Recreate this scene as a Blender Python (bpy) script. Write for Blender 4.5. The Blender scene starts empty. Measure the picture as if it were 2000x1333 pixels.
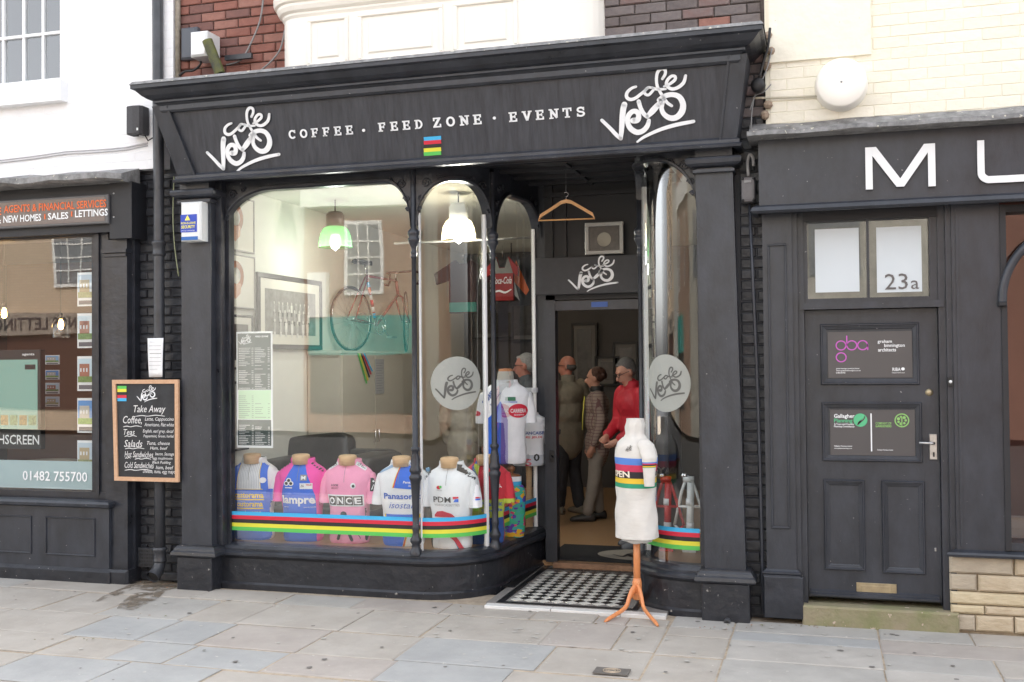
import bpy, bmesh, math, random
import numpy as np
from mathutils import Vector, Matrix, Euler
from mathutils.bvhtree import BVHTree
random.seed(7)
PI = math.pi
S = bpy.context.scene
COL = S.collection
# ------------------------------------------------------------------ camera
CF = 2050.0                       # focal length in pixels of a 2000 px wide frame
YAW, PITCH, ROLL = math.atan(600 / CF), math.radians(1.1), 0.0095
CAM = Vector((0, -7.35, 1.77))
_c, _s = math.cos(YAW), math.sin(YAW)
fwd = Vector((-_s * math.cos(PITCH), _c * math.cos(PITCH), math.sin(PITCH)))
rgt = Vector((_c, _s, 0)); upv = rgt.cross(fwd)
rgt, upv = rgt * math.cos(ROLL) - upv * math.sin(ROLL), upv * math.cos(ROLL) + rgt * math.sin(ROLL)
cd = bpy.data.cameras.new('camera'); cam = bpy.data.objects.new('camera', cd); COL.objects.link(cam)
m3 = Matrix((rgt, upv, -fwd)).transposed()
cam.matrix_world = Matrix.Translation(CAM) @ m3.to_4x4()
cd.sensor_width = 36; cd.lens = CF / 2000 * 36; cd.clip_end = 500; cd.clip_start = .05
S.camera = cam
# ------------------------------------------------------------------ world, sun, exposure
W = bpy.data.worlds.new('World'); S.world = W; W.use_nodes = True
nt = W.node_tree; nt.nodes.clear()
wo = nt.nodes.new('ShaderNodeOutputWorld'); bg = nt.nodes.new('ShaderNodeBackground')
sky = nt.nodes.new('ShaderNodeTexSky'); sky.sky_type = 'NISHITA'; sky.sun_disc = False
SUN_EL, SUN_AZ = math.radians(52), math.radians(18)   # azimuth clockwise from +Y
sky.sun_elevation = SUN_EL; sky.sun_rotation = SUN_AZ; sky.dust_density = 4; sky.air_density = 1
hs = nt.nodes.new('ShaderNodeHueSaturation'); hs.inputs['Saturation'].default_value = .22
nt.links.new(sky.outputs[0], hs.inputs['Color']); nt.links.new(hs.outputs[0], bg.inputs[0])
nt.links.new(bg.outputs[0], wo.inputs[0]); bg.inputs[1].default_value = .15
sd = bpy.data.lights.new('sun', 'SUN'); sd.energy = .8; sd.angle = math.radians(20); sd.color = (1, .97, .93)
sun = bpy.data.objects.new('sun', sd); COL.objects.link(sun)
sv = Vector((math.sin(SUN_AZ) * math.cos(SUN_EL), math.cos(SUN_AZ) * math.cos(SUN_EL), math.sin(SUN_EL)))
sun.rotation_euler = sv.to_track_quat('Z', 'Y').to_euler()
S.view_settings.view_transform = 'Standard'; S.view_settings.look = 'None'
S.view_settings.gamma = 1; S.view_settings.use_curve_mapping = False
S.view_settings.exposure = 2.42
# ------------------------------------------------------------------ measuring: photo pixel -> point on a real plane
def ray(x, y): return rgt * ((x - 1000) / CF) + upv * ((666.5 - y) / CF) + fwd
def at(x, y, Y=0.0):
    v = ray(x, y); return CAM + v * ((Y - CAM.y) / v.y)
def atx(x, y, X):
    v = ray(x, y); return CAM + v * ((X - CAM.x) / v.x)
def atz(x, y, Z):
    v = ray(x, y); return CAM + v * ((Z - CAM.z) / v.z)
def atp(x, y, o, n):
    v = ray(x, y); return CAM + v * ((o - CAM).dot(n) / v.dot(n))
# ------------------------------------------------------------------ materials
MATS = {}
def mat(name, c, r=.5, var=.0, vs=6.0, bump=0.0, bs=40.0, metal=0.0, spec=.5, sheen=0.0, emit=None, es=0, c2=None, stretch=None, speck=None, coat=0):
    if name in MATS: return MATS[name]
    m = bpy.data.materials.new(name); m.use_nodes = True; MATS[name] = m
    t = m.node_tree; b = t.nodes['Principled BSDF']; L = t.links
    b.inputs['Base Color'].default_value = (*c, 1); b.inputs['Roughness'].default_value = r
    b.inputs['Metallic'].default_value = metal; b.inputs['Specular IOR Level'].default_value = spec
    if sheen: b.inputs['Sheen Weight'].default_value = sheen
    if coat: b.inputs['Coat Weight'].default_value = coat
    if emit: b.inputs['Emission Color'].default_value = (*emit, 1); b.inputs['Emission Strength'].default_value = es
    tc = t.nodes.new('ShaderNodeTexCoord')
    vec = tc.outputs['Object']
    if stretch:
        mp = t.nodes.new('ShaderNodeMapping'); mp.inputs['Scale'].default_value = stretch
        L.new(vec, mp.inputs[0]); vec = mp.outputs[0]
    last = None
    if var or c2:
        n = t.nodes.new('ShaderNodeTexNoise'); n.inputs['Scale'].default_value = vs; n.inputs['Detail'].default_value = 6
        n.inputs['Roughness'].default_value = .65
        L.new(vec, n.inputs[0])
        rp = t.nodes.new('ShaderNodeMapRange'); rp.inputs[1].default_value = .3; rp.inputs[2].default_value = .7
        L.new(n.outputs[0], rp.inputs[0])
        mx = t.nodes.new('ShaderNodeMix'); mx.data_type = 'RGBA'
        d = c2 if c2 else tuple(min(1, v * (1 + var)) for v in c); a = c if c2 else tuple(v * (1 - var) for v in c)
        mx.inputs[6].default_value = (*a, 1); mx.inputs[7].default_value = (*d, 1)
        L.new(rp.outputs[0], mx.inputs[0]); last = mx.outputs[2]
        rr = t.nodes.new('ShaderNodeMapRange'); rr.inputs[3].default_value = max(0, r - .08); rr.inputs[4].default_value = min(1, r + .1)
        L.new(n.outputs[0], rr.inputs[0]); L.new(rr.outputs[0], b.inputs['Roughness'])
    if speck:   # (colour, threshold, scale) chips, bird lime, grit
        n2 = t.nodes.new('ShaderNodeTexNoise'); n2.inputs['Scale'].default_value = speck[2]; n2.inputs['Detail'].default_value = 3
        L.new(tc.outputs['Object'], n2.inputs[0])
        r2 = t.nodes.new('ShaderNodeMapRange'); r2.inputs[1].default_value = speck[1]; r2.inputs[2].default_value = speck[1] + .03
        L.new(n2.outputs[0], r2.inputs[0])
        m2 = t.nodes.new('ShaderNodeMix'); m2.data_type = 'RGBA'
        if last: L.new(last, m2.inputs[6])
        else: m2.inputs[6].default_value = (*c, 1)
        m2.inputs[7].default_value = (*speck[0], 1); L.new(r2.outputs[0], m2.inputs[0]); last = m2.outputs[2]
    if last: L.new(last, b.inputs['Base Color'])
    if bump:
        n3 = t.nodes.new('ShaderNodeTexNoise'); n3.inputs['Scale'].default_value = bs; n3.inputs['Detail'].default_value = 5
        L.new(vec, n3.inputs[0])
        bp = t.nodes.new('ShaderNodeBump'); bp.inputs['Strength'].default_value = 1; bp.inputs['Distance'].default_value = bump
        L.new(n3.outputs[0], bp.inputs['Height']); L.new(bp.outputs[0], b.inputs['Normal'])
    return m
PAINT = mat('black_shop_paint', (.024, .027, .035), .30, .45, 6, .0028, 24, speck=((.22, .21, .20), .725, 38))
PAINTF = mat('black_fascia_paint', (.022, .024, .031), .42, vs=6, bump=.0015, bs=20, stretch=(5, 1, .6), c2=(.050, .054, .066))
PAINTR = mat('grey_shop_paint', (.031, .035, .045), .34, .32, 4, .0018, 30, speck=((.3, .3, .3), .74, 45), stretch=(1.6, 1, .8))
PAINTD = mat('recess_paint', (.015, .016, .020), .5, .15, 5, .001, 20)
BASEP = mat('chipped_plinth_paint', (.020, .022, .028), .30, .3, 9, .008, 14, speck=((.3, .29, .27), .70, 30))
BRICKB = mat('black_painted_brick', (.026, .029, .036), .42, .35, 12, .008, 22)
BRICKM = mat('black_painted_mortar', (.022, .024, .03), .6)
CREAM = mat('cream_gloss_paint', (.86, .83, .76), .4, .03, 3, .0008, 10)
CREAMW = mat('cream_masonry_paint', (.84, .80, .67), .65, .05, 6, .006, 18, speck=((.30, .22, .14), .755, 22))
CREAMM = mat('cream_masonry_joint', (.80, .76, .62), .8)
WHITEW = mat('white_masonry_paint', (.85, .86, .88), .6, .03, 4, .008, 14)
WHITE = mat('white_paint', (.8, .81, .82), .4)
WHITED = mat('white_plastic', (.72, .74, .74), .35, .05)
def brickm(i, a, b): return mat('red_brick_%s' % i, a, .85, vs=9, bump=.006, bs=35, c2=b)
REDB = [brickm('orange', (.27, .115, .085), (.20, .08, .065)), brickm('dull', (.20, .095, .078), (.14, .075, .068)), brickm('light', (.31, .155, .12), (.23, .105, .085)), brickm('dark', (.10, .06, .055), (.17, .075, .06))]
GREYB = [brickm('soot', (.14, .12, .12), (.22, .19, .18)), brickm('grime', (.10, .085, .085), (.19, .16, .15)), brickm('mauve', (.17, .10, .09), (.20, .17, .165))]
MORT = mat('sooty_mortar', (.115, .095, .085), .9, .3, 20, .004, 60)
GREYM = mat('grey_cable', (.25, .25, .25), .6)
METAL = mat('brushed_steel', (.5, .5, .5), .3, .2, 30, metal=1)
CHROME = mat('chrome', (.75, .75, .77), .15, metal=1)
BRASS = mat('brass', (.42, .35, .23), .4, .2, 20, metal=.9)
WOOD = mat('pale_neck_wood', (.60, .38, .20), .45, vs=8, c2=(.70, .48, .27), stretch=(1, 1, 8))
ORWOOD = mat('orange_stand_wood', (.62, .22, .075), .4, vs=10, c2=(.74, .30, .12), stretch=(4, 4, .5), coat=.2)
FRWOOD = mat('pine_frame_wood', (.52, .30, .17), .55, vs=14, c2=(.62, .40, .26), stretch=(3, 3, 3))
FLOORW = mat('wood_floor', (.38, .22, .11), .35, vs=5, c2=(.48, .30, .16), stretch=(10, .8, 1), coat=.15)
INTW = mat('interior_cream_wall', (.64, .64, .57), .8, .04, 2)
INTG = mat('interior_grey_wall', (.085, .08, .08), .8, .1, 2)
BLACK = mat('black', (.012, .012, .013), .5)
CHALK = mat('chalkboard_slate', (.022, .024, .028), .6, .5, 7)
CHALKW = mat('chalk_white', (.72, .72, .72), .9, .2, 60)
LETTER = mat('white_lettering', (.82, .84, .86), .45)
PAPER = mat('white_paper', (.80, .82, .84), .7)
BLUE_S = mat('stripe_blue', (.05, .42, .75), .5); RED_S = mat('stripe_red', (.62, .02, .05), .5)
BLK_S = mat('stripe_black', (.02, .02, .022), .5); YEL_S = mat('stripe_yellow', (.72, .68, .05), .5); GRN_S = mat('stripe_green', (.10, .52, .10), .5)
LEATH = mat('dark_leather', (.035, .032, .03), .35, .3, 8, .002, 60)
TEAL = mat('teal_fascia_paint', (.04, .30, .25), .5)
def glassm(name, tint=(1, 1, 1), refl=1.0, wob=.0):
    m = bpy.data.materials.new(name); m.use_nodes = True; t = m.node_tree; t.nodes.clear(); L = t.links
    o = t.nodes.new('ShaderNodeOutputMaterial'); mx = t.nodes.new('ShaderNodeMixShader')
    tr = t.nodes.new('ShaderNodeBsdfTransparent'); tr.inputs[0].default_value = (*tint, 1)
    gl = t.nodes.new('ShaderNodeBsdfGlossy'); gl.inputs['Roughness'].default_value = .0; gl.inputs[0].default_value = (1, 1, 1, 1)
    fr = t.nodes.new('ShaderNodeFresnel'); fr.inputs[0].default_value = 1.52
    mu = t.nodes.new('ShaderNodeMath'); mu.operation = 'MULTIPLY'; mu.inputs[1].default_value = refl * 1.9; mu.use_clamp = True; mi_ = t.nodes.new('ShaderNodeMath'); mi_.operation = 'MINIMUM'; mi_.inputs[1].default_value = .34
    L.new(fr.outputs[0], mu.inputs[0]); L.new(mu.outputs[0], mi_.inputs[0]); L.new(mi_.outputs[0], mx.inputs[0]); L.new(tr.outputs[0], mx.inputs[1]); L.new(gl.outputs[0], mx.inputs[2]); L.new(mx.outputs[0], o.inputs[0])
    if wob:
        n = t.nodes.new('ShaderNodeTexNoise'); n.inputs['Scale'].default_value = 1.2; n.inputs['Detail'].default_value = 1
        tc = t.nodes.new('ShaderNodeTexCoord'); L.new(tc.outputs['Object'], n.inputs[0])
        b = t.nodes.new('ShaderNodeBump'); b.inputs['Distance'].default_value = wob; L.new(n.outputs[0], b.inputs['Height']); L.new(b.outputs[0], gl.inputs['Normal'])
    return m
GLASS = glassm('window_glass', (.97, .99, .98), 1.25, .0012)
GLASSC = glassm('curved_glass', (.96, .98, .97), .75, .003)
GLASSU = glassm('dark_sash_glass', (.75, .78, .78), 1.6, .004)
FROST = bpy.data.materials.new('frosted_film'); FROST.use_nodes = True
def _frost(m, c, a):
    t = m.node_tree; b = t.nodes['Principled BSDF']; b.inputs['Base Color'].default_value = (*c, 1); b.inputs['Roughness'].default_value = .6; b.inputs['Alpha'].default_value = a
_frost(FROST, (.40, .42, .39), .82)
FROST2 = bpy.data.materials.new('pale_blue_film'); FROST2.use_nodes = True; _frost(FROST2, (.40, .52, .55), .93)
FROST3 = bpy.data.materials.new('white_film'); FROST3.use_nodes = True; _frost(FROST3, (.66, .72, .76), .95)
def coursing(m, w, h, d):
    t = m.node_tree; b = t.nodes['Principled BSDF']; br = t.nodes.new('ShaderNodeTexBrick'); br.inputs['Color1'].default_value = (1, 1, 1, 1); br.inputs['Color2'].default_value = (.85, .85, .85, 1); br.inputs['Mortar'].default_value = (0, 0, 0, 1)
    br.inputs['Scale'].default_value = 1; br.inputs['Brick Width'].default_value = w; br.inputs['Row Height'].default_value = h; br.inputs['Mortar Size'].default_value = .006; br.inputs['Mortar Smooth'].default_value = 1
    tc = t.nodes.new('ShaderNodeTexCoord'); mp = t.nodes.new('ShaderNodeMapping'); mp.inputs['Rotation'].default_value = (PI / 2, 0, 0); t.links.new(tc.outputs['Object'], mp.inputs[0]); t.links.new(mp.outputs[0], br.inputs[0])
    ob_ = [n for n in t.nodes if n.type == 'BUMP'][0]; b2 = t.nodes.new('ShaderNodeBump'); b2.inputs['Distance'].default_value = d; t.links.new(br.outputs[0], b2.inputs['Height']); t.links.new(ob_.outputs[0], b2.inputs['Normal']); t.links.new(b2.outputs[0], b.inputs['Normal'])
coursing(WHITEW, .225, .075, .002)
# ------------------------------------------------------------------ mesh helpers
class MB:
    def __init__(s): s.v = []; s.f = []; s.mi = []; s.sm = []
    def add(s, vs, fs, mi=0, sm=False):
        o = len(s.v); s.v += [tuple(v) for v in vs]
        for f in fs: s.f.append(tuple(i + o for i in f)); s.mi.append(mi); s.sm.append(sm)
        return s
    def box(s, x0, x1, y0, y1, z0, z1, mi=0, M=None, taper=0):
        vs = [Vector(p) for p in ((x0, y0, z0), (x1, y0, z0), (x1, y1, z0), (x0, y1, z0), (x0, y0, z1), (x1, y0, z1), (x1, y1, z1), (x0, y1, z1))]
        if M: vs = [M @ v for v in vs]
        s.add(vs, [(0, 3, 2, 1), (4, 5, 6, 7), (0, 1, 5, 4), (1, 2, 6, 5), (2, 3, 7, 6), (3, 0, 4, 7)], mi); return s
    def bbox(s, x0, x1, y0, y1, z0, z1, b=.004, mi=0):   # box whose front (low y) face is chamfered
        b = min(b, (x1 - x0) * .3, (z1 - z0) * .3)
        vs = [(x0, y1, z0), (x1, y1, z0), (x1, y1, z1), (x0, y1, z1), (x0, y0 + b, z0), (x1, y0 + b, z0), (x1, y0 + b, z1), (x0, y0 + b, z1),
              (x0 + b, y0, z0 + b), (x1 - b, y0, z0 + b), (x1 - b, y0, z1 - b), (x0 + b, y0, z1 - b)]
        s.add(vs, [(0, 3, 2, 1), (8, 9, 10, 11), (0, 1, 5, 4), (1, 2, 6, 5), (2, 3, 7, 6), (3, 0, 4, 7), (4, 5, 9, 8), (5, 6, 10, 9), (6, 7, 11, 10), (7, 4, 8, 11)], mi); return s
    def grid(s, rows, mi=0, sm=True, closed=False, mif=None):
        n = len(rows[0]); o = len(s.v)
        for r in rows: s.v += [tuple(p) for p in r]
        for i in range(len(rows) - 1):
            for j in range(n if closed else n - 1):
                a = o + i * n + j; b = o + i * n + (j + 1) % n
                s.f.append((a, b, b + n, a + n)); s.mi.append(mif(i, j) if mif else mi); s.sm.append(sm)
        return s
    def tube(s, pts, r, n=10, mi=0, cap=True):
        pts = [Vector(p) for p in pts]; rs = r if isinstance(r, (list, tuple)) else [r] * len(pts)
        rows = []; prev = None
        for i, p in enumerate(pts):
            d = (pts[min(i + 1, len(pts) - 1)] - pts[max(i - 1, 0)]).normalized()
            if prev is None:
                a = Vector((0, 0, 1)) if abs(d.z) < .9 else Vector((1, 0, 0)); u = d.cross(a).normalized()
            else: u = (prev - d * prev.dot(d)).normalized()
            prev = u; w = d.cross(u)
            rows.append([p + (u * math.cos(2 * PI * k / n) + w * math.sin(2 * PI * k / n)) * rs[i] for k in range(n)])
        o = len(s.v); s.grid(rows, mi, True, True)
        if cap:
            s.f.append(tuple(range(o, o + n))[::-1]); s.mi.append(mi); s.sm.append(False)
            e = o + (len(rows) - 1) * n; s.f.append(tuple(range(e, e + n))); s.mi.append(mi); s.sm.append(False)
        return s
    def lathe(s, prof, c=(0, 0, 0), n=20, mi=0, M=None, sx=1, sy=1):   # prof: (r, z)
        M = M or Matrix.Identity(4); c = Vector(c)
        rows = [[c + M @ Vector((r * sx * math.cos(2 * PI * k / n), r * sy * math.sin(2 * PI * k / n), z)) for k in range(n)] for r, z in prof]
        s.grid(rows, mi, True, True); return s
    def prism(s, poly, y0, y1, mi=0):        # poly in (x, z), extruded along y
        n = len(poly); vs = [(x, y0, z) for x, z in poly] + [(x, y1, z) for x, z in poly]
        s.add(vs, [tuple(range(n)), tuple(range(n, 2 * n))[::-1]] + [(i, n + i, n + (i + 1) % n, (i + 1) % n) for i in range(n)], mi); return s
    def sweep(s, prof, path, mi=0, sm=False, close=True):   # prof: (out, z); path: list of (point2d, outward normal2d)
        rows = [[Vector((p[0] + nn[0] * o, p[1] + nn[1] * o, z)) for o, z in prof] for p, nn in path]
        o0 = len(s.v); s.grid(rows, mi, sm, close)
        n = len(prof)
        if close:
            s.f.append(tuple(range(o0, o0 + n))); s.mi.append(mi); s.sm.append(False)
            e = o0 + (len(rows) - 1) * n; s.f.append(tuple(range(e, e + n))[::-1]); s.mi.append(mi); s.sm.append(False)
        return s
    def ell(s, c, r, mi=0, n=14, m=9, M=None):
        M = M or Matrix.Identity(3)
        rows = []
        for i in range(m + 1):
            a = PI * i / m - PI / 2
            rows.append([Vector(c) + M @ Vector((r[0] * math.cos(a) * math.cos(2 * PI * k / n), r[1] * math.cos(a) * math.sin(2 * PI * k / n), r[2] * math.sin(a))) for k in range(n)])
        s.grid(rows, mi, True, True); return s
    def cone(s, a, b, ra, rb, mi=0, n=14):
        a = Vector(a); b = Vector(b); d = (b - a); L = d.length; q = d.to_track_quat('Z', 'Y').to_matrix()
        pr = []
        for i in range(5): t = -PI / 2 + i * PI / 8; pr.append((ra * math.cos(t), ra * math.sin(t)))
        for i in range(5): t = i * PI / 8; pr.append((rb * math.cos(t), L + rb * math.sin(t)))
        s.grid([[a + q @ Vector((r * math.cos(2 * PI * k / n), r * math.sin(2 * PI * k / n), z)) for k in range(n)] for r, z in pr], mi, True, True); return s
    def mesh(s, name, mats):
        me = bpy.data.meshes.new(name); me.from_pydata(s.v, [], s.f)
        for m in (mats if isinstance(mats, (list, tuple)) else [mats]): me.materials.append(m)
        me.polygons.foreach_set('material_index', s.mi); me.polygons.foreach_set('use_smooth', s.sm)
        me.update(); return me
    def build(s, name, mats, parent=None, loc=None, rot=None, fix=False):
        me = s.mesh(name, mats)
        if fix:
            b = bmesh.new(); b.from_mesh(me); bmesh.ops.remove_doubles(b, verts=b.verts, dist=1e-5); bmesh.ops.recalc_face_normals(b, faces=b.faces); b.to_mesh(me); b.free()
        return link(name, me, parent, loc, rot)
def link(name, me, parent=None, loc=None, rot=None):
    o = bpy.data.objects.new(name, me); COL.objects.link(o)
    if parent: o.parent = parent
    if loc is not None: o.location = loc
    if rot is not None: o.rotation_euler = rot
    return o
def tag(o, label=None, cat=None, group=None, kind=None):
    if label: o['label'] = label
    if cat: o['category'] = cat
    if group: o['group'] = group
    if kind: o['kind'] = kind
    return o
def empty(name, loc, label, cat, group=None, rz=0):
    o = bpy.data.objects.new(name, None); COL.objects.link(o); o.location = loc; o.rotation_euler = (0, 0, rz); o.empty_display_size = .1
    return tag(o, label, cat, group)
def bx(name, x0, x1, y0, y1, z0, z1, m, parent=None): return MB().box(x0, x1, y0, y1, z0, z1).build(name, m, parent)
def remesh(mb, name, mats, vox, parent=None, smooth=2, loc=None, rot=None):
    me = mb.mesh('tmp', mats); o = bpy.data.objects.new('tmp', me); COL.objects.link(o)
    b = bmesh.new(); b.from_mesh(me); bmesh.ops.remove_doubles(b, verts=b.verts, dist=1e-6); bmesh.ops.recalc_face_normals(b, faces=b.faces); b.to_mesh(me); b.free()
    r = o.modifiers.new('r', 'REMESH'); r.mode = 'VOXEL'; r.voxel_size = vox; r.use_smooth_shade = True
    if smooth: q = o.modifiers.new('s', 'SMOOTH'); q.iterations = smooth; q.factor = .6
    dg = bpy.context.evaluated_depsgraph_get(); dg.update()
    ev = o.evaluated_get(dg); m2 = bpy.data.meshes.new_from_object(ev); m2.name = name
    bpy.data.objects.remove(o)
    if not m2.materials:
        for m in (mats if isinstance(mats, (list, tuple)) else [mats]): m2.materials.append(m)
    for p in m2.polygons: p.use_smooth = True
    return link(name, m2, parent, loc, rot)
# ------------------------------------------------------------------ flat shapes: text, strokes, polygons  (2D)
def text2d(body, bold=0.0, shear=0.0, spacing=1.0):
    cu = bpy.data.curves.new('t', 'FONT'); cu.body = body; cu.offset = bold; cu.shear = shear; cu.space_character = spacing; cu.resolution_u = 2
    o = bpy.data.objects.new('t', cu); me = o.to_mesh()
    vs = [(v.co.x, v.co.y) for v in me.vertices]; fs = [tuple(p.vertices) for p in me.polygons]
    o.to_mesh_clear(); bpy.data.objects.remove(o); bpy.data.curves.remove(cu)
    return vs, fs
def norm(sh, w=None, h=None):   # fit shape into box (0..w, 0..h)
    vs, fs = sh; xs = [v[0] for v in vs]; ys = [v[1] for v in vs]; x0, y0 = min(xs), min(ys); dx = (max(xs) - x0) or 1; dy = (max(ys) - y0) or 1
    if w is None and h is None: h = 1.0
    if w is None: w = h * dx / dy
    if h is None: h = w * dy / dx
    return [((v[0] - x0) / dx * w, (v[1] - y0) / dy * h) for v in vs], fs
def cat_shapes(*shs):
    V = []; Fc = []
    for vs, fs in shs:
        o = len(V); V += list(vs); Fc += [tuple(i + o for i in f) for f in fs]
    return V, Fc
def move(sh, dx=0, dy=0, sx=1, sy=1, rot=0):
    c, s = math.cos(rot), math.sin(rot)
    return [((x * sx * c - y * sy * s) + dx, (x * sx * s + y * sy * c) + dy) for x, y in sh[0]], sh[1]
def rect2(x0, y0, x1, y1, n=1, m=1):
    vs = [(x0 + (x1 - x0) * i / n, y0 + (y1 - y0) * j / m) for j in range(m + 1) for i in range(n + 1)]
    return vs, [(j * (n + 1) + i, j * (n + 1) + i + 1, (j + 1) * (n + 1) + i + 1, (j + 1) * (n + 1) + i) for j in range(m) for i in range(n)]
def poly2(pts): return list(pts), [tuple(range(len(pts)))]
def disc2(cx, cy, rx, ry=None, n=28):
    ry = ry or rx
    return [(cx, cy)] + [(cx + rx * math.cos(2 * PI * k / n), cy + ry * math.sin(2 * PI * k / n)) for k in range(n)], [(0, k + 1, (k + 1) % n + 1) for k in range(n)]
def stroke(pts, wid=None, cap=True, sub=5):   # Catmull-Rom ribbon; pts (x, y, w)
    P_ = [tuple(p) if len(p) == 3 else (p[0], p[1], wid) for p in pts]
    out = []
    if len(P_) > 2 and sub > 1:
        Q = [P_[0]] + P_ + [P_[-1]]
        for i in range(1, len(Q) - 2):
            for k in range(sub):
                t = k / sub
                out.append(tuple(.5 * ((2 * Q[i][a]) + (-Q[i - 1][a] + Q[i + 1][a]) * t + (2 * Q[i - 1][a] - 5 * Q[i][a] + 4 * Q[i + 1][a] - Q[i + 2][a]) * t * t + (-Q[i - 1][a] + 3 * Q[i][a] - 3 * Q[i + 1][a] + Q[i + 2][a]) * t ** 3) for a in range(3)))
        out.append(P_[-1])
    else: out = P_
    V = []; Fc = []
    for i, (x, y, w) in enumerate(out):
        a = out[max(i - 1, 0)]; b = out[min(i + 1, len(out) - 1)]
        dx, dy = b[0] - a[0], b[1] - a[1]; l = math.hypot(dx, dy) or 1
        nx, ny = -dy / l * w / 2, dx / l * w / 2
        V += [(x + nx, y + ny), (x - nx, y - ny)]
        if i: j = 2 * i; Fc.append((j - 2, j - 1, j + 1, j))
    if cap:
        for (x, y, w) in (out[0], out[-1]):
            d = disc2(x, y, w / 2 * .98, n=10); o = len(V); V += d[0]; Fc += [tuple(i + o for i in f) for f in d[1]]
    return V, Fc
def emb(sh, o, ax, az, nrm, off=.003, thick=0.0):     # 2D shape onto a real plane; thick = raised letters
    m = MB(); vs, fs = sh; P0 = [o + ax * x + az * y + nrm * off for x, y in vs]
    if thick:
        b = bmesh.new(); bv = [b.verts.new(p) for p in P0]
        for f in fs:
            try: b.faces.new([bv[i] for i in f])
            except Exception: pass
        bmesh.ops.remove_doubles(b, verts=b.verts, dist=1e-6)
        r = bmesh.ops.extrude_face_region(b, geom=b.faces[:]); ev = [g for g in r['geom'] if isinstance(g, bmesh.types.BMVert)]
        bmesh.ops.translate(b, verts=ev, vec=nrm * thick); bmesh.ops.recalc_face_normals(b, faces=b.faces)
        b.verts.index_update(); m.add([v.co for v in b.verts], [[v.index for v in f.verts] for f in b.faces]); b.free()
    else: m.add(P0, fs)
    return m
XA, ZA, NF = Vector((1, 0, 0)), Vector((0, 0, 1)), Vector((0, -1, 0))
def front(name, sh, px, Y, m, parent, off=.003, thick=0.0):   # px bbox (x0,y0,x1,y1) in photo -> fills it on plane y=Y
    x0, y0, x1, y1 = px; a = at(x0, (y0 + y1) / 2, Y); b = at(x1, (y0 + y1) / 2, Y); t = at((x0 + x1) / 2, y0, Y); q = at((x0 + x1) / 2, y1, Y)
    return emb(norm(sh, b.x - a.x, t.z - q.z), Vector((a.x, Y, q.z)), XA, ZA, NF, off, thick).build(name, m, parent)
# the hand-drawn cafe logo, as brush strokes
def _lg():
    raw = [
     [(1035, 300, 30), (980, 315, 34), (925, 360, 40), (915, 415, 42), (955, 448, 42), (1015, 440, 40), (1080, 400, 38), (1130, 365, 36), (1180, 322, 34)],
     [(1225, 328, 30), (1180, 322, 32), (1142, 358, 34), (1140, 395, 34), (1180, 412, 34), (1222, 380, 34), (1248, 345, 32), (1225, 325, 28), (1290, 352, 34), (1390, 357, 28)],
     [(1358, 232, 34), (1395, 175, 36), (1392, 125, 38), (1345, 112, 40), (1302, 155, 38), (1286, 230, 36), (1292, 310, 36), (1325, 390, 36), (1362, 455, 38), (1400, 520, 38), (1455, 565, 34)],
     [(1372, 325, 24), (1440, 302, 34), (1505, 258, 38), (1510, 218, 36), (1468, 210, 36), (1420, 250, 38), (1402, 300, 38), (1430, 345, 40), (1482, 364, 40), (1550, 345, 42), (1610, 295, 42), (1635, 218, 34)],
     [(592, 675, 40), (680, 770, 44), (755, 860, 48), (812, 920, 44)],
     [(815, 918, 48), (832, 800, 62), (850, 650, 70), (865, 560, 72), (882, 505, 74)],
     [(975, 708, 70), (1030, 705, 72), (1050, 655, 62), (1030, 605, 62), (975, 598, 60), (922, 650, 62), (912, 730, 62), (945, 805, 66), (1020, 855, 66), (1095, 840, 62), (1150, 785, 58), (1172, 720, 46)],
     [(1058, 480, 52), (1078, 560, 50), (1110, 630, 52), (1155, 675, 50)],
     [(1155, 672, 50), (1225, 605, 76), (1295, 535, 66)],
     [(1345, 520, 54), (1332, 590, 54), (1360, 660, 58), (1430, 710, 66), (1510, 705, 72), (1575, 640, 78), (1590, 550, 70), (1550, 465, 64), (1470, 430, 60), (1380, 440, 60), (1305, 482, 56)],
     [(1320, 505, 56), (1365, 470, 56)],
     [(1018, 972, 26), (1110, 915, 36), (1300, 843, 44), (1500, 797, 48), (1708, 772, 42)]]
    return cat_shapes(*[stroke([(x, -y, w) for x, y, w in s]) for s in raw])
LOGO = norm(_lg(), 1.0, None)          # width 1, height ~ .78
LH = max(v[1] for v in LOGO[0])
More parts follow.
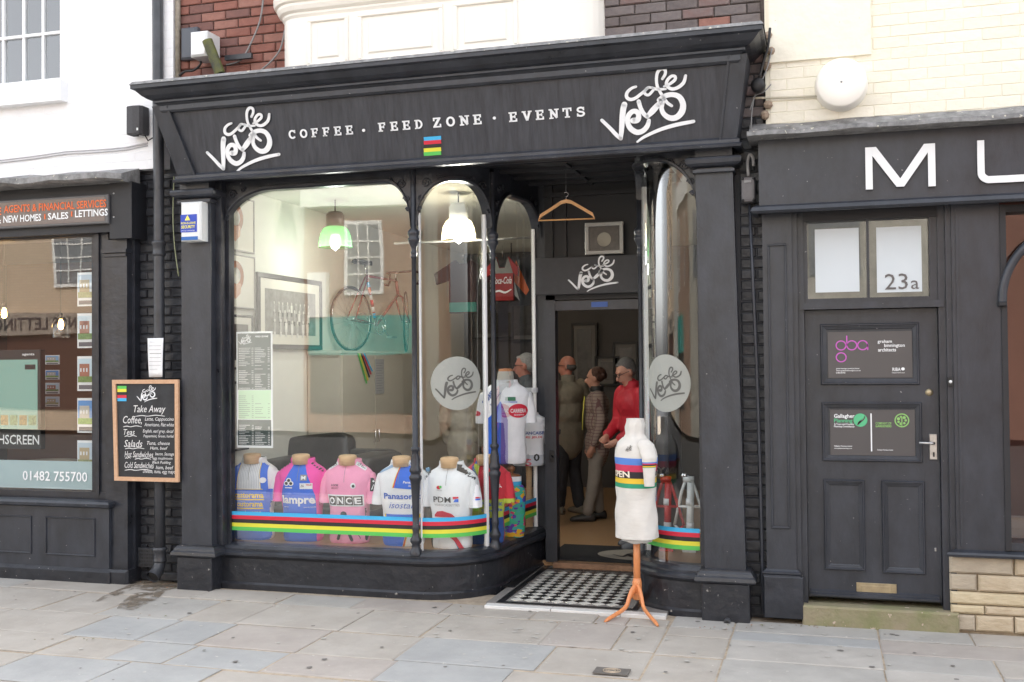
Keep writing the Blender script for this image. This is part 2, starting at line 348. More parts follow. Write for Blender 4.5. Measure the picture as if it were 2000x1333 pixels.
# Western slab letters drawn from strokes (unit height)
def slab(ch):
    T = .19; t = T; h = 1.0; R = []
    def r(x0, y0, x1, y1): R.append(rect2(x0, y0, x1, y1))
    def s(pts, w=T): R.append(stroke([(x, y, w) for x, y in pts], cap=False, sub=6))
    def arc(cx, cy, rx, ry, a0, a1, w=T, n=14): R.append(stroke([(cx + rx * math.cos(math.radians(a0 + (a1 - a0) * i / n)), cy + ry * math.sin(math.radians(a0 + (a1 - a0) * i / n)), w) for i in range(n + 1)], cap=False, sub=1))
    if ch in 'FE':
        r(.10, 0, .30, 1); r(0, 0, .44, .15); r(0, .85, .72, 1); r(.58, .68, .72, .85); r(.30, .44, .55, .58); r(.48, .36, .60, .66)
        if ch == 'E': r(.44, 0, .74, .15); r(.60, .15, .74, .33)
    elif ch == 'O': arc(.40, .5, .31, .41, 0, 360)
    elif ch == 'C': arc(.40, .5, .31, .41, 40, 320); r(.60, .62, .73, .98)
    elif ch == 'D': r(.10, 0, .29, 1); r(0, 0, .35, .15); r(0, .85, .35, 1); arc(.32, .5, .36, .42, -90, 90, .17)
    elif ch == 'Z': r(.04, .85, .72, 1); r(.02, 0, .74, .15); s([(.60, .9), (.14, .1)], .22); r(.04, .66, .17, .85); r(.61, .15, .74, .35)
    elif ch == 'N': r(.10, .1, .26, .95); r(.60, .1, .76, .95); s([(.14, .93), (.70, .07)], .22); r(0, 0, .38, .14); r(-.02, .86, .24, 1); r(.48, .86, .88, 1)
    elif ch == 'V': s([(.16, .95), (.43, .03)], .2); s([(.70, .95), (.43, .03)], .2); r(-.02, .86, .34, 1); r(.54, .86, .88, 1)
    elif ch == 'T': r(.30, 0, .50, 1); r(.18, 0, .62, .15); r(0, .84, .80, 1); r(0, .64, .13, .86); r(.67, .64, .80, .86)
    elif ch == 'S': arc(.38, .71, .26, .205, 20, 270, .18); arc(.38, .29, .28, .205, 90, -160, .18); r(.58, .62, .70, .96); r(.04, .04, .16, .36)
    return cat_shapes(*R)
def slabword(w, pitch=1.22): return cat_shapes(*[move(slab(c), i * pitch, 0) for i, c in enumerate(w)])
# ================================================================== SETTING: ground, road, pavement
GZ = -.01
MORTP = mat('sandy_joint_mortar', (.38, .315, .24), .95, .3, 14, .004, 50)
ASPH = mat('asphalt', (.055, .055, .055), .85, .2, 20, .003, 90)
g_ = bx('ground', -90, 90, -90, 60, -.5, -.25, ASPH); tag(g_, kind='structure')
rd = MB(); rd.add([(-90, -90, -.13), (90, -90, -.13), (90, -5.2, -.13), (-90, -5.2, -.13)], [(0, 1, 2, 3)]); tag(rd.build('road', ASPH), kind='structure')
pv = MB().box(-26, 26, -5.2, .35, -.2, GZ - .0075).build('pavement', MORTP); tag(pv, kind='structure')
def slabm(i, a, b): return mat('flagstone_%s' % i, a, .8, vs=2.6, bump=.006, bs=11, c2=b, speck=((.52, .50, .46), .72, 30))
FL = {'b': slabm('buff', (.33, .303, .268), (.42, .392, .355)), 'g': slabm('grey', (.315, .305, .285), (.40, .388, .365)),
      'u': slabm('blue', (.30, .305, .303), (.375, .378, .372)), 'p': slabm('pinkish', (.32, .288, .262), (.41, .375, .342)), 'd': slabm('dusty', (.35, .332, .305), (.44, .42, .39))}
rnd = random.Random(3)
def slab_row(y0, y1, xs, kinds):
    for i in range(len(xs) - 1):
        a, b = xs[i] + .006, xs[i + 1] - .006; j = lambda: rnd.uniform(-.004, .004); z = GZ + rnd.uniform(-.0035, .003)
        k = kinds[i % len(kinds)]
        m = MB(); e = .012
        q = [(a + j(), y0 + .006 + j()), (b + j(), y0 + .006 + j()), (b + j(), y1 - .006 + j()), (a + j(), y1 - .006 + j())]
        cx, cy = (a + b) / 2, (y0 + y1) / 2
        ins = [(x + (e if x < cx else -e), y + (e if y < cy else -e)) for x, y in q]
        vs = [(x, y, GZ - .03) for x, y in q] + [(x, y, z - .004) for x, y in q] + [(x, y, z + rnd.uniform(-.0012, .0012)) for x, y in ins]
        m.add(vs, [(0, 1, 5, 4), (1, 2, 6, 5), (2, 3, 7, 6), (3, 0, 4, 7), (4, 5, 9, 8), (5, 6, 10, 9), (6, 7, 11, 10), (7, 4, 8, 11), (8, 9, 10, 11)])
        m.build('paving_slab', FL[k], pv)
def rowx(start, end, lo=.6, hi=1.05):
    x = start; o = [x]
    while x < end: x += rnd.uniform(lo, hi); o.append(x)
    return o
slab_row(-.34, .0, [-8.4, -7.2, -6.3, -5.35, -4.62, -3.91, -3.3, -2.62, -1.95, -1.5], 'bgbbbgpbb')
slab_row(-.30, .0, [-.99, -.57, .34, .9, 1.7, 2.6], 'gggbb')
slab_row(-.34, -.13, [-1.5, -1.28, -1.0], 'pb')
slab_row(-.95, -.34, [-8.2, -7.3, -6.4, -5.55, -5.02, -4.32, -3.88, -3.10, -2.52, -1.72, -1.26, -.99], 'bgbbgbbbbpb')
slab_row(-.52, -.30, [-.99, -.57, .335], 'bu')
slab_row(-.98, -.52, [-.99, -.57, .335], 'bd')
slab_row(-.62, -.30, [.335, 1.25, 2.2, 3.0], 'pbg'); slab_row(-.98, -.62, [.335, .95, 2.0, 3.0], 'gbb')
slab_row(-1.49, -.95, [-8.6, -7.5, -6.6, -5.7, -4.85, -4.28, -3.84, -3.13, -2.48, -1.60, -.99], 'gbbbuupbub')
slab_row(-1.52, -.98, [-.99, -.575, .33, .95, 2.0, 3.0], 'bgdgb')
slab_row(-1.90, -1.49, [-8.2, -7.3, -6.35, -5.5, -4.72, -4.2, -3.80, -3.15, -2.44, -1.72], 'bubbbuupu')
slab_row(-1.92, -1.52, [-1.72, -.72, .05, .9, 2.0], 'bdbb')
slab_row(-2.42, -1.92, rowx(-7.8, 2, .6, 1.0), 'bgdbuubpg')
for i, y in enumerate((-2.42, -2.95, -3.4, -3.95, -4.4)): slab_row(y - (.53, .45, .55, .45, .62)[i], y, rowx(-8, 4, .9, 1.5), rnd.choice(['bgdu', 'gbup', 'bdgb']))
bx('kerb', -26, 26, -5.36, -5.2, -.2, GZ, mat('granite_kerb', (.3, .29, .28), .8, .15, 20), pv)
# wet patch running from the drainpipe, pale scuffs, drain cover
WET = mat('wet_stone', (.20, .16, .12), .3, vs=14, c2=(.25, .21, .165), bump=.003, bs=25)
_nt = WET.node_tree; _n = _nt.nodes.new('ShaderNodeTexNoise'); _n.inputs['Scale'].default_value = 9; _n.inputs['Detail'].default_value = 7; _r = _nt.nodes.new('ShaderNodeMapRange'); _r.inputs[1].default_value = .38; _r.inputs[2].default_value = .60; _r.inputs[4].default_value = .85
_tc = _nt.nodes.new('ShaderNodeTexCoord'); _nt.links.new(_tc.outputs['Object'], _n.inputs[0]); _nt.links.new(_n.outputs[0], _r.inputs[0]); _nt.links.new(_r.outputs[0], _nt.nodes['Principled BSDF'].inputs['Alpha'])
def puddle(px, m, name, z=.0035):
    pts = [atz(x, y, GZ + z) for x, y in px]; MB().add(pts, [tuple(range(len(pts)))]).build(name, m, pv)
puddle([(300, 1131), (345, 1134), (347, 1147), (312, 1156), (262, 1150), (235, 1161), (186, 1175), (200, 1165), (240, 1148), (262, 1137)][::-1], WET, 'wet_patch')
puddle([(262, 1158), (322, 1155), (310, 1168), (285, 1180), (262, 1192), (228, 1189), (235, 1178)][::-1], WET, 'wet_patch')
SCF = mat('pale_scuff', (.46, .45, .43), .9)
for cx, cy, n in [(830, 1232, 5), (905, 1203, 8), (1010, 1230, 14), (1040, 1258, 18), (930, 1288, 8), (1080, 1262, 8), (800, 1260, 5), (985, 1200, 6), (1130, 1220, 5), (860, 1215, 4), (1075, 1210, 4)]:
    m = MB()
    for k in range(n):
        c = atz(cx + rnd.gauss(0, 22), cy + rnd.gauss(0, 7), GZ + .0045); r = rnd.uniform(.002, .010); l = r * rnd.uniform(1, 3.5); a = rnd.uniform(-.6, .3)
        m.add([(c.x + l * math.cos(a + t) * rnd.uniform(.6, 1.1), c.y + r * math.sin(a + t) * rnd.uniform(.6, 1.1), c.z) for t in [i * PI / 4 for i in range(8)]], [tuple(range(8))])
    m.build('scuff_mark', SCF, pv)
LEAF = [mat('dead_leaf_%d' % i, c, .8) for i, c in enumerate(((.32, .12, .03), (.20, .12, .05), (.12, .14, .04), (.30, .26, .20)))]
lr = random.Random(8); lm = MB()
for cx, cy, n, sx, sy in ((300, 1135, 26, 22, 3), (340, 1146, 8, 8, 3), (170, 1247, 10, 70, 2), (235, 1199, 5, 60, 3), (1480, 1221, 14, 22, 2), (1590, 1222, 10, 30, 2), (1420, 1225, 8, 30, 2), (1830, 1226, 10, 20, 3), (870, 1184, 6, 30, 2), (250, 1131, 10, 25, 2), (1100, 1217, 6, 60, 2)):
    for k in range(n):
        c = atz(cx + lr.gauss(0, sx), cy + abs(lr.gauss(0, sy)), GZ + .004); r = lr.uniform(.004, .014); a = lr.uniform(0, 6)
        lm.add([(c.x + r * math.cos(a), c.y + r * math.sin(a), c.z), (c.x - r * .5 * math.sin(a), c.y + r * .5 * math.cos(a), c.z + .004), (c.x - r * math.cos(a), c.y - r * math.sin(a), c.z + .001), (c.x + r * .5 * math.sin(a), c.y - r * .5 * math.cos(a), c.z + .003)], [(0, 1, 2, 3)], lr.randint(0, 3))
gm = MB()
for k in range(150):
    x, y = lr.uniform(-6.5, 2.0), -abs(lr.gauss(0, 1.3)) - .05; r = lr.uniform(.006, .019); 
    gm.add([(x + r * math.cos(q * PI / 4) * lr.uniform(.8, 1.2), y + r * math.sin(q * PI / 4) * lr.uniform(.8, 1.2), GZ + .0042) for q in range(8)], [tuple(range(8))], lr.randint(0, 1))
tag(gm.build('chewing_gum_spots', [mat('old_gum_dark', (.17, .16, .15), .8), mat('old_gum_pale', (.43, .42, .39), .8)]), 'old trodden gum and bird lime spots scattered over the flagstones', 'gum spots', kind='stuff')
tag(lm.build('leaf_litter', LEAF), 'dead leaves and grit gathered along the foot of the shopfronts', 'leaf litter', kind='stuff')
dc = atz(1195, 1314, GZ); DCM = mat('cast_iron', (.13, .12, .11), .6, .2, 30)
d = empty('drain_cover', (dc.x, dc.y, GZ + .004), 'small square cast iron drain cover set in the flagstones below the doorway', 'drain cover')
bx('plate', -.10, .10, -.06, .06, 0, .006, DCM, d)
for i, r in enumerate((.05, .036, .022)):
    MB().tube([(r * math.cos(a), r * .85 * math.sin(a), .008) for a in [2 * PI * k / 20 for k in range(21)]], .003, 6).build('ring', MORTP, d)
# ================================================================== CAFE BUILDING
cafe = empty('cafe_building', (-2.7, 0, 0), 'brick building in the middle with black cafe shopfront and cream bay above', 'building')
def cb(mb, name, m, par=None, fix=False):     # build in world coordinates, parented to a thing keeping its place
    o = mb.build(name, m, None, fix=fix); setp(o, par or cafe); return o
def setp(o, p):
    o.parent = p; o.matrix_parent_inverse = world(p).inverted()
def world(o):
    M = o.matrix_basis.copy()
    return world(o.parent) @ o.matrix_parent_inverse @ M if o.parent else M
# glass line of the shopfront in plan: straight, rounded corner, then back to the door
def mkpath(pts):
    d = [0]
    for i in range(1, len(pts)): d.append(d[-1] + math.hypot(pts[i][0] - pts[i - 1][0], pts[i][1] - pts[i - 1][1]))
    return pts, d
def pat(path, s):
    pts, d = path; s = min(max(s, 0), d[-1] - 1e-6)
    for i in range(1, len(d)):
        if s <= d[i]:
            t = (s - d[i - 1]) / (d[i] - d[i - 1]); a, b = pts[i - 1], pts[i]
            p = (a[0] + (b[0] - a[0]) * t, a[1] + (b[1] - a[1]) * t)
            def nr(j): q = pts[min(j + 1, len(pts) - 1)]; w = pts[max(j - 1, 0)]; x, y = q[0] - w[0], q[1] - w[1]; l = math.hypot(x, y); return (y / l, -x / l)
            n0, n1 = nr(i - 1), nr(i); n = (n0[0] + (n1[0] - n0[0]) * t, n0[1] + (n1[1] - n0[1]) * t); l = math.hypot(*n)
            return p, (n[0] / l, n[1] / l)
def s_at_px(path, px, z=1.7):
    best = None
    for k in range(2001):
        s = path[1][-1] * k / 2000; p, n = pat(path, s); v = Vector((p[0], p[1], z)) - CAM; d = v.dot(fwd); x = 1000 + CF * v.dot(rgt) / d
        e = abs(x - px)
        if best is None or e < best[0]: best = (e, s)
    return best[1]
LP = [(-4.60, .14), (-4.0, .14), (-3.4, .14), (-2.98, .14)] + [(-2.94 + .47 * math.sin(a), .62 - .48 * math.cos(a)) for a in [PI / 2 * k / 12 for k in range(13)]] + [(-2.455, .9), (-2.41, 1.2), (-2.37, 1.52)]
LPATH = mkpath(LP)
RP = [(-1.27, 1.30), (-1.265, .9), (-1.26, .55)] + [(-.85 - .41 * math.cos(a), .45 - .37 * math.sin(a)) for a in [PI / 2 * k / 12 for k in range(13)]] + [(-.78, .08)]
RPATH = mkpath(RP)
def samp(path, s0, s1, st=.05):
    n = max(2, int((s1 - s0) / st)); return [pat(path, s0 + (s1 - s0) * i / n) for i in range(n + 1)]
ZG0, ZH = .33, 3.19
def path_arc(path, s0, s1, rl, rr, hl, hr, ztop, zbot):      # arch opening: height of the glass edge along s
    def f(s):
        a = s - s0; b = s1 - s
        if a < rl: return ztop - hl * (1 - math.sqrt(max(0, 1 - (1 - a / rl) ** 2)))
        if b < rr: return ztop - hr * (1 - math.sqrt(max(0, 1 - (1 - b / rr) ** 2)))
        return ztop
    return f
sL0 = 0; sC1 = s_at_px(LPATH, 814); sC2 = s_at_px(LPATH, 955); sEnd = LPATH[1][-1]
sR_a = s_at_px(RPATH, 1262); sR0 = 1.0; sR1 = RPATH[1][-1]
bays = [(LPATH, .02, sC1 - .02, .42, .22, .30, .36, 3.15), (LPATH, sC1 + .02, sC2 - .03, .27, .27, .34, .34, 3.15), (LPATH, sC2 + .03, sEnd - .04, .40, .30, .36, .28, 3.12), (RPATH, .03, sR_a - .10, .2, .2, .25, .25, 3.12), (RPATH, sR_a - .02, sR1 - .03, .10, .34, .2, .36, 3.19)]
for k, (pa, s0, s1, rl, rr, hl, hr, zt) in enumerate(bays):
    f = path_arc(pa, s0, s1, rl, rr, hl, hr, zt, ZG0)
    n = 44; ss = [s0 + (s1 - s0) * (.5 - .5 * math.cos(PI * i / n)) for i in range(n + 1)]
    # pane
    m = MB(); m.grid([[Vector((*pat(pa, s)[0], z)) for z in (ZG0 - .02, 1.0, 2.0, f(s) + .03 if f(s) + .03 < 3.3 else 3.3)] for s in ss])
    cb(m, 'window_pane', GLASSC if k != 0 else GLASS)
    # spandrel above the arch with rounded moulding on its edge
    m = MB(); rows = []
    for s in ss:
        p, nn = pat(pa, s); z = f(s); zt2 = 3.30
        rows.append([Vector((p[0] + nn[0] * o, p[1] + nn[1] * o, zz)) for o, zz in ((-.02, z), (.05, z), (.065, z + .012), (.065, z + .028), (.045, z + .034), (.045, zt2), (-.02, zt2))])
    m.grid(rows, 0, False, True); cb(m, 'arch_spandrel', PAINT)
    # white putty bead along both uprights of the curved panes
    if k:
        for s, h in {1: ((s0 + .012, .006), (s1 - .014, .011)), 2: ((s1 - .012, .009),), 3: (), 4: ((s0 + .012, .009),)}[k]:
            p, nn = pat(pa, s); z1 = f(s); tx, ty = -nn[1], nn[0]
            m = MB(); vs = []
            for z in (ZG0, z1): vs += [(p[0] + nn[0] * o + tx * t, p[1] + nn[1] * o + ty * t, z) for o, t in ((.012, -h), (.012, h), (-.02, h), (-.02, -h))]
            m.add(vs, [(0, 1, 5, 4), (1, 2, 6, 5), (2, 3, 7, 6), (3, 0, 4, 7), (4, 5, 6, 7)]); cb(m, 'putty_bead', WHITE)
    # scroll casting in the spandrel corners
    m = MB()
    for s_, sg in ((s0, 1), (s1, -1)):
        if k == 3: break
        for (ds, dz, r) in ((.075, .0, .036), (.035, -.115, .026), (.17, .035, .024), (.025, -.195, .017)):
            if (sg == 1 and rl < .15): continue
            pts = []; m = MB()
            for t in range(22):
                a = t * .5; rr_ = r * (1 - t / 24)
                p, nn = pat(pa, s_ + sg * (ds + rr_ * math.cos(a))); pts.append((p[0] + nn[0] * .052, p[1] + nn[1] * .052, 3.13 + dz + rr_ * math.sin(a)))
            m.tube(pts, .006, 5); cb(m, 'scroll_casting', PAINT)
# slender cast columns
def column(path, s, z1=3.25):
    p, nn = pat(path, s); x, y = p[0] + nn[0] * .045, p[1] + nn[1] * .045
    pr = [(.048, .31), (.048, .345), (.036, .36), (.03, .39), (.044, .41), (.044, .43), (.03, .45), (.024, .48), (.03, .51), (.03, .53), (.024, .54), (.026, .62), (.030, .74), (.036, .84), (.040, .87), (.048, .885), (.048, .905), (.038, .915), (.038, .93), (.046, .94), (.046, .955), (.034, .985), (.036, 1.03), (.026, 1.07), (.026, 1.09), (.034, 1.10), (.034, 1.12), (.022, 1.13),
          (.0195, 1.8), (.018, 2.56), (.024, 2.565), (.024, 2.575), (.018, 2.58), (.024, 2.595), (.024, 2.61), (.018, 2.615), (.022, 2.64), (.034, 2.67), (.045, 2.69), (.045, 2.71), (.036, 2.72), (.046, 2.74), (.046, 2.765), (.022, 2.79), (.022, z1)]
    cb(MB().lathe(pr, (x, y, 0), 18), 'column', PAINT)
for pa, s in ((LPATH, sC1), (LPATH, sC2), (RPATH, sR_a - .06)): column(pa, s)
# corner pieces: door-end posts of both bays
for nm, x0, x1, y0, y1 in (('door_post', -2.38, -2.26, 1.50, 1.62), ('door_post', -1.30, -1.2, 1.28, 1.45)): cb(MB().box(x0, x1, y0, y1, .05, 3.3), nm, PAINTR)
# sill and stall riser following the same line
sill = [(-.06, .24), (.09, .24), (.105, .255), (.105, .272), (.09, .285), (.075, .29), (.075, .305), (.058, .325), (.02, .335), (-.06, .335)]
rise = [(-.06, GZ - .03), (.085, GZ - .03), (.085, GZ + .035), (.07, GZ + .05), (.07, .225), (.082, .24), (-.06, .24)]
fullL = [((-4.62, .14), (0, -1))] + samp(LPATH, .05, sEnd - .03); fullR = samp(RPATH, .03, RPATH[1][-1], .04)
for pth in (fullL, fullR):
    cb(MB().sweep(sill, pth), 'window_sill', PAINT, fix=True); cb(MB().sweep(rise, pth), 'stall_riser', BASEP, fix=True)
# display platforms inside the bays
def plat(poly, z, m, name, t=.04):
    n = len(poly); mb = MB(); mb.add([(x, y, z - t) for x, y in poly] + [(x, y, z) for x, y in poly], [tuple(range(n))[::-1], tuple(range(n, 2 * n))] + [(i, (i + 1) % n, n + (i + 1) % n, n + i) for i in range(n)]); return cb(mb, name, m)
plat([(-4.68, .17)] + [(p[0] - n[0] * .03, p[1] - n[1] * .03) for p, n in samp(LPATH, .1, sEnd)] + [(-2.95, 1.52), (-2.95, .98), (-4.68, .98)], .325, FLOORW, 'display_platform')
plat([(p[0] - n[0] * .03, p[1] - n[1] * .03) for p, n in samp(RPATH, 0, RPATH[1][-1])] + [(-.56, .1), (-.56, 1.3)], .325, FLOORW, 'display_platform')
# pilasters (the right one leans a little, as the old front does)
def pil(x0b, x1b, x0t, x1t, capw, name):
    m = MB(); zb, zt = .335, 3.09
    P_ = lambda x0, x1, ya, z: [(x0, ya, z), (x1, ya, z)]
    m.prism([(x0b, zb), (x1b, zb), (x1t, zt), (x0t, zt)], -.04, .20)
    m.box(x0t - .015, x1t + .015, -.075, .2, 3.055, 3.075)
    m.sweep([(0, 3.09), (.03, 3.10), (.05, 3.115), (.055, 3.14), (.05, 3.155), (.02, 3.165), (-.02, 3.165), (-.02, 3.09)], [((x0t - .01, .2), (-1, 0)), ((x0t - .01, -.05), (-.7071 * 1.414, -.7071 * 1.414)), ((x1t + .01, -.05), (1, -1)), ((x1t + .01, .2), (1, 0))])
    m.box(x0t - .0, x1t + .0, -.062, .2, 3.163, 3.24)
    o = cb(m, name, PAINTR, fix=True)
    m = MB(); X0, X1 = x0b - .01, x1b + .012
    m.sweep([(-.02, .34), (.02, .335), (.02, .325), (.035, .31), (.04, .295), (.052, .285), (.058, .262), (.05, .25), (-.02, .245)], [((X0, .2), (-1, 0)), ((X0, -.045), (-1, -1)), ((X1, -.045), (1, -1)), ((X1, .2), (1, 0))])
    cb(m, 'base_moulding', PAINT, fix=True)
    cb(MB().bbox(X0 - .01, X1 + .012, -.085, .2, GZ - .02, .248, .008), 'plinth', BASEP)
pil(-4.895, -4.625, -4.89, -4.625, 0, 'pilaster'); pil(-.775, -.50, -.805, -.553, 0, 'pilaster')
for nm, a, b in (('window_jamb', -4.62, -4.60), ('window_jamb', -.80, -.775)): cb(MB().box(a - .01, b + .03, .03, .22, .33, 3.25), nm, PAINT)
cb(MB().box(-4.57, -4.545, .10, .125, .33, 3.2), 'frame_bead', PAINT)
# recess: head beam, soffit with boarded panels, back partition over the door
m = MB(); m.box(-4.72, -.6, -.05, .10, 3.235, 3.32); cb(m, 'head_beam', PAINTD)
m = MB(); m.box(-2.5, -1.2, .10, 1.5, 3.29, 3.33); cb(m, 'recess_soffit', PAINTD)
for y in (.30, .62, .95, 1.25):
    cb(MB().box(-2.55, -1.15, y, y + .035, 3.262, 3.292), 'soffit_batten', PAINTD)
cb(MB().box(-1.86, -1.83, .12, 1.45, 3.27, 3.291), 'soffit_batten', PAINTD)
DY = 1.42
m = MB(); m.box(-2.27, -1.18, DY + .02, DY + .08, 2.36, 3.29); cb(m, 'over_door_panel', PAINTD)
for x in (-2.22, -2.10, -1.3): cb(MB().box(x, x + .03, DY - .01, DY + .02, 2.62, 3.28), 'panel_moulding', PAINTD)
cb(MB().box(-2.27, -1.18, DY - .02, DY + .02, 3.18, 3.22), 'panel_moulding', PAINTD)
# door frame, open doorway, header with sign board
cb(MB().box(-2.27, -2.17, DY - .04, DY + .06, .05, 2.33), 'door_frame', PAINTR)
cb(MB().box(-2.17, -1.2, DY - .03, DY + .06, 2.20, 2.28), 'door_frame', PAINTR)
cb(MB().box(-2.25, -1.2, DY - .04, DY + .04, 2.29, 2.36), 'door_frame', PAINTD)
cb(MB().box(-1.27, -1.21, DY - .04, DY + .06, .05, 2.36), 'door_frame', PAINTR)
o = front('door_notice', rect2(0, 0, 1, .2), (1155, 590, 1187, 600), DY - .03, mat('blue_print', (.05, .12, .4), .5), None); setp(o, cafe)
# half-open inward door leaf edge with latch at the left jamb
cb(MB().box(-1.27, -1.23, DY + .07, DY + .95, .08, 2.2), 'door_leaf', PAINTR)
p = at(1078, 892, DY - .04)
m = MB().box(p.x - .02, p.x + .02, DY - .05, DY - .035, p.z - .05, p.z + .05); m.tube([(p.x, DY - .1, p.z), (p.x, DY - .04, p.z)], .013, 10); cb(m, 'door_latch', BLACK)
# fascia: raked board with splayed ends, corner stiles, bottom ledge and heavy cornice
FO = Vector((0, -.12, 3.25)); FT = Vector((0, -.25, 3.77)); FU = (FT - FO).normalized(); FN = Vector((0, -FU.z, FU.y)).normalized()
if FN.y > 0: FN = -FN
m = MB()
bl, br, tl, tr = -4.85, -.515, -5.0, -.43
m.add([(bl, -.12, 3.25), (br, -.12, 3.25), (tr, -.25, 3.80), (tl, -.25, 3.80), (bl, .2, 3.25), (br, .2, 3.25), (tr, .2, 3.80), (tl, .2, 3.80)], [(0, 1, 2, 3), (1, 5, 6, 2), (4, 0, 3, 7), (4, 5, 1, 0), (3, 2, 6, 7), (5, 4, 7, 6)])
fascia = cb(m, 'fascia_board', PAINTF)
def fq(pts, t, name, mt=PAINTR):      # strip standing proud of the raked board; pts (x, height 0..1)
    m = MB(); base = [Vector((x, -.12 - .13 * h, 3.25 + .55 * h)) for x, h in pts]; n = len(base); f = [b + FN * t for b in base]
    m.add(base + f, [tuple(range(n, 2 * n))] + [(i, (i + 1) % n, n + (i + 1) % n, n + i) for i in range(n)]); return cb(m, name, mt, fix=True)
fq([(-4.85, 0), (-4.70, 0), (-4.87, 1), (-5.0, 1)], .02, 'fascia_stile'); fq([(-4.70, 0), (-4.685, 0), (-4.855, 1), (-4.87, 1)], .032, 'fascia_bead')
fq([(-.62, 0), (-.515, 0), (-.43, 1), (-.54, 1)], .02, 'fascia_stile'); fq([(-.635, 0), (-.62, 0), (-.54, 1), (-.555, 1)], .032, 'fascia_bead')
fq([(-4.87, .93), (-.54, .93), (-.53, .995), (-4.88, .995)], .018, 'fascia_bead', PAINTD)
led = [(0, 3.205), (.05, 3.205), (.055, 3.222), (.04, 3.235), (.04, 3.255), (.015, 3.275), (0, 3.275)]
cb(MB().sweep(led, [((bl + .02, .15), (-1, 0)), ((bl + .02, -.115), (-1, -1)), ((br - .02, -.115), (1, -1)), ((br - .02, .15), (1, 0))]), 'fascia_ledge', PAINTR, fix=True)
cor = [(0, 3.74), (.04, 3.74), (.055, 3.755), (.055, 3.79), (.075, 3.805), (.09, 3.81), (.09, 3.825), (.12, 3.835), (.15, 3.855), (.185, 3.89), (.21, 3.90), (.21, 3.928), (.19, 3.945), (.02, 3.985), (0, 3.985)]
cpath = [((-4.87, .3), (-1, 0)), ((-4.87, -.22), (-1, -1))] + [((x, -.22), (0, -1)) for x in (-4.0, -3.0, -2.0, -1.0)] + [((-.53, -.22), (1, -1)), ((-.53, .3), (1, 0))]
cornice = cb(MB().sweep(cor, cpath), 'cornice', PAINT, fix=True)
LEAD = mat('weathered_lead', (.20, .20, .20), .55, .5, 14, .004, 20, speck=((.5, .48, .4), .66, 25))
cb(MB().sweep([(.0, 3.988), (.19, 3.949), (.208, 3.935), (.218, 3.93), (.2, 3.956), (.0, 4.0)], cpath), 'lead_flashing', LEAD, fix=True)
# lettering on the fascia
fax = Vector((1, 0, 0))
def on_fascia(name, sh, px, par=None, off=.004, thick=0.0, mt=LETTER):
    x0, y0, x1, y1 = px; o_ = Vector((0, -.12, 3.25))
    a = atp(x0, (y0 + y1) / 2, o_, FN); b = atp(x1, (y0 + y1) / 2, o_, FN); t = atp((x0 + x1) / 2, y0, o_, FN); q = atp((x0 + x1) / 2, y1, o_, FN)
    w = b.x - a.x; h = (t - q).length
    org = Vector((a.x, q.y, q.z))
    ob = emb(norm(sh, w, h), org, fax, FU, FN, off, thick).build(name, mt, None, fix=False); setp(ob, par or cafe); return ob
for w, x0, x1, yb0, yt0, yb1, yt1 in (('COFFEE', 564, 690, 272, 254, 263, 246), ('FEED', 739, 826, 258, 240, 252, 234), ('ZONE', 846, 941, 250, 230, 243, 224), ('EVENTS', 994, 1143, 239, 220, 228, 208)):
    on_fascia('lettering', slabword(w), (x0, (yt0 + yt1) / 2, x1, (yb0 + yb1) / 2), thick=.004)
for x, y in ((711, 255), (966, 231)): on_fascia('lettering', disc2(0, 0, 1), (x - 3, y - 3, x + 3, y + 3), thick=.004)
on_fascia('logo', LOGO, (400, 211, 545, 337), thick=.006); on_fascia('logo', LOGO, (1171, 134, 1357, 278), thick=.006)
for i, (mm) in enumerate((BLUE_S, RED_S, BLK_S, YEL_S, GRN_S)): on_fascia('stripe', rect2(0, 0, 1, .2), (828, 267 + i * 7.4, 862, 267 + (i + 1) * 7.4), mt=mm)
# brick wall above, brick by brick
def brickwall(par, x0, x1, z0, z1, y, cols, W_=.225, H_=.075, T=.011, dep=.03, jit=.004, seed=1, skip=None, off=0, name='brick', bev=.006):
    r = random.Random(seed); meshes = {}; row = 0; z = z0
    while z < z1 - .02:
        x = x0 - (W_ / 2 if row % 2 else 0) + off; k = 0
        hd = (row % 2 == 1)
        while x < x1:
            w = W_ * (.5 if (hd and k % 2 == 0 and False) else 1); a = max(x, x0); b = min(x + w - T, x1); h = min(H_ - T, z1 - z)
            if b - a > .03 and not (skip and skip((a + b) / 2, z + h / 2)):
                c = cols(r, (a + b) / 2, z); key = (round(b - a, 3), round(h, 3), c.name, r.randint(0, 2))
                if key not in meshes:
                    m = MB(); m.bbox(-(b - a) / 2, (b - a) / 2, -.0, dep, 0, h, bev)
                    for i in range(8, 12): v = m.v[i]; m.v[i] = (v[0], v[1] + r.uniform(-.5, .5) * bev, v[2])
                    meshes[key] = m.mesh('brick', c)
                o = bpy.data.objects.new(name, meshes[key]); COL.objects.link(o); o.parent = par; o.matrix_parent_inverse = PI_INV(par)
                o.location = ((a + b) / 2, y + r.uniform(-jit, jit), z)
            x += w; k += 1
        z += H_; row += 1
_pi = {}
def PI_INV(par):
    if par.name not in _pi: _pi[par.name] = world(par).inverted()
    return _pi[par.name]
uw = cb(MB().box(-5.03, -.30, .125, .35, 3.9, 7.5), 'upper_wall', MORT)
BAYX0, BAYX1 = -4.00, -1.45
def redcol(r, x, z):
    if x > -1.5: return r.choice(GREYB if r.random() < .8 or z > 4.15 else REDB)
    if z < 4.1 and r.random() < .5: return REDB[3]
    return r.choice([REDB[0], REDB[0], REDB[1], REDB[2], REDB[3] if r.random() < .3 else REDB[0]])
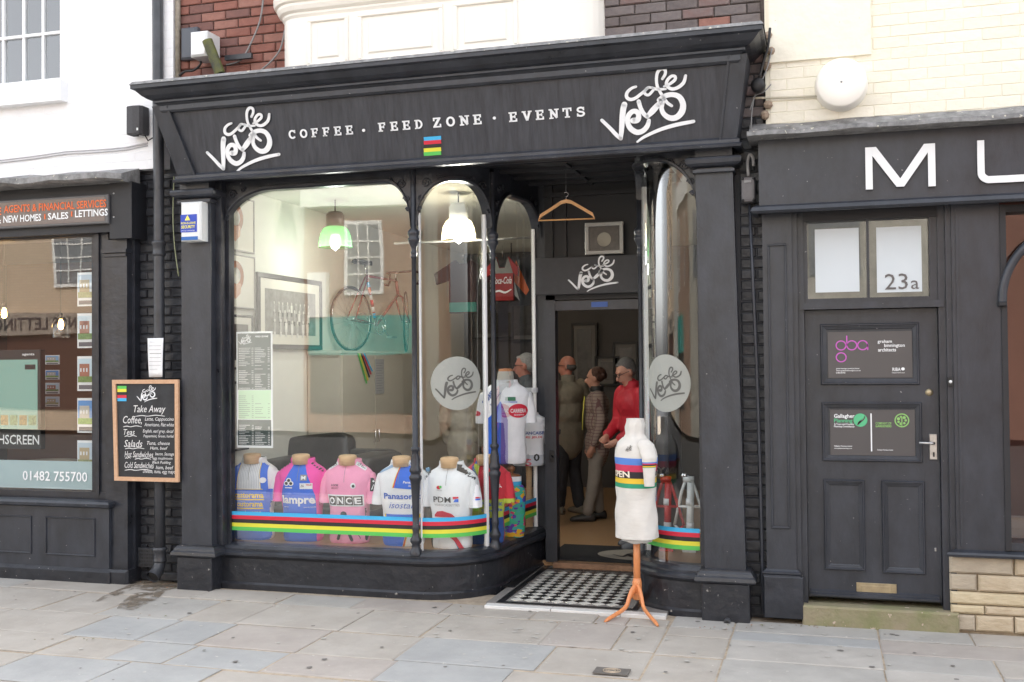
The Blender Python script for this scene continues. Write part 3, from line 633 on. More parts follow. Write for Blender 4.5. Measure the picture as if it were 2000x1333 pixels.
brickwall(uw, -5.02, BAYX0 + .02, 3.96, 4.86, .108, redcol, T=.008, seed=4)
brickwall(uw, BAYX1 - .01, -.36, 3.96, 4.62, .108, redcol, T=.008, seed=9)
# cream bay window base with rounded ends and raised panels
zb0 = 3.95
def baypath(off=0, n=8, r=.20, y=-.12):
    P_ = [((BAYX0 + .0, .2), (-1, 0))] + [((BAYX0 + r - r * math.cos(a), y + r - r * math.sin(a)), (-math.cos(a), -math.sin(a))) for a in [PI / 2 * k / n for k in range(n + 1)]]
    Q = [((BAYX1 - .38 + .38 * math.sin(a), y + .30 - .30 * math.cos(a)), (math.sin(a), -math.cos(a))) for a in [PI / 2 * k / 10 for k in range(11)]]
    return P_ + [((-3.0, y), (0, -1)), ((-2.3, y), (0, -1))] + Q + [((BAYX1, .3), (1, 0))]
cb(MB().sweep([(-.05, 3.9), (0, 3.9), (0, 4.47), (-.05, 4.47)], baypath()), 'bay_base', CREAM, fix=True)
cb(MB().sweep([(-.05, 4.42), (0, 4.42), (.015, 4.44), (.015, 4.455), (.04, 4.47), (.055, 4.50), (.055, 4.52), (.075, 4.53), (.085, 4.56), (.085, 4.59), (.06, 4.61), (-.05, 4.61)], baypath()), 'bay_sill', CREAM, fix=True)
cb(MB().sweep([(-.05, 4.61), (.0, 4.61), (.0, 5.4), (-.05, 5.4)], baypath()), 'bay_window', CREAM, fix=True)
for x0, x1 in ((-3.72, -3.38), (-3.30, -2.62), (-2.54, -2.05)):
    z0, z1 = 4.02, 4.40; m = MB(); t = .03
    for a, b, c, d_ in ((x0, x1, z1 - t, z1), (x0, x1, z0, z0 + t), (x0, x0 + t, z0 + t, z1 - t), (x1 - t, x1, z0 + t, z1 - t)): m.bbox(a, b, -.138, -.118, c, d_, .006)
    m.bbox(x0 + .08, x1 - .08, -.130, -.118, z0 + .07, z1 - .07, .01); cb(m, 'bay_panel', CREAM)
# raised panel on the rounded right end
bp = baypath(); q = bp[-12:-1]
for zc in ((4.38, 4.40), (4.05, 4.07)): cb(MB().sweep([(-.002, zc[0]), (.014, zc[0]), (.014, zc[1]), (-.002, zc[1])], q[1:9]), 'bay_panel', CREAM, fix=True)
# white party-wall reveal and grey cable duct at the left of the brick
cb(MB().box(-5.12, -5.03, .06, .2, 3.93, 6.5), 'party_wall_edge', WHITEW)
cb(MB().tube([(-5.0, .085, 3.95), (-5.0, .085, 6)], .022, 10), 'service_duct', mat('old_duct', (.30, .27, .22), .7, .3, 20))
# dark painted brick returns either side of the shopfront
gw = cb(MB().box(-5.5, -4.87, .148, .3, GZ, 3.95), 'side_wall', BRICKM)
brickwall(gw, -5.44, -4.90, GZ + .01, 3.35, .135, lambda r, x, z: BRICKB, seed=5, jit=.006)
gw2 = cb(MB().box(-.56, -.34, .096, .3, GZ, 3.95), 'side_wall', BRICKM)
brickwall(gw2, -.515, -.345, GZ + .01, 3.95, .085, lambda r, x, z: BRICKB if z < 3.45 else r.choice(GREYB), seed=6, jit=.005)
# threshold: marble slabs and rhomb mosaic, each tile laid singly
MARB = mat('white_marble', (.62, .62, .60), .35, .08, 5, c2=(.70, .70, .69))
fl = bx('doorway_floor', -2.36, -1.04, -.02, 1.5, -.05, .012, mat('tile_grout', (.20, .19, .18), .8)); tag(fl, kind='structure')
for a, b in ((-2.35, -1.86), (-1.855, -1.36), (-1.355, -1.04)): MB().bbox(a, b, -.10, -.02, GZ - .02, .008, .004).build('threshold_slab', MARB, fl)
TW = mat('ivory_tile', (.66, .65, .60), .35, .08, 30); TB = mat('black_tile', (.018, .018, .02), .3, .3, 20)
def flat_tile(poly, z0, z1, m): n = len(poly); b = MB(); b.add([(x, y, z0) for x, y in poly] + [(x, y, z1) for x, y in poly], [tuple(range(n, 2 * n))] + [(i, (i + 1) % n, n + (i + 1) % n, n + i) for i in range(n)]); return b.mesh('tile', m)
tw_, th_ = .102, .102
X0, X1, Y0, Y1 = -2.215, -1.30, .06, 1.24
rw = flat_tile([(-tw_ * .48, 0), (0, -th_ * .48), (tw_ * .48, 0), (0, th_ * .48)], 0, .004, TW)
rb = flat_tile([(-tw_ * .48, 0), (0, -th_ * .48), (tw_ * .48, 0), (0, th_ * .48)], 0, .004, TB)
half = {}
nx = int((X1 - X0) / tw_ * 2); ny = int((Y1 - Y0) / th_ * 2); cnt = 0
for j in range(1, ny):
    for i in range(1, nx):
        if (i + j) % 2: continue
        x = X0 + i * tw_ / 2; y = Y0 + j * th_ / 2
        if (-1.93 < x < -1.42 and False): continue
        o = link('tile', rw if j % 2 else rb, fl, (x, y, .0125)); cnt += 1
for a, b, c, d_ in ((X0 - .07, X0 - .02, -.015, 1.4), (X1 + .01, X1 + .05, -.015, 1.3), (X0 - .02, X1 + .01, -.015, .03), (X0 - .02, X1 + .01, Y1 + .02, Y1 + .07), (-2.38, -2.30, .5, 1.4)):
    n = max(1, int(max(b - a, d_ - c) / .15))
    for k in range(n):
        if b - a > d_ - c: MB().box(a + (b - a) * k / n, a + (b - a) * (k + 1) / n - .003, c, d_, .0125, .0165).build('tile', TB, fl)
        else: MB().box(a, b, c + (d_ - c) * k / n, c + (d_ - c) * (k + 1) / n - .003, .0125, .0165).build('tile', TB, fl)
MB().bbox(-2.2, -1.2, 1.33, 1.42, 0, .055, .006).build('door_sill', mat('worn_wood_sill', (.30, .17, .10), .5, .3, 12), fl)
# ------------------------------------------------------------------ cafe interior shell
IX0, IX1, IY1, IZ = -4.78, -.30, 6.6, 3.28
cb(MB().box(IX0, IX1, 1.42, IY1, .0, .055), 'interior_floor', FLOORW); cb(MB().box(IX0, -2.5, .85, 1.42, .0, .054), 'interior_floor', FLOORW)
cb(MB().box(IX0 - .1, IX0, .2, IY1 + .1, 0, 3.9), 'interior_wall', INTW)
cb(MB().box(IX1, IX1 + .1, .2, IY1 + .1, 0, 3.9), 'interior_wall', INTG)
cb(MB().box(IX0, IX1, IY1, IY1 + .1, 0, 3.9), 'interior_wall', INTG)
cb(MB().box(IX0, IX1, 1.6, IY1, IZ, IZ + .08), 'interior_ceiling', INTW); cb(MB().box(IX0, -2.62, .3, 1.6, IZ, IZ + .08), 'interior_ceiling', INTW); cb(MB().box(-1.1, IX1, .2, 1.6, IZ, IZ + .08), 'interior_ceiling', INTW)
cb(MB().box(IX0, IX1, .36, .40, 3.36, 3.95), 'interior_bulkhead', INTG)
# white display rail across the windows
a = at(770, 476, 1.7); b = at(1050, 474, 1.7); cb(MB().tube([(a.x, 1.7, a.z), (b.x, 1.7, a.z)], .011, 8), 'picture_rail', mat('rail_grey', (.36, .36, .34), .6))
# ================================================================== ESTATE AGENT'S (left)
ls = empty('estate_agent_shop', (-7.2, 0, 0), 'white rendered building at the left edge with a black estate agent shopfront', 'building')
def lb(mb, name, m, par=None, fix=False): o = mb.build(name, m, None, fix=fix); setp(o, par or ls); return o
LW = -9.6
lb(MB().box(LW, -5.12, .07, .35, 3.38, 4.18).box(-6.13, -5.12, .07, .35, 4.18, 6.6).box(LW, -7.35, .07, .35, 4.18, 6.6).box(-7.35, -6.13, .07, .35, 5.9, 6.6), 'upper_wall', WHITEW)
for z in [3.46 + .15 * k for k in range(20)]:
    pass
lb(MB().box(-7.42, -6.06, -.02, .12, 3.99, 4.165), 'window_sill', WHITE)
wf = lb(MB().box(-7.35, -6.13, .12, .2, 4.18, 4.225).box(-6.18, -6.13, .12, .2, 4.22, 5.9).box(-7.35, -7.30, .12, .2, 4.22, 5.9), 'sash_window', WHITE)


xs = [-7.32, -6.99, -6.78, -6.565, -6.365, -6.18]
for i in range(1, 5):
    lb(MB().box(xs[i] - .012, xs[i] + .012, .13, .17, 4.225, 5.9), 'glazing_bar', WHITE, wf)
for z in (4.62, 5.02, 5.42): lb(MB().box(-7.30, -6.18, .128, .172, z - .012, z + .012), 'glazing_bar', WHITE, wf)
for i in range(5):
    for z0, z1 in ((4.225, 4.61), (4.63, 5.01), (5.03, 5.41), (5.43, 5.9)):
        mm = MB(); mm.add([(xs[i] + .012, .15, z0), (xs[i + 1] - .012, .15, z0), (xs[i + 1] - .012, .153, z1), (xs[i] + .012, .15, z1)], [(0, 1, 2, 3)]); lb(mm, 'window_pane', GLASSU, wf)
lb(MB().box(-7.5, -6.0, .9, .95, 4.0, 6.2), 'room_wall', INTG); lb(MB().box(-7.28, -7.0, .3, .32, 4.2, 6), 'blind', mat('pale_blind', (.45, .42, .33), .8))
# lead-topped canopy over the shop, uneven front edge
m = MB(); n = 26
rows = []
for i in range(n + 1):
    x = -9.4 + (-5.36 + 9.4) * i / n; w = .006 * math.sin(i * 2.1) + .004 * math.sin(i * 4.7); e = -.24 if i < n else -.16
    rows.append([Vector((x, .08, 3.395 + w)), Vector((x, e, 3.315 + w)), Vector((x, e - .004, 3.27 + w * 1.5)), Vector((x, e + .03, 3.255 + w)), Vector((x, .08, 3.255))])
m.grid(rows, 0, False, True); m.add(rows[-1], [(0, 1, 2, 3, 4)]); lb(m, 'lead_canopy', LEAD)
lb(MB().box(-9.4, -5.36, -.04, .3, 2.86, 3.255), 'fascia', PAINTD)
lb(MB().box(-5.55, -5.34, -.06, .3, 2.80, 3.26), 'fascia_end', PAINTD)
SGN = mat('taupe_acrylic_sign', (.145, .125, .125), .12)
sg = lb(MB().bbox(-9.4, -5.545, -.085, -.04, 2.925, 3.165, .006), 'sign_panel', mat('sign_frame_grey', (.10, .10, .105), .4))
lb(MB().box(-9.3, -5.575, -.088, -.085, 2.945, 3.145), 'sign_face', SGN, sg)
ORNG = mat('orange_lettering', (.80, .15, .03), .5)
def lf(name, sh, px, Y, m, par=None, off=.003, thick=0): o = front(name, sh, px, Y, m, None, off, thick); setp(o, par or ls); return o
def zline(name, body, x0, x1, ya, yb, Y, m, par, bold=.01, thick=.0, shear=0, off=.003):   # level line of text between two pixels, ya/yb = cap-top and baseline px at its middle
    return front_(name, norm(text2d(body, bold, shear)), x0, x1, ya, yb, Y, m, par, off, thick)
def front_(name, sh, x0, x1, ya, yb, Y, m, par, off, thick):
    o = front(name, sh, (x0, ya, x1, yb), Y, m, None, off, thick); setp(o, par); return o
zline('lettering', 'AGENTS & FINANCIAL SERVICES', 8, 208, 396, 411, -.088, ORNG, sg, .015); zline('lettering', 'ESTATE', -44, 3, 407, 421.5, -.088, ORNG, sg, .015)
zline('lettering', 'NEW HOMES', 7, 81, 420, 434, -.088, LETTER, sg, .02); zline('lettering', '&', -8, 3, 424.5, 437, -.088, LETTER, sg, .02); zline('lettering', 'SALES', 94, 134, 415.5, 429, -.088, LETTER, sg, .02); zline('lettering', 'LETTINGS', 147, 211, 409.5, 423.5, -.088, LETTER, sg, .02)
for x, y in ((88, 423.5), (140.5, 418.5)): lf('lettering', rect2(0, 0, 1, 1), (x - 1.2, y - 5, x + 1.2, y + 5), -.088, ORNG, sg)
for x, y in ((222, 378), (222, 424), (32, 396)):
    p = at(x, y, -.088); lb(MB().lathe([(.0, -.004), (.007, -.003), (.008, 0)], (p.x, -.088, p.z), 10, M=Matrix.Rotation(PI / 2, 4, 'X')), 'sign_screw', METAL, sg)
# pilaster, window frame, riser
lb(MB().box(-5.64, -5.43, 0, .3, .10, 2.80).box(-5.43, -5.40, .06, .3, .1, 3.2), 'pilaster', PAINT); lb(MB().box(-5.66, -5.42, -.03, .3, 2.69, 2.72), 'capital', PAINT); lb(MB().box(-5.65, -5.43, -.018, 0, 2.66, 2.68), 'capital', PAINT)
lb(MB().bbox(-5.66, -5.40, -.05, .3, GZ - .02, .105, .02), 'plinth', BASEP)
lb(MB().box(-5.81, -5.76, .05, .3, .70, 2.9).box(-5.76, -5.72, .02, .3, .70, 2.9).box(-5.72, -5.64, .04, .3, .70, 2.9).box(-9.4, -5.76, .04, .3, 2.85, 2.9), 'window_frame', PAINT)
lb(MB().box(-9.4, -5.64, .03, .3, .66, .72), 'window_frame', PAINT)
lb(MB().sweep([(-.02, .60), (.02, .60), (.045, .612), (.05, .635), (.04, .652), (-.02, .665)], [((-9.4, -.03), (0, -1)), ((-5.60, -.03), (1, -1)), ((-5.60, .2), (1, 0))]), 'sill_moulding', PAINTR, fix=True)
lb(MB().box(-9.4, -5.585, -.03, .3, GZ, .605), 'stall_riser', PAINTR)
def panel_recess(par, add, x0, x1, z0, z1, y, t=.012, m=PAINTR, name='raised_moulding', d=.012):
    mb = MB()
    for a, b, c, e in ((x0, x1, z1 - t, z1), (x0, x1, z0, z0 + t), (x0, x0 + t, z0 + t, z1 - t), (x1 - t, x1, z0 + t, z1 - t)): mb.bbox(a, b, y - d, y, c, e, .005)
    o = mb.build(name, m, None); setp(o, par); return o
panel_recess(ls, 0, at(89, 1050, -.03).x, at(186, 1050, -.03).x, .20, .515, -.03); panel_recess(ls, 0, at(-60, 1050, -.03).x, at(62, 1050, -.03).x, .20, .515, -.03)
lb(MB().sweep([(-.02, GZ - .02), (.03, GZ - .02), (.03, .08), (.0, .105), (-.02, .105)], [((-9.4, -.03), (0, -1)), ((-5.585, -.03), (1, -1)), ((-5.585, .2), (1, 0))]), 'skirting', BASEP, fix=True)
mm = MB(); mm.add([(-9.4, .08, .72), (-5.81, .08, .72), (-5.81, .08, 2.85), (-9.4, .08, 2.85)], [(0, 1, 2, 3)]); lb(mm, 'window_pane', GLASS)
mm = MB(); mm.add([(-9.4, .083, .73), (-5.815, .083, .73), (-5.815, .083, .965), (-9.4, .083, .965)], [(0, 1, 2, 3)]); lb(mm, 'window_film', FROST2)
t_ = front('lettering', norm(text2d('01482 755700', .008)), (45, 921, 171, 940), .078, LETTER, None, .004); setp(t_, ls)
lb(MB().box(-9.5, -5.55, 3.2, 3.3, 0, 3.1), 'interior_wall', mat('brown_back_wall', (.16, .085, .06), .8)); lb(MB().box(-9.5, -5.5, .2, 3.3, 0, .1), 'interior_floor', FLOORW); lb(MB().box(-9.5, -5.5, .3, 3.3, 3.0, 3.1), 'interior_ceiling', INTG); lb(MB().box(-5.55, -5.5, .3, 3.3, 0, 3.1), 'interior_wall', mat('brown_side_wall', (.24, .14, .10), .8)); lb(MB().box(-9.6, -9.5, .1, 3.3, 0, 3.4), 'interior_wall', INTG)
# cards, screen, bulbs behind the glass
def card(px, Y, kind, lab):
    p0, p1 = at(px[0], (px[1] + px[3]) / 2, Y), at(px[2], (px[1] + px[3]) / 2, Y); zt, zb = at(px[2], px[1], Y).z, at(px[2], px[3], Y).z
    c = empty('property_card', ((p0.x + p1.x) / 2, Y, zb), lab, 'property card', 'property cards hanging in the agent window')
    w = (p1.x - p0.x) / 2; h = zt - zb
    bx('card', -w, w, 0, .006, 0, h, PAPER, c)
    skyc, wallc, gr = [((.25, .45, .70), (.45, .42, .38), (.16, .30, .07)), ((.6, .72, .8), (.30, .12, .08), (.2, .3, .12)), ((.55, .7, .8), (.36, .14, .09), (.15, .25, .07)), ((.10, .30, .65), (.50, .48, .42), (.22, .38, .08)), ((.5, .6, .7), (.45, .36, .22), (.3, .32, .15))][kind]
    bx('picture', -w * .88, w * .88, -.002, 0, h * .25, h * .93, mat('card_sky%d' % kind, skyc, .5), c)
    bx('picture', -w * .7, w * .5, -.004, -.002, h * .42, h * .78, mat('card_house%d' % kind, wallc, .5), c)
    bx('picture', -w * .88, w * .88, -.0045, -.002, h * .25, h * .42, mat('card_lawn%d' % kind, gr, .5, .4, 30), c)
    for k in range(3): bx('picture', -w * .6 + k * w * .36, -w * .44 + k * w * .36, -.0055, -.004, h * .55, h * .66, mat('card_window', (.7, .72, .75), .5), c)
    bx('caption', -w * .8, w * .8, -.002, 0, h * .05, h * .17, mat('card_caption', (.12, .12, .14), .5), c)
for k, (y0, y1, lab) in enumerate(((532, 598, 'topmost card in the right column with a beige building photo'), (612, 680, 'card with a red brick arched house, second from the top of the right column'), (696, 764, 'card with red house and green bush, middle of the right column'), (778, 846, 'card with bright blue sky over a pale house, fourth in the right column'), (861, 925, 'lowest card in the right column with a stone house photo'))):
    card((151, y0, 183, y1), .16, [4, 1, 2, 3, 4][k], lab)
for k, (y0, y1, lab) in enumerate(((694, 712, 'highest'), (723, 742, 'second'), (748, 770, 'third'), (775, 795, 'lowest'))):
    card((88, y0, 116, y1), .9, [0, 3, 2, 4][k], 'small dim property card, %s of the four beside the black touch screen' % lab)
a, b = at(-70, 780, .35), at(79, 780, .35); zt, zb = at(79, 683, .35).z, at(79, 878, .35).z
ts = empty('touch_screen', ((a.x + b.x) / 2, .35, zb), 'large black framed touch screen lit pale green in the agent window', 'screen')
w = (b.x - a.x) / 2; h = zt - zb
bx('housing', -w, w, 0, .06, 0, h, BLACK, ts)
bx('display', -w * .9, w - .03, -.004, 0, h * .2, h * .9, mat('lit_display', (.05, .1, .09), .2, emit=(.36, .62, .52), es=.10), ts)
for k in range(4): bx('thumbnail', w - .42 + .1 * k, w - .34 + .1 * k, -.006, -.004, h * .24, h * .34, mat('thumb%d' % (k % 2), ((.35, .25, .1), (.2, .3, .15))[k % 2], .5, .8, 60), ts)
bx('search_box', w - .16, w - .05, -.006, -.004, h * .80, h * .85, BLACK, ts)
o = emb(norm(text2d('TOUCHSCREEN', .01), .74, .085), Vector((w - .75, -.002, .04)), XA, ZA, NF, .003).build('lettering', LETTER, ts)
o = emb(norm(text2d('agents', .02), .13, .025), Vector((w - .19, -.002, h * .935)), XA, ZA, NF, .003).build('lettering', LETTER, ts)
BULB = mat('filament_glow', (1, .6, .2), .3, emit=(1, .55, .18), es=8)
for (x, y, lab) in ((8, 612, 'bare filament bulb at the left edge of the agent window'), (119, 634, 'filament bulb in a clear jar shade hanging beside the property cards')):
    p = at(x, y, 1.2); c = empty('pendant_bulb', p, lab, 'pendant lamp')
    MB().lathe([(0, -.05), (.018, -.045), (.026, -.02), (.022, .02), (.012, .05)], n=14).build('bulb', BULB, c); MB().lathe([(.014, .05), (.018, .06), (.018, .1), (.01, .11), (0, .12)], n=12).build('socket', BLACK, c); MB().tube([(0, 0, .11), (0, 0, 3.0 - p.z)], .003, 6).build('flex', BLACK, c)
    if x > 100: MB().lathe([(.09, -.13), (.085, .0), (.05, .07), (.02, .09)], n=18).build('jar_shade', GLASS, c)
c = empty('tub_chair', (at(95, 900, 1.8).x, 1.8, .1), 'pale cream tub chair behind the touch screen', 'chair')
MB().lathe([(.0, .28), (.27, .28), (.3, .32), (.31, .66), (.28, .68), (.25, .64), (.25, .40), (0, .40)], n=20).build('shell', mat('cream_fabric', (.5, .45, .38), .8), c)
for q in range(4): MB().tube([(.18 * math.cos(q * PI / 2 + .8), .18 * math.sin(q * PI / 2 + .8), 0), (.16 * math.cos(q * PI / 2 + .8), .16 * math.sin(q * PI / 2 + .8), .3)], .015, 6).build('leg', WOOD, c)
# ================================================================== RIGHT SHOP with door 23a
rs = empty('cream_brick_shop', (2.0, 0, 0), 'cream painted brick building on the right with dark grey shopfront and door', 'building')
def rbld(mb, name, m, par=None, fix=False): o = mb.build(name, m, None, fix=fix); setp(o, par or rs); return o
cw = rbld(MB().box(-.33, 4.6, .0485, .35, 3.30, 7.0), 'upper_wall', CREAMM)
CRB = [mat('cream_brick_a', (.85, .81, .68), .62, .04, 5, .006, 20, speck=((.36, .27, .18), .77, 26)), mat('cream_brick_b', (.83, .79, .66), .62, .04, 5, .006, 30), mat('cream_brick_c', (.86, .82, .70), .62, .04, 5, .008, 22)]
brickwall(cw, -.30, 1.95, 3.385, 4.62, .045, lambda r, x, z: r.choice(CRB), T=.004, dep=.013, jit=.0006, bev=.0028, seed=11)
rbld(MB().box(-.30, .362, .022, .06, 3.80, 7.0), 'wall_pier', CREAMW)
LEDP = [(0, 3.29), (.16, 3.275), (.17, 3.25), (.155, 3.235), (0, 3.235)]
m = MB(); rows = []
for i in range(31):
    x = -.44 + 5.0 * i / 30; w = .004 * math.sin(i * 1.9) + .003 * math.sin(i * 5.3)
    rows.append([Vector((x, .06, 3.39 + w)), Vector((x, .03, 3.37 + w)), Vector((x, -.05, 3.315 + w)), Vector((x, -.27, 3.275 + w)), Vector((x, -.275, 3.245 + w)), Vector((x, -.25, 3.24)), Vector((x, .06, 3.24))])
m.grid(rows, 0, False, True); m.add(rows[0], [tuple(range(7))[::-1]]); rbld(m, 'lead_flashing', LEAD)
fb = rbld(MB().box(-.375, 4.5, -.12, .2, 2.785, 3.24), 'fascia_board', PAINTR)
rbld(MB().sweep([(0, 2.745), (.03, 2.745), (.045, 2.76), (.035, 2.785), (.01, 2.80), (0, 2.80)], [((-.385, .15), (-1, 0)), ((-.385, -.12), (-1, -1)), ((4.5, -.12), (0, -1))]), 'fascia_ledge', PAINTR, fix=True)
def letterM():
    t = .17
    return cat_shapes(rect2(0, 0, t, 1), rect2(1.66 - t, 0, 1.66, 1), poly2([(t, 1), (t, .80), (.83 - .09, .03), (.83, .03), (.83, .22), (t + .09, 1)]), poly2([(1.66 - t, 1), (1.66 - t - .09, 1), (.83, .22), (.83, .03), (.92, .03), (1.66 - t, .80)]))
M_ = cat_shapes(rect2(0, 0, .17, .80), rect2(1.49, 0, 1.66, .80), poly2([(0, .80), (.17, .80), (.74, .03), (.83, .03), (.83, .22), (.26, 1), (0, 1)]), poly2([(1.66, .80), (1.66, 1), (1.40, 1), (.83, .22), (.83, .03), (.92, .03), (1.49, .80)]))
o = emb(norm(M_, .425, .275), Vector((at(1690, 325, -.12).x, -.12, 2.867)), XA, ZA, NF, .012, .016).build('lettering', LETTER, None); setp(o, fb)
ux = at(1908, 320, -.12).x
U_ = stroke([(0.08, 1, .16), (.08, .32, .16), (.10, .18, .16), (.2, .095, .16), (.36, .08, .16), (1.3, .08, .16), (1.46, .095, .16), (1.56, .18, .16), (1.58, .32, .16), (1.58, 1, .16)], cap=False, sub=3)
o = emb(norm(U_, .425, .275), Vector((ux, -.12, 2.867)), XA, ZA, NF, .012, .016).build('lettering', LETTER, None); setp(o, fb)
for k, w in enumerate('SE'): o = emb(norm(text2d(w, .02), .40, .275), Vector((ux + .65 + k * .62, -.12, 2.867)), XA, ZA, NF, .012, .016).build('lettering', LETTER, None); setp(o, fb)
# pilaster
rbld(MB().box(-.363, -.168, 0, .3, .337, 2.80), 'pilaster', PAINTR); panel_recess(rs, 0, -.33, -.205, .62, 2.55, 0, .014, d=.014)
rbld(MB().sweep([(0, .30), (.02, .30), (.02, .308), (.014, .312), (.024, .318), (.024, .328), (.012, .334), (.0, .345)], [((-.368, .2), (-1, 0)), ((-.368, 0), (-1, -1)), ((-.163, 0), (1, -1)), ((-.163, .2), (1, 0))]), 'base_moulding', PAINTR, fix=True)
rbld(MB().bbox(-.385, -.125, -.03, .3, .02, .30, .006), 'plinth', PAINT)
# door frame
rbld(MB().box(-.168, -.135, .02, .3, .03, 2.80).box(-.135, -.095, .05, .3, .03, 2.80), 'door_frame', PAINTR)
rbld(MB().box(.755, .80, .05, .3, .03, 2.80).box(.80, .835, .02, .3, .0, 2.80), 'door_frame', PAINTR)
rbld(MB().box(-.095, .755, .045, .3, 2.70, 2.80), 'door_frame', PAINTD)
# transom
rbld(MB().box(-.125, .785, .03, .2, 2.10, 2.145), 'transom_bar', PAINTR)
z0, z1 = at(1695, 582, .1).z, at(1695, 431, .1).z; xa, xm, xb = at(1577, 510, .1).x, at(1695, 510, .1).x, at(1814, 510, .1).x
tf = rbld(MB().box(-.095, xa, .07, .14, 2.14, 2.70).box(xb, .755, .07, .14, 2.14, 2.70).box(xa, xb, .07, .14, z1, 2.70).box(xa, xb, .07, .14, 2.14, z0).box(xm - .008, xm + .008, .07, .14, z0, z1), 'transom_window', PAINTR)
for a, b in ((xa, xm - .008), (xm + .008, xb)):
    mm = MB(); mm.add([(a, .105, z0), (b, .105, z0), (b, .105, z1), (a, .105, z1)], [(0, 1, 2, 3)]); rbld(mm, 'window_pane', GLASS, tf)
for px in ((1592, 447, 1678, 571), (1712, 443, 1800, 571)): o = front('window_film', rect2(0, 0, 1, 1), px, .104, FROST3, None, .003); setp(o, tf)
o = front('lettering', norm(text2d('23', -.0)), (1728, 535, 1773, 566), .099, mat('grey_numerals', (.13, .12, .12), .5), None, .003); setp(o, tf)
o = front('lettering', norm(text2d('a', -.0)), (1779, 548, 1795, 565), .099, MATS['grey_numerals'], None, .003); setp(o, tf)
rbld(MB().box(-.1, .76, .17, .19, 2.05, 2.8), 'transom_backing', mat('glass_haze_beige', (.17, .17, .15), .8, .3, 6))  # added backing board; its grey-beige paints in the panes' reflection and haze
# the door
dr = rbld(MB().box(-.093, .752, .10, .145, .150, 2.095), 'door', PAINTR)
def dbox(*a): return rbld(*a)
def mould(x0, x1, z0, z1, y, inner=True):
    prof = [(0, .0), (.012, .0), (.022, .006), (.022, .012), (.014, .018), (.014, .022), (.009, .028), (.009, .032), (.003, .04), (0, .04)]   # (proud, inward)
    mb = MB(); rows = []
    for cx, cz, sx, sz in ((x0, z0, 1, 1), (x1, z0, -1, 1), (x1, z1, -1, -1), (x0, z1, 1, -1), (x0, z0, 1, 1)):
        rows.append([Vector((cx + sx * i, y - p, cz + sz * i)) for p, i in prof])
    mb.grid(rows, 0, False, True); return rbld(mb, 'panel_moulding', PAINTR, dr, fix=True)
def zz(y, Y=.1): return at(1700, y, Y).z
def xx(x, Y=.1): return at(x, 800, Y).x
mould(xx(1604), xx(1797), zz(752), zz(632), .10); mould(xx(1605), xx(1800), zz(902), zz(786), .10)
mould(xx(1606), xx(1686), zz(1116), zz(938), .10); mould(xx(1719), xx(1803), zz(1118), zz(938), .10)
PLQ = mat('taupe_door_plaque', (.075, .07, .073), .3)
pq1 = rbld(MB().box(xx(1619), xx(1783), .094, .099, zz(738), zz(648)), 'name_plaque', PLQ, dr); pq2 = rbld(MB().box(xx(1621), xx(1786), .094, .099, zz(890), zz(801)), 'name_plaque', PLQ, dr)
PURP = mat('magenta_print', (.52, .10, .48), .5); GRNP = mat('green_print', (.09, .45, .22), .5); GRNL = mat('leaf_green_print', (.25, .50, .15), .5)
def df(name, sh, px, m, off=.0015): o = front(name, sh, px, .094, m, None, off); setp(o, dr); o['kind'] = ''; del o['kind']; return o
def ring2(cx, cy, r, w, n=26): return stroke([(cx + r * math.cos(2 * PI * k / n), cy + r * math.sin(2 * PI * k / n), w) for k in range(n + 1)], cap=False, sub=1)
gba = cat_shapes(ring2(.5, 1.6, .42, .1), ring2(.5, .5, .42, .1), ring2(1.42, 1.6, .42, .1), ring2(2.34, 1.6, .42, .1), rect2(.95, 1.6, 1.05, 2.5), rect2(2.72, 1.15, 2.82, 1.7))
df('emblem', gba, (1632, 656, 1696, 708), PURP)
for t, px in (('graham', (1714, 664, 1742, 672)), ('binnington', (1727, 671.5, 1767, 680)), ('architects', (1715, 680, 1750, 687))): df('lettering', norm(text2d(t, .012)), px, LETTER)
df('lettering', norm(text2d('RIBA', .01)), (1743, 718.5, 1759, 725), LETTER); df('lettering', disc2(0, 0, 1), (1760, 718, 1767, 724), LETTER); df('lettering', norm(text2d('Chartered Practice')), (1742, 727, 1767, 729.5), LETTER)
for i, t in enumerate(('graham binnington architects limited', 'www.grahambinnington.co.uk', '01482 867755')): df('lettering', norm(text2d(t, .01)), (1633, 719 + i * 4, (1678, 1681, 1651)[i], 722 + i * 4), LETTER)
for t, px, m in (('Gallagher', (1629, 809, 1669, 819), LETTER), ('Planning', (1629, 818, 1665, 828), GRNP), ('A Town and Country', (1629, 827, 1668, 831.5), LETTER), ('Planning Consultancy', (1629, 831.5, 1669, 836), LETTER), ('COMPANY OF', (1710, 825, 1741, 829.5), GRNL), ('GARDENERS', (1710, 830, 1741, 835), GRNL), ('Gallagher Planning Limited', (1629, 870.5, 1664, 873.5), LETTER), ('www.gallagherplanning.co.uk', (1629, 875, 1664, 877.5), LETTER), ('01482 000000', (1629, 879, 1647, 881.5), LETTER), ('Company of Gardeners Limited', (1713, 878, 1744, 881), LETTER)):
    if t == '01482 000000': continue
    df('lettering', norm(text2d(t, .015)), px, m)
df('emblem', disc2(0, 0, 1), (1667, 808, 1694, 834), GRNP)
df('emblem', cat_shapes(stroke([(0, 0, .06), (.35, .5, .26), (.7, .75, .16), (.9, 1.1, .12), (.82, 1.3, .05)]), stroke([(.35, .5, .2), (.15, .35, .2), (-.05, .05, .05)])), (1674, 812, 1690, 831), PLQ, .0028)
df('rule', rect2(0, 0, 1, 1), (1700.5, 808, 1703, 882), LETTER)
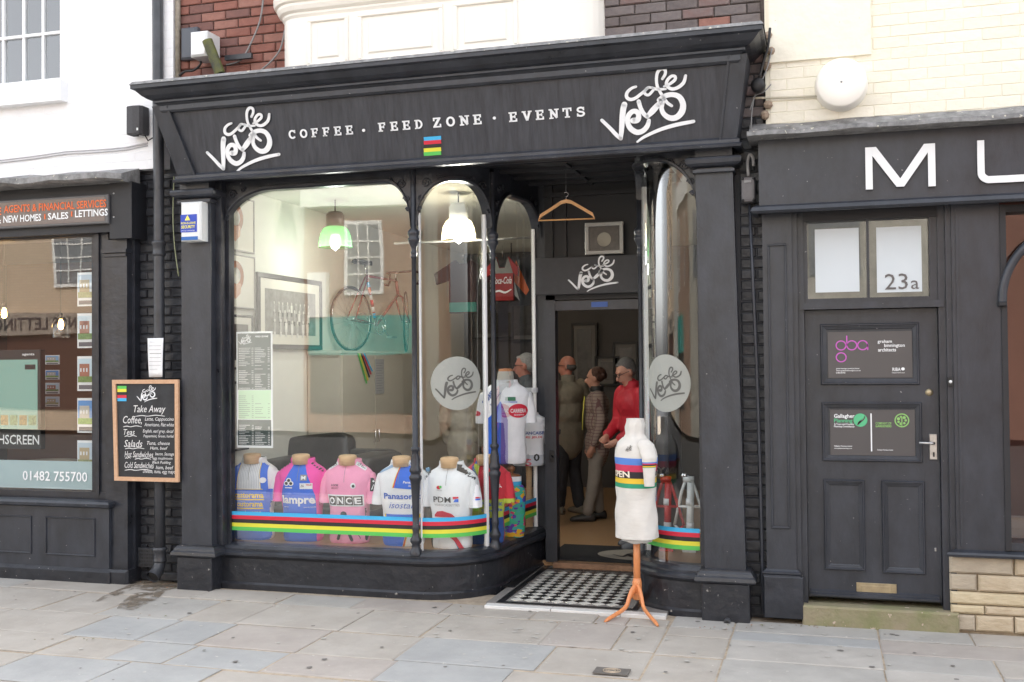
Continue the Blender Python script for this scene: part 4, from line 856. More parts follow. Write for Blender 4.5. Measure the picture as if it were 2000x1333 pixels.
em = cat_shapes(ring2(0, 0, .9, .16), *[disc2(.5 * math.cos(a), .5 * math.sin(a), .17 + .05 * (k % 2), n=8) for k, a in enumerate([i * PI / 3.5 for i in range(7)])], stroke([(0, -.8, .1), (0, .4, .16)]))
df('emblem', em, (1747, 808, 1776, 835), GRNL)
# lock, lever handle, letter plate, weather bar, keyhole
p = at(1815, 767, .10); rbld(MB().lathe([(0, -.014), (.012, -.014), (.02, -.006), (.025, 0)], (p.x, .10, p.z), 18, M=Matrix.Rotation(PI / 2, 4, 'X').to_4x4() @ Matrix.Scale(-1, 4, (0, 0, 1))), 'door_lock', BRASS, dr, fix=True)
p = at(1823, 873, .10); hp = rbld(MB().bbox(p.x - .025, p.x + .023, .088, .10, p.z - .085, p.z + .085, .003), 'lever_handle', METAL, dr)
q = at(1795, 866, .06); mh = MB(); mh.tube([(p.x, .09, q.z), (p.x, .055, q.z), (p.x - .02, .048, q.z), (q.x, .048, q.z + .003)], .009, 10); rbld(mh, 'lever_handle', METAL, dr)
rbld(MB().box(p.x - .005, p.x + .006, .086, .088, p.z - .065, p.z - .035), 'keyhole', BLACK, dr)
lp_ = rbld(MB().bbox(xx(1667), xx(1745.5), .094, .10, zz(1161), zz(1139), .002), 'letter_plate', BRASS, dr); rbld(MB().bbox(xx(1676), xx(1736), .0905, .094, zz(1157), zz(1144), .002), 'letter_flap', BRASS, dr)
rbld(MB().sweep([(0, .155), (.02, .155), (.035, .165), (.035, .178), (.02, .186), (.02, .192), (0, .205)], [((-.08, .10), (0, -1)), ((.735, .10), (0, -1))]), 'weather_bar', PAINTR, dr, fix=True)
p = at(1827, 1074, .1); rbld(MB().bbox(p.x - .006, p.x + .006, .096, .10, p.z - .012, p.z + .012, .002), 'keyhole_cover', METAL, dr)
p = at(1856, 746, 0); db = empty('doorbell', (p.x, -.001, p.z), 'small white and black doorbell on the grey panel beside the door handle', 'doorbell'); MB().bbox(-.018, .018, -.014, 0, -.03, .03, .003).build('case', BLACK, db); MB().lathe([(0, -.020), (.009, -.018), (.011, -.013)], n=14, M=Matrix.Rotation(PI / 2, 4, 'X') @ Matrix.Scale(-1, 4, (0, 0, 1))).build('button', WHITED, db)
# mossy stone doorstep
MOSS = mat('mossy_sandstone', (.30, .25, .18), .9, vs=5, bump=.012, bs=16, c2=(.20, .205, .10), speck=((.50, .40, .33), .66, 20))
rbld(MB().bbox(-.135, .84, -.035, .3, GZ - .03, .118, .012), 'doorstep', MOSS)
# plain panel and arched window at the right edge
xw = at(1957, 700, 0).x
rbld(MB().box(.835, xw, 0, .3, .52, 2.80), 'wall_panel', PAINTR); rbld(MB().box(.86, .875, -.008, 0, .55, 2.73), 'panel_moulding', PAINTR)
rbld(MB().sweep([(-.01, .485), (.05, .485), (.055, .50), (.045, .512), (0, .525), (-.01, .525)], [((.822, 0), (-1, -1)), ((4.5, 0), (0, -1))]), 'window_sill', PAINTR, fix=True)
rbld(MB().box(xw, xw + .035, -.012, .2, .53, 2.745), 'window_frame', PAINTD); rbld(MB().box(xw + .03, 4.5, .0, .2, .53, .58), 'window_frame', PAINTR); rbld(MB().box(xw + .03, 4.5, .02, .2, 2.70, 2.745), 'window_frame', PAINTD)
mm = MB(); mm.add([(xw, .1, .55), (4.5, .1, .55), (4.5, .1, 2.72), (xw, .1, 2.72)], [(0, 1, 2, 3)]); rbld(mm, 'window_pane', GLASS)
rbld(MB().box(xw + .01, xw + .03, .03, .09, .56, 2.7), 'frame_edge', mat('bare_wood_edge', (.55, .33, .22), .6))
mb = MB(); zc = at(1957, 590, 0).z; rows = []
for k in range(19):
    a = PI - PI / 2 * k / 18; cx = xw + .42; R1 = .42
    for_ = [(R1 + .02, 0), (R1 + .02, -.03), (R1 - .005, -.045), (R1 - .03, -.03), (R1 - .03, .02), (R1 + .02, .02)]
    rows.append([Vector((cx + r_ * math.cos(a), .0 + yy, zc + r_ * 1.12 * math.sin(a))) for r_, yy in for_])
mb.grid(rows, 0, True, True); rbld(mb, 'window_arch', PAINTR); rbld(MB().bbox(xw - .02, xw + .03, -.05, 0, zc - .03, zc, .006), 'arch_corbel', PAINTD)
rbld(MB().box(1.0, 4.6, 2.6, 2.7, .0, 3.2), 'interior_wall', mat('red_brown_wall', (.16, .07, .055), .8)); rbld(MB().box(1.0, 1.05, .25, 2.6, 0, 3.2), 'interior_wall', MATS['red_brown_wall'])
# coursed stone plinth, stone by stone
SB = [mat('buff_stone_%s' % n, a, .85, vs=7, bump=.008, bs=18, c2=b, stretch=(1, 1, 2.2)) for n, a, b in (('warm', (.43, .35, .24), (.54, .46, .34)), ('grey', (.36, .31, .24), (.46, .40, .31)), ('gold', (.48, .40, .26), (.58, .50, .35)), ('pale', (.52, .47, .36), (.62, .56, .43)))]
sp = rbld(MB().box(.84, 4.5, .03, .3, GZ - .03, .485), 'stone_plinth', mat('buff_mortar', (.34, .28, .20), .95, .2, 20, .004, 50))
for v0, v1, us, cs in ((655, 748, (1258, 1600, 1612, 2000), (1, 0, 2)), (755, 842, (1258, 1403, 1412, 1900), (1, 0, 1)), (850, 915, (1260, 1920, 1930, 2100), (2, 2, 1)), (922, 966, (1262, 1440, 1446, 2000), (2, 0, 2)), (973, 1058, (1266, 1390, 1394, 1598, 1606, 2000), (1, 0, 0, 0, 3))):
    for a, b in zip(us[0::2], us[1::2]):
        xa_, xb_ = at(1400 + a * .3623, 1150, .0).x, at(1400 + b * .3623, 1150, .0).x; zt_, zb_ = at(1900, 850 + v0 * .3623, 0).z, at(1900, 850 + v1 * .3623, 0).z
        c_ = SB[cs[us.index(a) // 2 % len(cs)]]
        o = MB().bbox(xa_, xb_, .002 + random.uniform(-.006, .006), .04, max(zb_, GZ), zt_, .012).build('stone', c_, None); setp(o, sp)
# ================================================================== ACROSS THE STREET (stands behind the camera, seen mirrored in the glass)
OY = -17.0
op = empty('brick_house_opposite', (-10.5, OY, 0), 'brown brick house across the street with teal shop fascia, seen only as a reflection', 'building')
def ob(mb, name, m, par=None): o = mb.build(name, m, None); setp(o, par or op); return o
OB = mat('opposite_brown_brick', (.27, .15, .095), .85, .25, 3, .004, 20)
def brick_tex(m, c1, c2, mo):
    t = m.node_tree; b = t.nodes['Principled BSDF']; br = t.nodes.new('ShaderNodeTexBrick'); br.inputs['Color1'].default_value = (*c1, 1); br.inputs['Color2'].default_value = (*c2, 1); br.inputs['Mortar'].default_value = (*mo, 1)
    br.inputs['Scale'].default_value = 1; br.inputs['Brick Width'].default_value = .23; br.inputs['Row Height'].default_value = .075; br.inputs['Mortar Size'].default_value = .008
    tc = t.nodes.new('ShaderNodeTexCoord'); mp = t.nodes.new('ShaderNodeMapping'); mp.inputs['Rotation'].default_value = (PI / 2, 0, 0)
    t.links.new(tc.outputs['Object'], mp.inputs[0]); t.links.new(mp.outputs[0], br.inputs[0]); t.links.new(br.outputs[0], b.inputs['Base Color'])
brick_tex(OB, (.42, .25, .16), (.34, .19, .12), (.34, .28, .22))
OC = mat('opposite_yellow_brick', (.5, .38, .24), .85); brick_tex(OC, (.66, .50, .34), (.60, .45, .30), (.5, .4, .3))
ob(MB().box(-12.8, -5.0, OY - 8, OY, 0, 8.2), 'wall', OB); ob(MB().box(-12.8, -5.0, OY - .3, OY + .25, 5.75, 6.35), 'cornice', CREAM)
ob(MB().box(-12.6, -8.9, OY - .1, OY + .15, 1.95, 2.95), 'shop_fascia', TEAL); ob(MB().box(-12.6, -8.9, OY - .1, OY + .05, .5, 1.95), 'shop_window', mat('opposite_dark_glass', (.03, .035, .035), .1))
def osash(x0, x1, z0, z1, par, add):
    f = add(MB().box(x0 - .09, x1 + .09, OY, OY + .05, z0 - .1, z1 + .1), 'sash_window', CREAM); add(MB().box(x0, x1, OY + .05, OY + .055, z0, z1), 'window_pane', mat('net_curtain_glass', (.24, .25, .25), .15))
    for k in range(1, 3): add(MB().box(x0 + (x1 - x0) * k / 3 - .02, x0 + (x1 - x0) * k / 3 + .02, OY + .055, OY + .07, z0, z1), 'glazing_bar', CREAM)
    for k in range(1, 4): add(MB().box(x0, x1, OY + .055, OY + .075, z0 + (z1 - z0) * k / 4 - .02, z0 + (z1 - z0) * k / 4 + .02), 'glazing_bar', CREAM)
osash(-11.6, -10.7, 3.6, 5.3, op, ob); osash(-8.2, -7.2, 3.6, 5.3, op, ob)
ob(MB().box(-12.6, -12.1, OY, OY + .2, 2.95, 4.1), 'bracket', CREAM)
oq = empty('pale_house_opposite', (-15, OY, 0), 'pale rendered house across the street, seen only as a reflection', 'building')
o = MB().box(-16.5, -12.82, OY - 8, OY - .05, 0, 8.6).build('wall', mat('pale_render', (.50, .48, .42), .8, .05, 3)); setp(o, oq)
orr = empty('yellow_brick_house_opposite', (-20, OY, 0), 'yellow brick house across the street with lettings sign, seen only as a reflection', 'building')
def o3(mb, name, m): o = mb.build(name, m, None); setp(o, orr); return o
o3(MB().box(-26, -16.52, OY - 8, OY, 0, 7.8), 'wall', OC); osash(-20.4, -19.1, 4.05, 5.5, orr, o3); osash(-24, -22.8, 4.05, 5.5, orr, o3)
o3(MB().box(-25, -17.2, OY, OY + .2, 2.65, 3.25), 'shop_fascia', mat('dull_beige_fascia', (.34, .28, .22), .6)); o3(MB().box(-25, -17.2, OY, OY + .05, .6, 2.6), 'shop_window', mat('brown_shop_glass', (.10, .05, .035), .3))
tx = norm(text2d('KINGS LETTINGS', .01), 3.3, .34); o = emb(([(-x, y) for x, y in tx[0]], [f[::-1] for f in tx[1]]), Vector((-19.2, OY + .21, 2.78)), XA, ZA, Vector((0, 1, 0)), .004)
o = o.build('lettering', mat('dark_letter', (.06, .05, .05), .6)); setp(o, orr)
for nm, x0, x1, hh, c in (('cream_house_opposite', -4.98, 3.0, 7.6, (.50, .46, .38)), ('red_house_opposite', 3.02, 14, 8.4, (.26, .13, .09))):
    e = empty(nm, ((x0 + x1) / 2, OY, 0), ('cream' if 'cream' in nm else 'red brick') + ' house across the street, seen only as a reflection', 'building')
    o = MB().box(x0, x1, OY - 8, OY, 0, hh).build('wall', mat(nm, c, .8, .1, 2)); setp(o, e)
    for k in range(2):
        q = x0 + (x1 - x0) * (.2 + .4 * k); o = MB().box(q, q + 1.1, OY, OY + .04, 3.6, 5.3).build('window', mat('net_curtain_glass', (.2, .2, .2), .2)); setp(o, e)
# unseen solid blocks added to shade the street and stop light leaking indoors
RDK = mat('shade_block_masonry', (.28, .2, .16), .9)
cb(MB().box(-5.03, -.33, .36, 8.5, 3.96, 7.4), 'upper_shade_block', RDK); lb(MB().box(-14, -5.05, 1.0, 8.5, 3.42, 7.2), 'upper_shade_block', RDK); rbld(MB().box(-.31, 12, .36, 8.5, 3.30, 7.4), 'upper_shade_block', RDK)
cb(MB().box(-5.03, -.33, 6.75, 8.5, 0, 3.95), 'rear_shade_block', RDK); lb(MB().box(-14, -5.05, 3.35, 8.5, 0, 3.4), 'rear_shade_block', RDK); rbld(MB().box(-.25, 12, 2.75, 8.5, 0, 3.29), 'rear_shade_block', RDK); rbld(MB().box(4.65, 12, .1, 2.7, 0, 3.29), 'rear_shade_block', RDK); rbld(MB().box(4.65, 12, .1, .35, 3.3, 7.4), 'rear_shade_block', RDK)
lb(MB().box(-14, -9.65, .1, 3.3, 0, 7.2), 'rear_shade_block', WHITEW)
# ================================================================== STREET FURNITURE ON THE FRONTS
# drainpipe between the shops
PIPE = mat('black_pipe_paint', (.045, .048, .055), .35, .3, 8, .002, 30)
dp = empty('drainpipe', (-5.14, .02, 0), 'black cast iron drainpipe running down between the estate agent and the cafe', 'drainpipe')
pc = MB(); pc.tube([(0, 0, .22), (0, 0, 1.0), (0, 0, 2.0), (.0, 0, 3.2), (-.005, .0, 3.9), (-.01, 0, 6.6)], .043, 14); pc.build('pipe', PIPE, dp)
for z in (.24, 2.72): MB().lathe([(.043, z - .07), (.054, z - .06), (.054, z - .05), (.05, z - .04), (.05, z + .02), (.058, z + .03), (.058, z + .05), (.043, z + .055)], n=16).build('socket', PIPE, dp)
MB().tube([(0, 0, .26), (0, 0, .17), (0, -.03, .11), (0, -.10, .07)], [.045, .046, .05, .052], 14, cap=False).build('shoe', PIPE, dp)
MB().tube([(0, -.045, .095), (0, -.085, .075)], .042, 12).build('shoe_mouth', BLACK, dp)
e = empty('air_brick', (at(283, 1090, .1).x, .09, at(283, 1108, .1).z), 'square black air brick with rows of holes beside the drainpipe foot', 'vent')
MB().bbox(-.06, .09, 0, .03, 0, .16, .004).build('plate', BRICKB, e)
for j in range(5):
    for i in range(6): bx('hole', -.05 + i * .023, -.036 + i * .023, -.002, .004, .014 + j * .028, .03 + j * .028, BLACK, e)
e = empty('waste_pipe', (at(1421, 1215, -.09).x, -.09, at(1421, 1220, -.1).z + .01), 'stub of waste pipe poking from the foot of the right plinth', 'pipe')
MB().tube([(0, .05, .012), (0, -.04, .008)], .022, 14).build('pipe', PIPE, e); MB().tube([(0, -.035, .008), (0, -.042, .008)], .013, 10).build('mouth', BLACK, e)
# speaker on the white wall
p = at(268, 237, .0); e = empty('wall_speaker', (p.x, -.03, p.z), 'dark grey rounded loudspeaker mounted at the edge of the white wall', 'speaker')
m = MB(); m.sweep([(0, -.115), (.006, -.11), (.006, .11), (0, .115), (-.05, .115), (-.05, -.115)], [((-.07, .08), (-1, 0)), ((-.072, .0), (-1, -.3)), ((-.055, -.02), (-.5, -1)), ((0, -.028), (0, -1)), ((.055, -.02), (.5, -1)), ((.072, .0), (1, -.3)), ((.07, .08), (1, 0))]); m.build('case', mat('speaker_grey', (.05, .05, .055), .6, .2, 60), e, fix=True)
bx('badge', .035, .05, -.03, -.024, -.09, -.07, WHITED, e); MB().tube([(.05, .05, -.1), (.08, .06, -.16), (.14, .07, -.13)], .006, 6).build('cable', BLACK, e)
m = MB()
for k, (dy, dz) in enumerate(((0, 0), (.0, -.02))):
    pts = [at(x, y, .06) + Vector((0, 0, dz)) for x, y in ((-60, 322), (0, 313), (60, 306), (130, 296), (200, 292), (245, 288), (288, 280))]
    m.tube(pts, .006, 6)
e = m.build('wall_cable', mat('painted_cable', (.6, .6, .62), .6)); tag(e, 'white painted cables sagging across the white wall below the speaker', 'cable', kind=None)
# alarm box
p = at(378, 434, -.1); e = empty('alarm_box', (p.x, -.04, p.z), 'white burglar alarm box with a blue label on the left black pilaster', 'alarm box')
w, h = .092, .155
MB().bbox(-w, w, -.10, 0, -h, h, .012).build('case', WHITED, e)
bx('label', -w * .97, w * .62, -.103, -.10, -.085, .055, mat('security_blue', (.02, .06, .45), .4), e); bx('label', -w * .9, w * .7, -.103, -.10, -.148, -.12, mat('base_blue', (.01, .12, .42), .3), e)
YL = mat('yellow_print', (.85, .78, .12), .5)
emb(poly2([(0, 0), (.05, 0), (.025, .043)]), Vector((-.05, -.103, .008)), XA, ZA, NF, .002).build('warning_triangle', YL, e)
emb(norm(text2d('RON-E-LOWE', .02), .13, .018), Vector((-.083, -.103, -.022)), XA, ZA, NF, .002).build('lettering', YL, e)
emb(norm(text2d('SECURITY', .03), .125, .024), Vector((-.082, -.103, -.055)), XA, ZA, NF, .002).build('lettering', YL, e)
emb(norm(text2d('24 hour monitoring', .01), .12, .010), Vector((-.082, -.103, -.078)), XA, ZA, NF, .002).build('lettering', LETTER, e)
# chalkboard
TLx, TRx = at(223, 843, -.06).x, at(352, 843, -.06).x; zt, zb = at(290, 742, -.06).z, at(290, 940, -.06).z
e = empty('chalkboard', ((TLx + TRx) / 2, -.065, zb), 'wooden framed chalkboard menu hung between the two black shopfronts', 'chalkboard')
w = (TRx - TLx) / 2; h = zt - zb; L0 = .02
def bl_(z): return -w + L0 * (1 - z / h) * 1.0   # left edge leans a little
def quadbar(pts, name, m): mb = MB(); n = len(pts); mb.add([(x, -.022, z) for x, z in pts] + [(x, .0, z) for x, z in pts], [tuple(range(n)), tuple(range(n, 2 * n))[::-1]] + [(i, n + i, n + (i + 1) % n, (i + 1) % n) for i in range(n)]); return mb.build(name, m, e)
f = .032
quadbar([(bl_(0), 0), (w, 0), (w - f, f), (bl_(f) + f, f)], 'frame_rail', FRWOOD); quadbar([(bl_(h), h), (bl_(h - f) + f, h - f), (w - f, h - f), (w, h)], 'frame_rail', FRWOOD)
quadbar([(bl_(0), 0), (bl_(f) + f, f), (bl_(h - f) + f, h - f), (bl_(h), h)], 'frame_rail', FRWOOD); quadbar([(w, 0), (w, h), (w - f, h - f), (w - f, f)], 'frame_rail', FRWOOD)
mb = MB(); mb.add([(bl_(0) + .01, -.008, .01), (w - .01, -.008, .01), (w - .01, -.008, h - .01), (bl_(h) + .01, -.008, h - .01)], [(0, 1, 2, 3)]); mb.build('slate', CHALK, e)
sc = 2 * w / 129.
def cbt(name, sh, px, m, off=.002):
    x0, y0, x1, y1 = px; o_ = Vector((-w + (x0 - 223) * sc, -.0085, h - (y1 - 742) * h / 198))
    return emb(norm(sh, (x1 - x0) * sc, (y1 - y0) * h / 198), o_, XA, ZA, NF, off).build(name, m, e)
for i, mm in enumerate((GRN_S, YEL_S, BLK_S, RED_S, BLUE_S)): cbt('stripe', rect2(0, 0, 1, 1), (232, 754 + i * 6, 250, 760 + i * 6), mm)
cbt('logo', LOGO, (270, 753, 310, 786), LETTER)
for t, px in (('Take Away', (264, 792, 326, 810)), ('Coffee,', (243, 813, 280, 830)), ('Latte, Cappuccino', (286, 815, 342, 824)), ('Americano, Flat white', (285, 826, 342, 834)), ('Teas', (244, 839, 266, 850)), ('English, earl grey, decaf', (282, 839, 342, 847)), ('Peppermint, Green, herbal', (283, 849, 342, 856)), ('Salads', (245, 860, 281, 874)), ('Tuna, cheese', (290, 862, 334, 870)), ('Ham, beef', (296, 872, 330, 879)), ('Hot Sandwiches', (246, 882, 302, 894)), ('bacon, Sausage', (306, 883, 342, 891)), ('egg mushroom', (301, 892, 339, 899)), ('Black Pudding', (300, 900, 336, 907)), ('Cold Sandwiches', (246, 903, 303, 915)), ('ham, beef', (307, 909, 341, 917)), ('cheese, tuna, egg mayo', (282, 917, 345, 926))):
    cbt('lettering', norm(text2d(t, .002, .25)), px, CHALKW)
for x0, x1, y in ((268, 325, 812), (243, 280, 833), (246, 270, 852), (247, 285, 876), (247, 258, 895), (266, 298, 896), (246, 300, 918)):
    cbt('underline', stroke([(0, 0, .5), (2, .6, .6), (4, .1, .5), (7, .9, .6), (10, .2, .4)]), (x0, y - 1.5, x1, y + 2), CHALKW)
a = at(288, 700, -.02); 
e = empty('paper_notice', (at(307, 700, -.02).x, -.035, at(307, 737, -.02).z), 'white typed paper notice pinned just above the chalkboard', 'notice')
hh = at(307, 661, -.02).z - at(307, 737, -.02).z
mb = MB(); rows = [[Vector((x * (.062 + .012 * z / hh) , -.004 * math.sin(z * 9) - .006 * abs(x), z)) for x in (-1, -.3, .4, 1)] for z in [hh * k / 8 for k in range(9)]]
mb.grid(rows); o = mb.build('sheet', PAPER, e); so = o.modifiers.new('t', 'SOLIDIFY'); so.thickness = .001
for k, (x0, x1) in enumerate(((-.05, .0), (-.055, .055), (-.055, .05), (-.05, .055), (-.05, .05), (-.055, .055), (-.055, .05), (-.05, .02))): bx('typed_line', x0, x1, -.013, -.0118, hh * (.9 - k * .10), hh * (.9 - k * .10) + (.004 if k == 3 else .0022), GREYM, e)
# box, lamp and cables on the brick above the cornice
p = at(368, 85, .06); e = empty('meter_cover', (p.x, .08, p.z), 'dark grey rounded cover fixed to the brick behind the white box', 'cover'); MB().bbox(-.07, .08, -.03, .03, -.13, .13, .015).build('plate', mat('slate_plastic', (.08, .09, .11), .5), e)
p = at(392, 86, -.1); e = empty('junction_box', (p.x, -.02, p.z), 'white square junction box on the red brick above the cornice', 'box'); MB().bbox(-.09, .06, -.09, .1, -.10, .10, .012).build('case', WHITED, e); MB().box(-.075, .045, -.095, -.089, -.085, .085).build('lid', WHITE, e)
p = at(405, 80, -.12); q = at(430, 145, -.1); e = empty('floodlight_tube', (p.x, -.12, p.z), 'mossy black angled pipe resting on the cornice beside the white box', 'pipe')
d_ = q - Vector((p.x, -.12, p.z)); MB().tube([(0, 0, 0), d_ * .5, d_], .042, 14, cap=False).build('pipe', mat('mossy_black', (.03, .03, .03), .6, vs=10, c2=(.13, .14, .02)), e); MB().tube([d_ * .02, d_ * .06], .036, 12).build('pipe_mouth', BLACK, e)
MB().box(.06, .30, .15, .18, -.12, -.08).build('bracket', PIPE, e)
def cable(pts, Y, lab, r=.007, m=GREYM):
    P_ = [at(x, y, Y) for x, y in pts]; mb = MB(); 
    sm = []
    for i in range(len(P_) - 1):
        a0, a1, a2, a3 = P_[max(i - 1, 0)], P_[i], P_[i + 1], P_[min(i + 2, len(P_) - 1)]
        for t in (0, .25, .5, .75): sm.append(.5 * ((2 * a1) + (a2 - a0) * t + (2 * a0 - 5 * a1 + 4 * a2 - a3) * t * t + (3 * a1 - a0 - 3 * a2 + a3) * t ** 3))
    sm.append(P_[-1]); mb.tube(sm, r, 6); return tag(mb.build('cable', m), lab, 'cable')
cable([(515, -10), (508, 40), (490, 85), (470, 118), (442, 127)], .07, 'grey cable curving down the red brick towards the angled pipe')
cable([(556, 60), (548, 95), (530, 120), (503, 143)], .07, 'short grey cable looping from the cream bay down to the cornice')
cable([(350, 148), (362, 140), (378, 138), (392, 125), (388, 112)], .02, 'tangled black cable under the white junction box', .009, BLACK)
cable([(340, 345), (338, 420), (341, 480), (349, 540)], -.02, 'thin greenish cable hanging beside the alarm box', .005, mat('green_cable', (.22, .24, .14), .5))
# right side: siren, cable clutter, light switch box with conduit
p = at(1481, 168, -.05); e = empty('round_siren', (p.x, -.05, p.z), 'round black siren between the cafe cornice and the cream wall', 'siren'); MB().lathe([(0, -.05), (.03, -.05), (.048, -.035), (.05, 0), (.04, .08), (0, .08)], n=20, M=Matrix.Rotation(-PI / 2, 4, 'X')).build('case', BLACK, e, fix=True)
cable([(1470, 192), (1530, 191), (1596, 188)], .02, 'thin pipe from the cafe corner to the round cover', .008, mat('cream_cable', (.5, .46, .36), .6))
cable([(1504, 55), (1500, 90), (1490, 125), (1483, 152)], -.05, 'twisted black cable behind the cornice end', .010, BLACK); cable([(1508, 95), (1496, 140), (1472, 195), (1466, 262)], .0, 'pale cable dropping from the cornice end to the grey canopy', .005, GREYM)
cable([(1506, 165), (1492, 180), (1475, 188), (1465, 215)], -.02, 'thin grey cable bent behind the siren', .004, GREYM)
cable([(1462, 345), (1460, 318), (1464, 303), (1470, 308), (1472, 325)], .0, 'hooked grey conduit above the isolator box', .012, GREYM)
p = at(1462, 372, .0); e = empty('isolator_box', (p.x, .0, p.z), 'grey electrical isolator box with a conduit tail on the dark bricks', 'electrical box')
IB = mat('grey_painted_box', (.12, .115, .12), .45, .15, 20)
MB().bbox(-.045, .045, -.04, .05, -.085, .085, .008).build('case', IB, e)
for x in (-.036, .036):
    for z in (-.074, .074): MB().lathe([(0, -.012), (.008, -.012), (.011, 0)], (x, -.036, z), 10, M=Matrix.Rotation(-PI / 2, 4, 'X')).build('screw', BLACK, e)
bx('switch_window', -.025, .02, -.046, -.04, .045, .062, GREYM, e); bx('cover', -.03, .03, -.044, -.04, -.065, .04, IB, e)
cp = [at(x, y, .02) for x, y in ((1464, 398), (1471, 560), (1478, 720), (1484, 900), (1488, 1060), (1490, 1200))]
tag(MB().tube(cp, .011, 8).build('conduit', MATS['grey_shop_paint']), 'grey conduit running down the dark bricks from the isolator box to the pavement', 'conduit')
p = at(1643, 165, -.02); e = empty('round_wall_cover', (p.x, .045, p.z), 'large round cream painted cover on the cream brick wall', 'cover')
MB().lathe([(0, .13), (.08, .13), (.152, .125), (.162, .115), (.172, .0)], n=40, M=Matrix.Rotation(PI / 2, 4, 'X')).build('dish', CREAM, e, fix=True); MB().lathe([(0, .134), (.006, .133), (.007, .13)], n=10, M=Matrix.Rotation(PI / 2, 4, 'X')).build('screw', GREYM, e, fix=True)
RUB = mat('broken_brick', (.30, .23, .17), .9, .4, 20, .01, 30)
for k, (x, y) in enumerate(((1500, 70), (1506, 100), (1498, 130), (1500, 205), (1494, 225))):
    p = at(x, y, .03); m = MB(); m.ell((0, 0, 0), (.035, .03, .03), n=7, m=4); m.sm = [False] * len(m.sm); o = m.build('broken_brick_edge', RUB, None, p, (k, k * 2, k)); setp(o, rs)
# ================================================================== IN THE DOORWAY
p = at(1106, 420, .75); e = empty('coat_hanger', (p.x, .75, at(1106, 392, .75).z), 'empty wooden coat hanger hanging under the doorway soffit', 'hanger')
hw = (at(1160, 425, .75).x - at(1050, 425, .75).x) / 2; zh = at(1106, 392, .75).z - at(1106, 428, .75).z
HW = mat('hanger_wood', (.70, .36, .13), .35, vs=12, c2=(.78, .46, .2), coat=.3)
top = [(-hw, -zh), (-hw * .93, -zh + .045), (-hw * .5, -.045), (-.04, .0), (0, .008), (.04, 0), (hw * .5, -.045), (hw * .93, -zh + .04), (hw, -zh - .005)]
bot = [(x * (1 if abs(x) > hw * .9 else 1), z - (.012 if abs(x) > hw * .95 else .028)) for x, z in top]
mb = MB(); rows = []
for (x, z), (x2, z2) in zip(top, bot): rows.append([Vector((x, -.008, z)), Vector((x, .008, z)), Vector((x2, .008, z2)), Vector((x2, -.008, z2))])
mb.grid(rows, 0, False, True); mb.f += [(0, 1, 2, 3), tuple(4 * (len(rows) - 1) + i for i in (3, 2, 1, 0))]; mb.mi += [0, 0]; mb.sm += [False] * 2
mb.build('shoulders', HW, e, fix=True); MB().tube([(-hw * .97, 0, -zh - .002), (hw * .97, 0, -zh - .008)], .006, 8).build('trouser_bar', HW, e)
hk = [(0, 0, 0), (0, 0, .03)] + [(.018 * math.sin(a) - .0, 0, .048 - .018 * math.cos(a)) for a in [.0 + k * .45 for k in range(1, 10)]]
MB().tube(hk, .0028, 6).build('hook', CHROME, e); MB().tube([(0, 0, .066), (.0, 0, 3.28 - e.location.z)], .0015, 5).build('cord', GREYM, e)
SY = 1.28
a, b = at(1045, 541, SY), at(1262, 535, SY); zt, zb = at(1150, 501, SY).z, at(1150, 574, SY).z
e = empty('hanging_sign_board', ((a.x + b.x) / 2, SY, zb), 'dark grey board with the white cafe logo over the open doorway', 'sign')
w = (b.x - a.x) / 2; MB().bbox(-w, w + .1, 0, .03, 0, zt - zb, .004).build('board', mat('charcoal_board', (.055, .055, .058), .7, .15, 12), e)
q0, q1 = at(1109, 536, SY), at(1208, 536, SY); lz0, lz1 = at(1158, 571, SY).z, at(1158, 500, SY).z
emb(norm(LOGO, q1.x - q0.x, lz1 - lz0 - .004), Vector((q0.x - e.location.x, -.002, lz0 - zb + .003)), XA, ZA, NF, .002).build('logo', LETTER, e)
def framed(name, c, w, h, yaw, fr, mt, pic, lab, cat='picture', mw=.05, fw=.03, art=None):
    e = empty(name, c, lab, cat, rz=yaw)
    for a_, b_, c_, d_ in ((-w / 2, w / 2, h - fw, h), (-w / 2, w / 2, 0, fw), (-w / 2, -w / 2 + fw, fw, h - fw), (w / 2 - fw, w / 2, fw, h - fw)): MB().bbox(a_, b_, -.02, .01, c_, d_, .004).build('frame_rail', fr, e)
    bx('mount', -w / 2 + fw, w / 2 - fw, -.008, .008, fw, h - fw, mt, e); bx('print', -w / 2 + fw + mw, w / 2 - fw - mw, -.011, -.008, fw + mw, h - fw - mw, pic, e)
    if art: art(e, w, h)
    return e
PH = mat('dim_photo', (.05, .045, .04), .3, .6, 14)
z0 = at(1180, 497, SY + .05).z; p = at(1180, 465, SY + .05)
def art0(e, w, h): MB().lathe([(0, 0), (.055, 0), (.06, .002)], (0, -.013, h * .46), 20, M=Matrix.Rotation(PI / 2, 4, 'X')).build('print', mat('disc_print', (.35, .33, .27), .5), e, fix=True)
framed('framed_picture', (p.x, SY + .06, z0), at(1217, 465, SY).x - at(1142, 465, SY).x, at(1180, 433, SY).z - z0, 0, mat('silver_frame', (.42, .42, .40), .4), PH, PH, 'silver framed dark picture with a pale disc standing on the logo board', mw=.01, fw=.032, art=art0)
dm = empty('door_mat', (-1.72, 1.80, .057), 'black door mat with a beige oval logo just inside the doorway', 'mat')
bx('mat', -.58, .55, -.36, .38, 0, .010, mat('mat_pile', (.022, .022, .024), .95, .3, 200, .003, 200), dm)
mo, mf = disc2(.22, -.02, .40, .26, 36); m = MB(); m.add([(x, y, .0135) for x, y in mo], mf); m.build('logo_disc', mat('mat_beige', (.33, .30, .25), .95, .1, 200), dm)
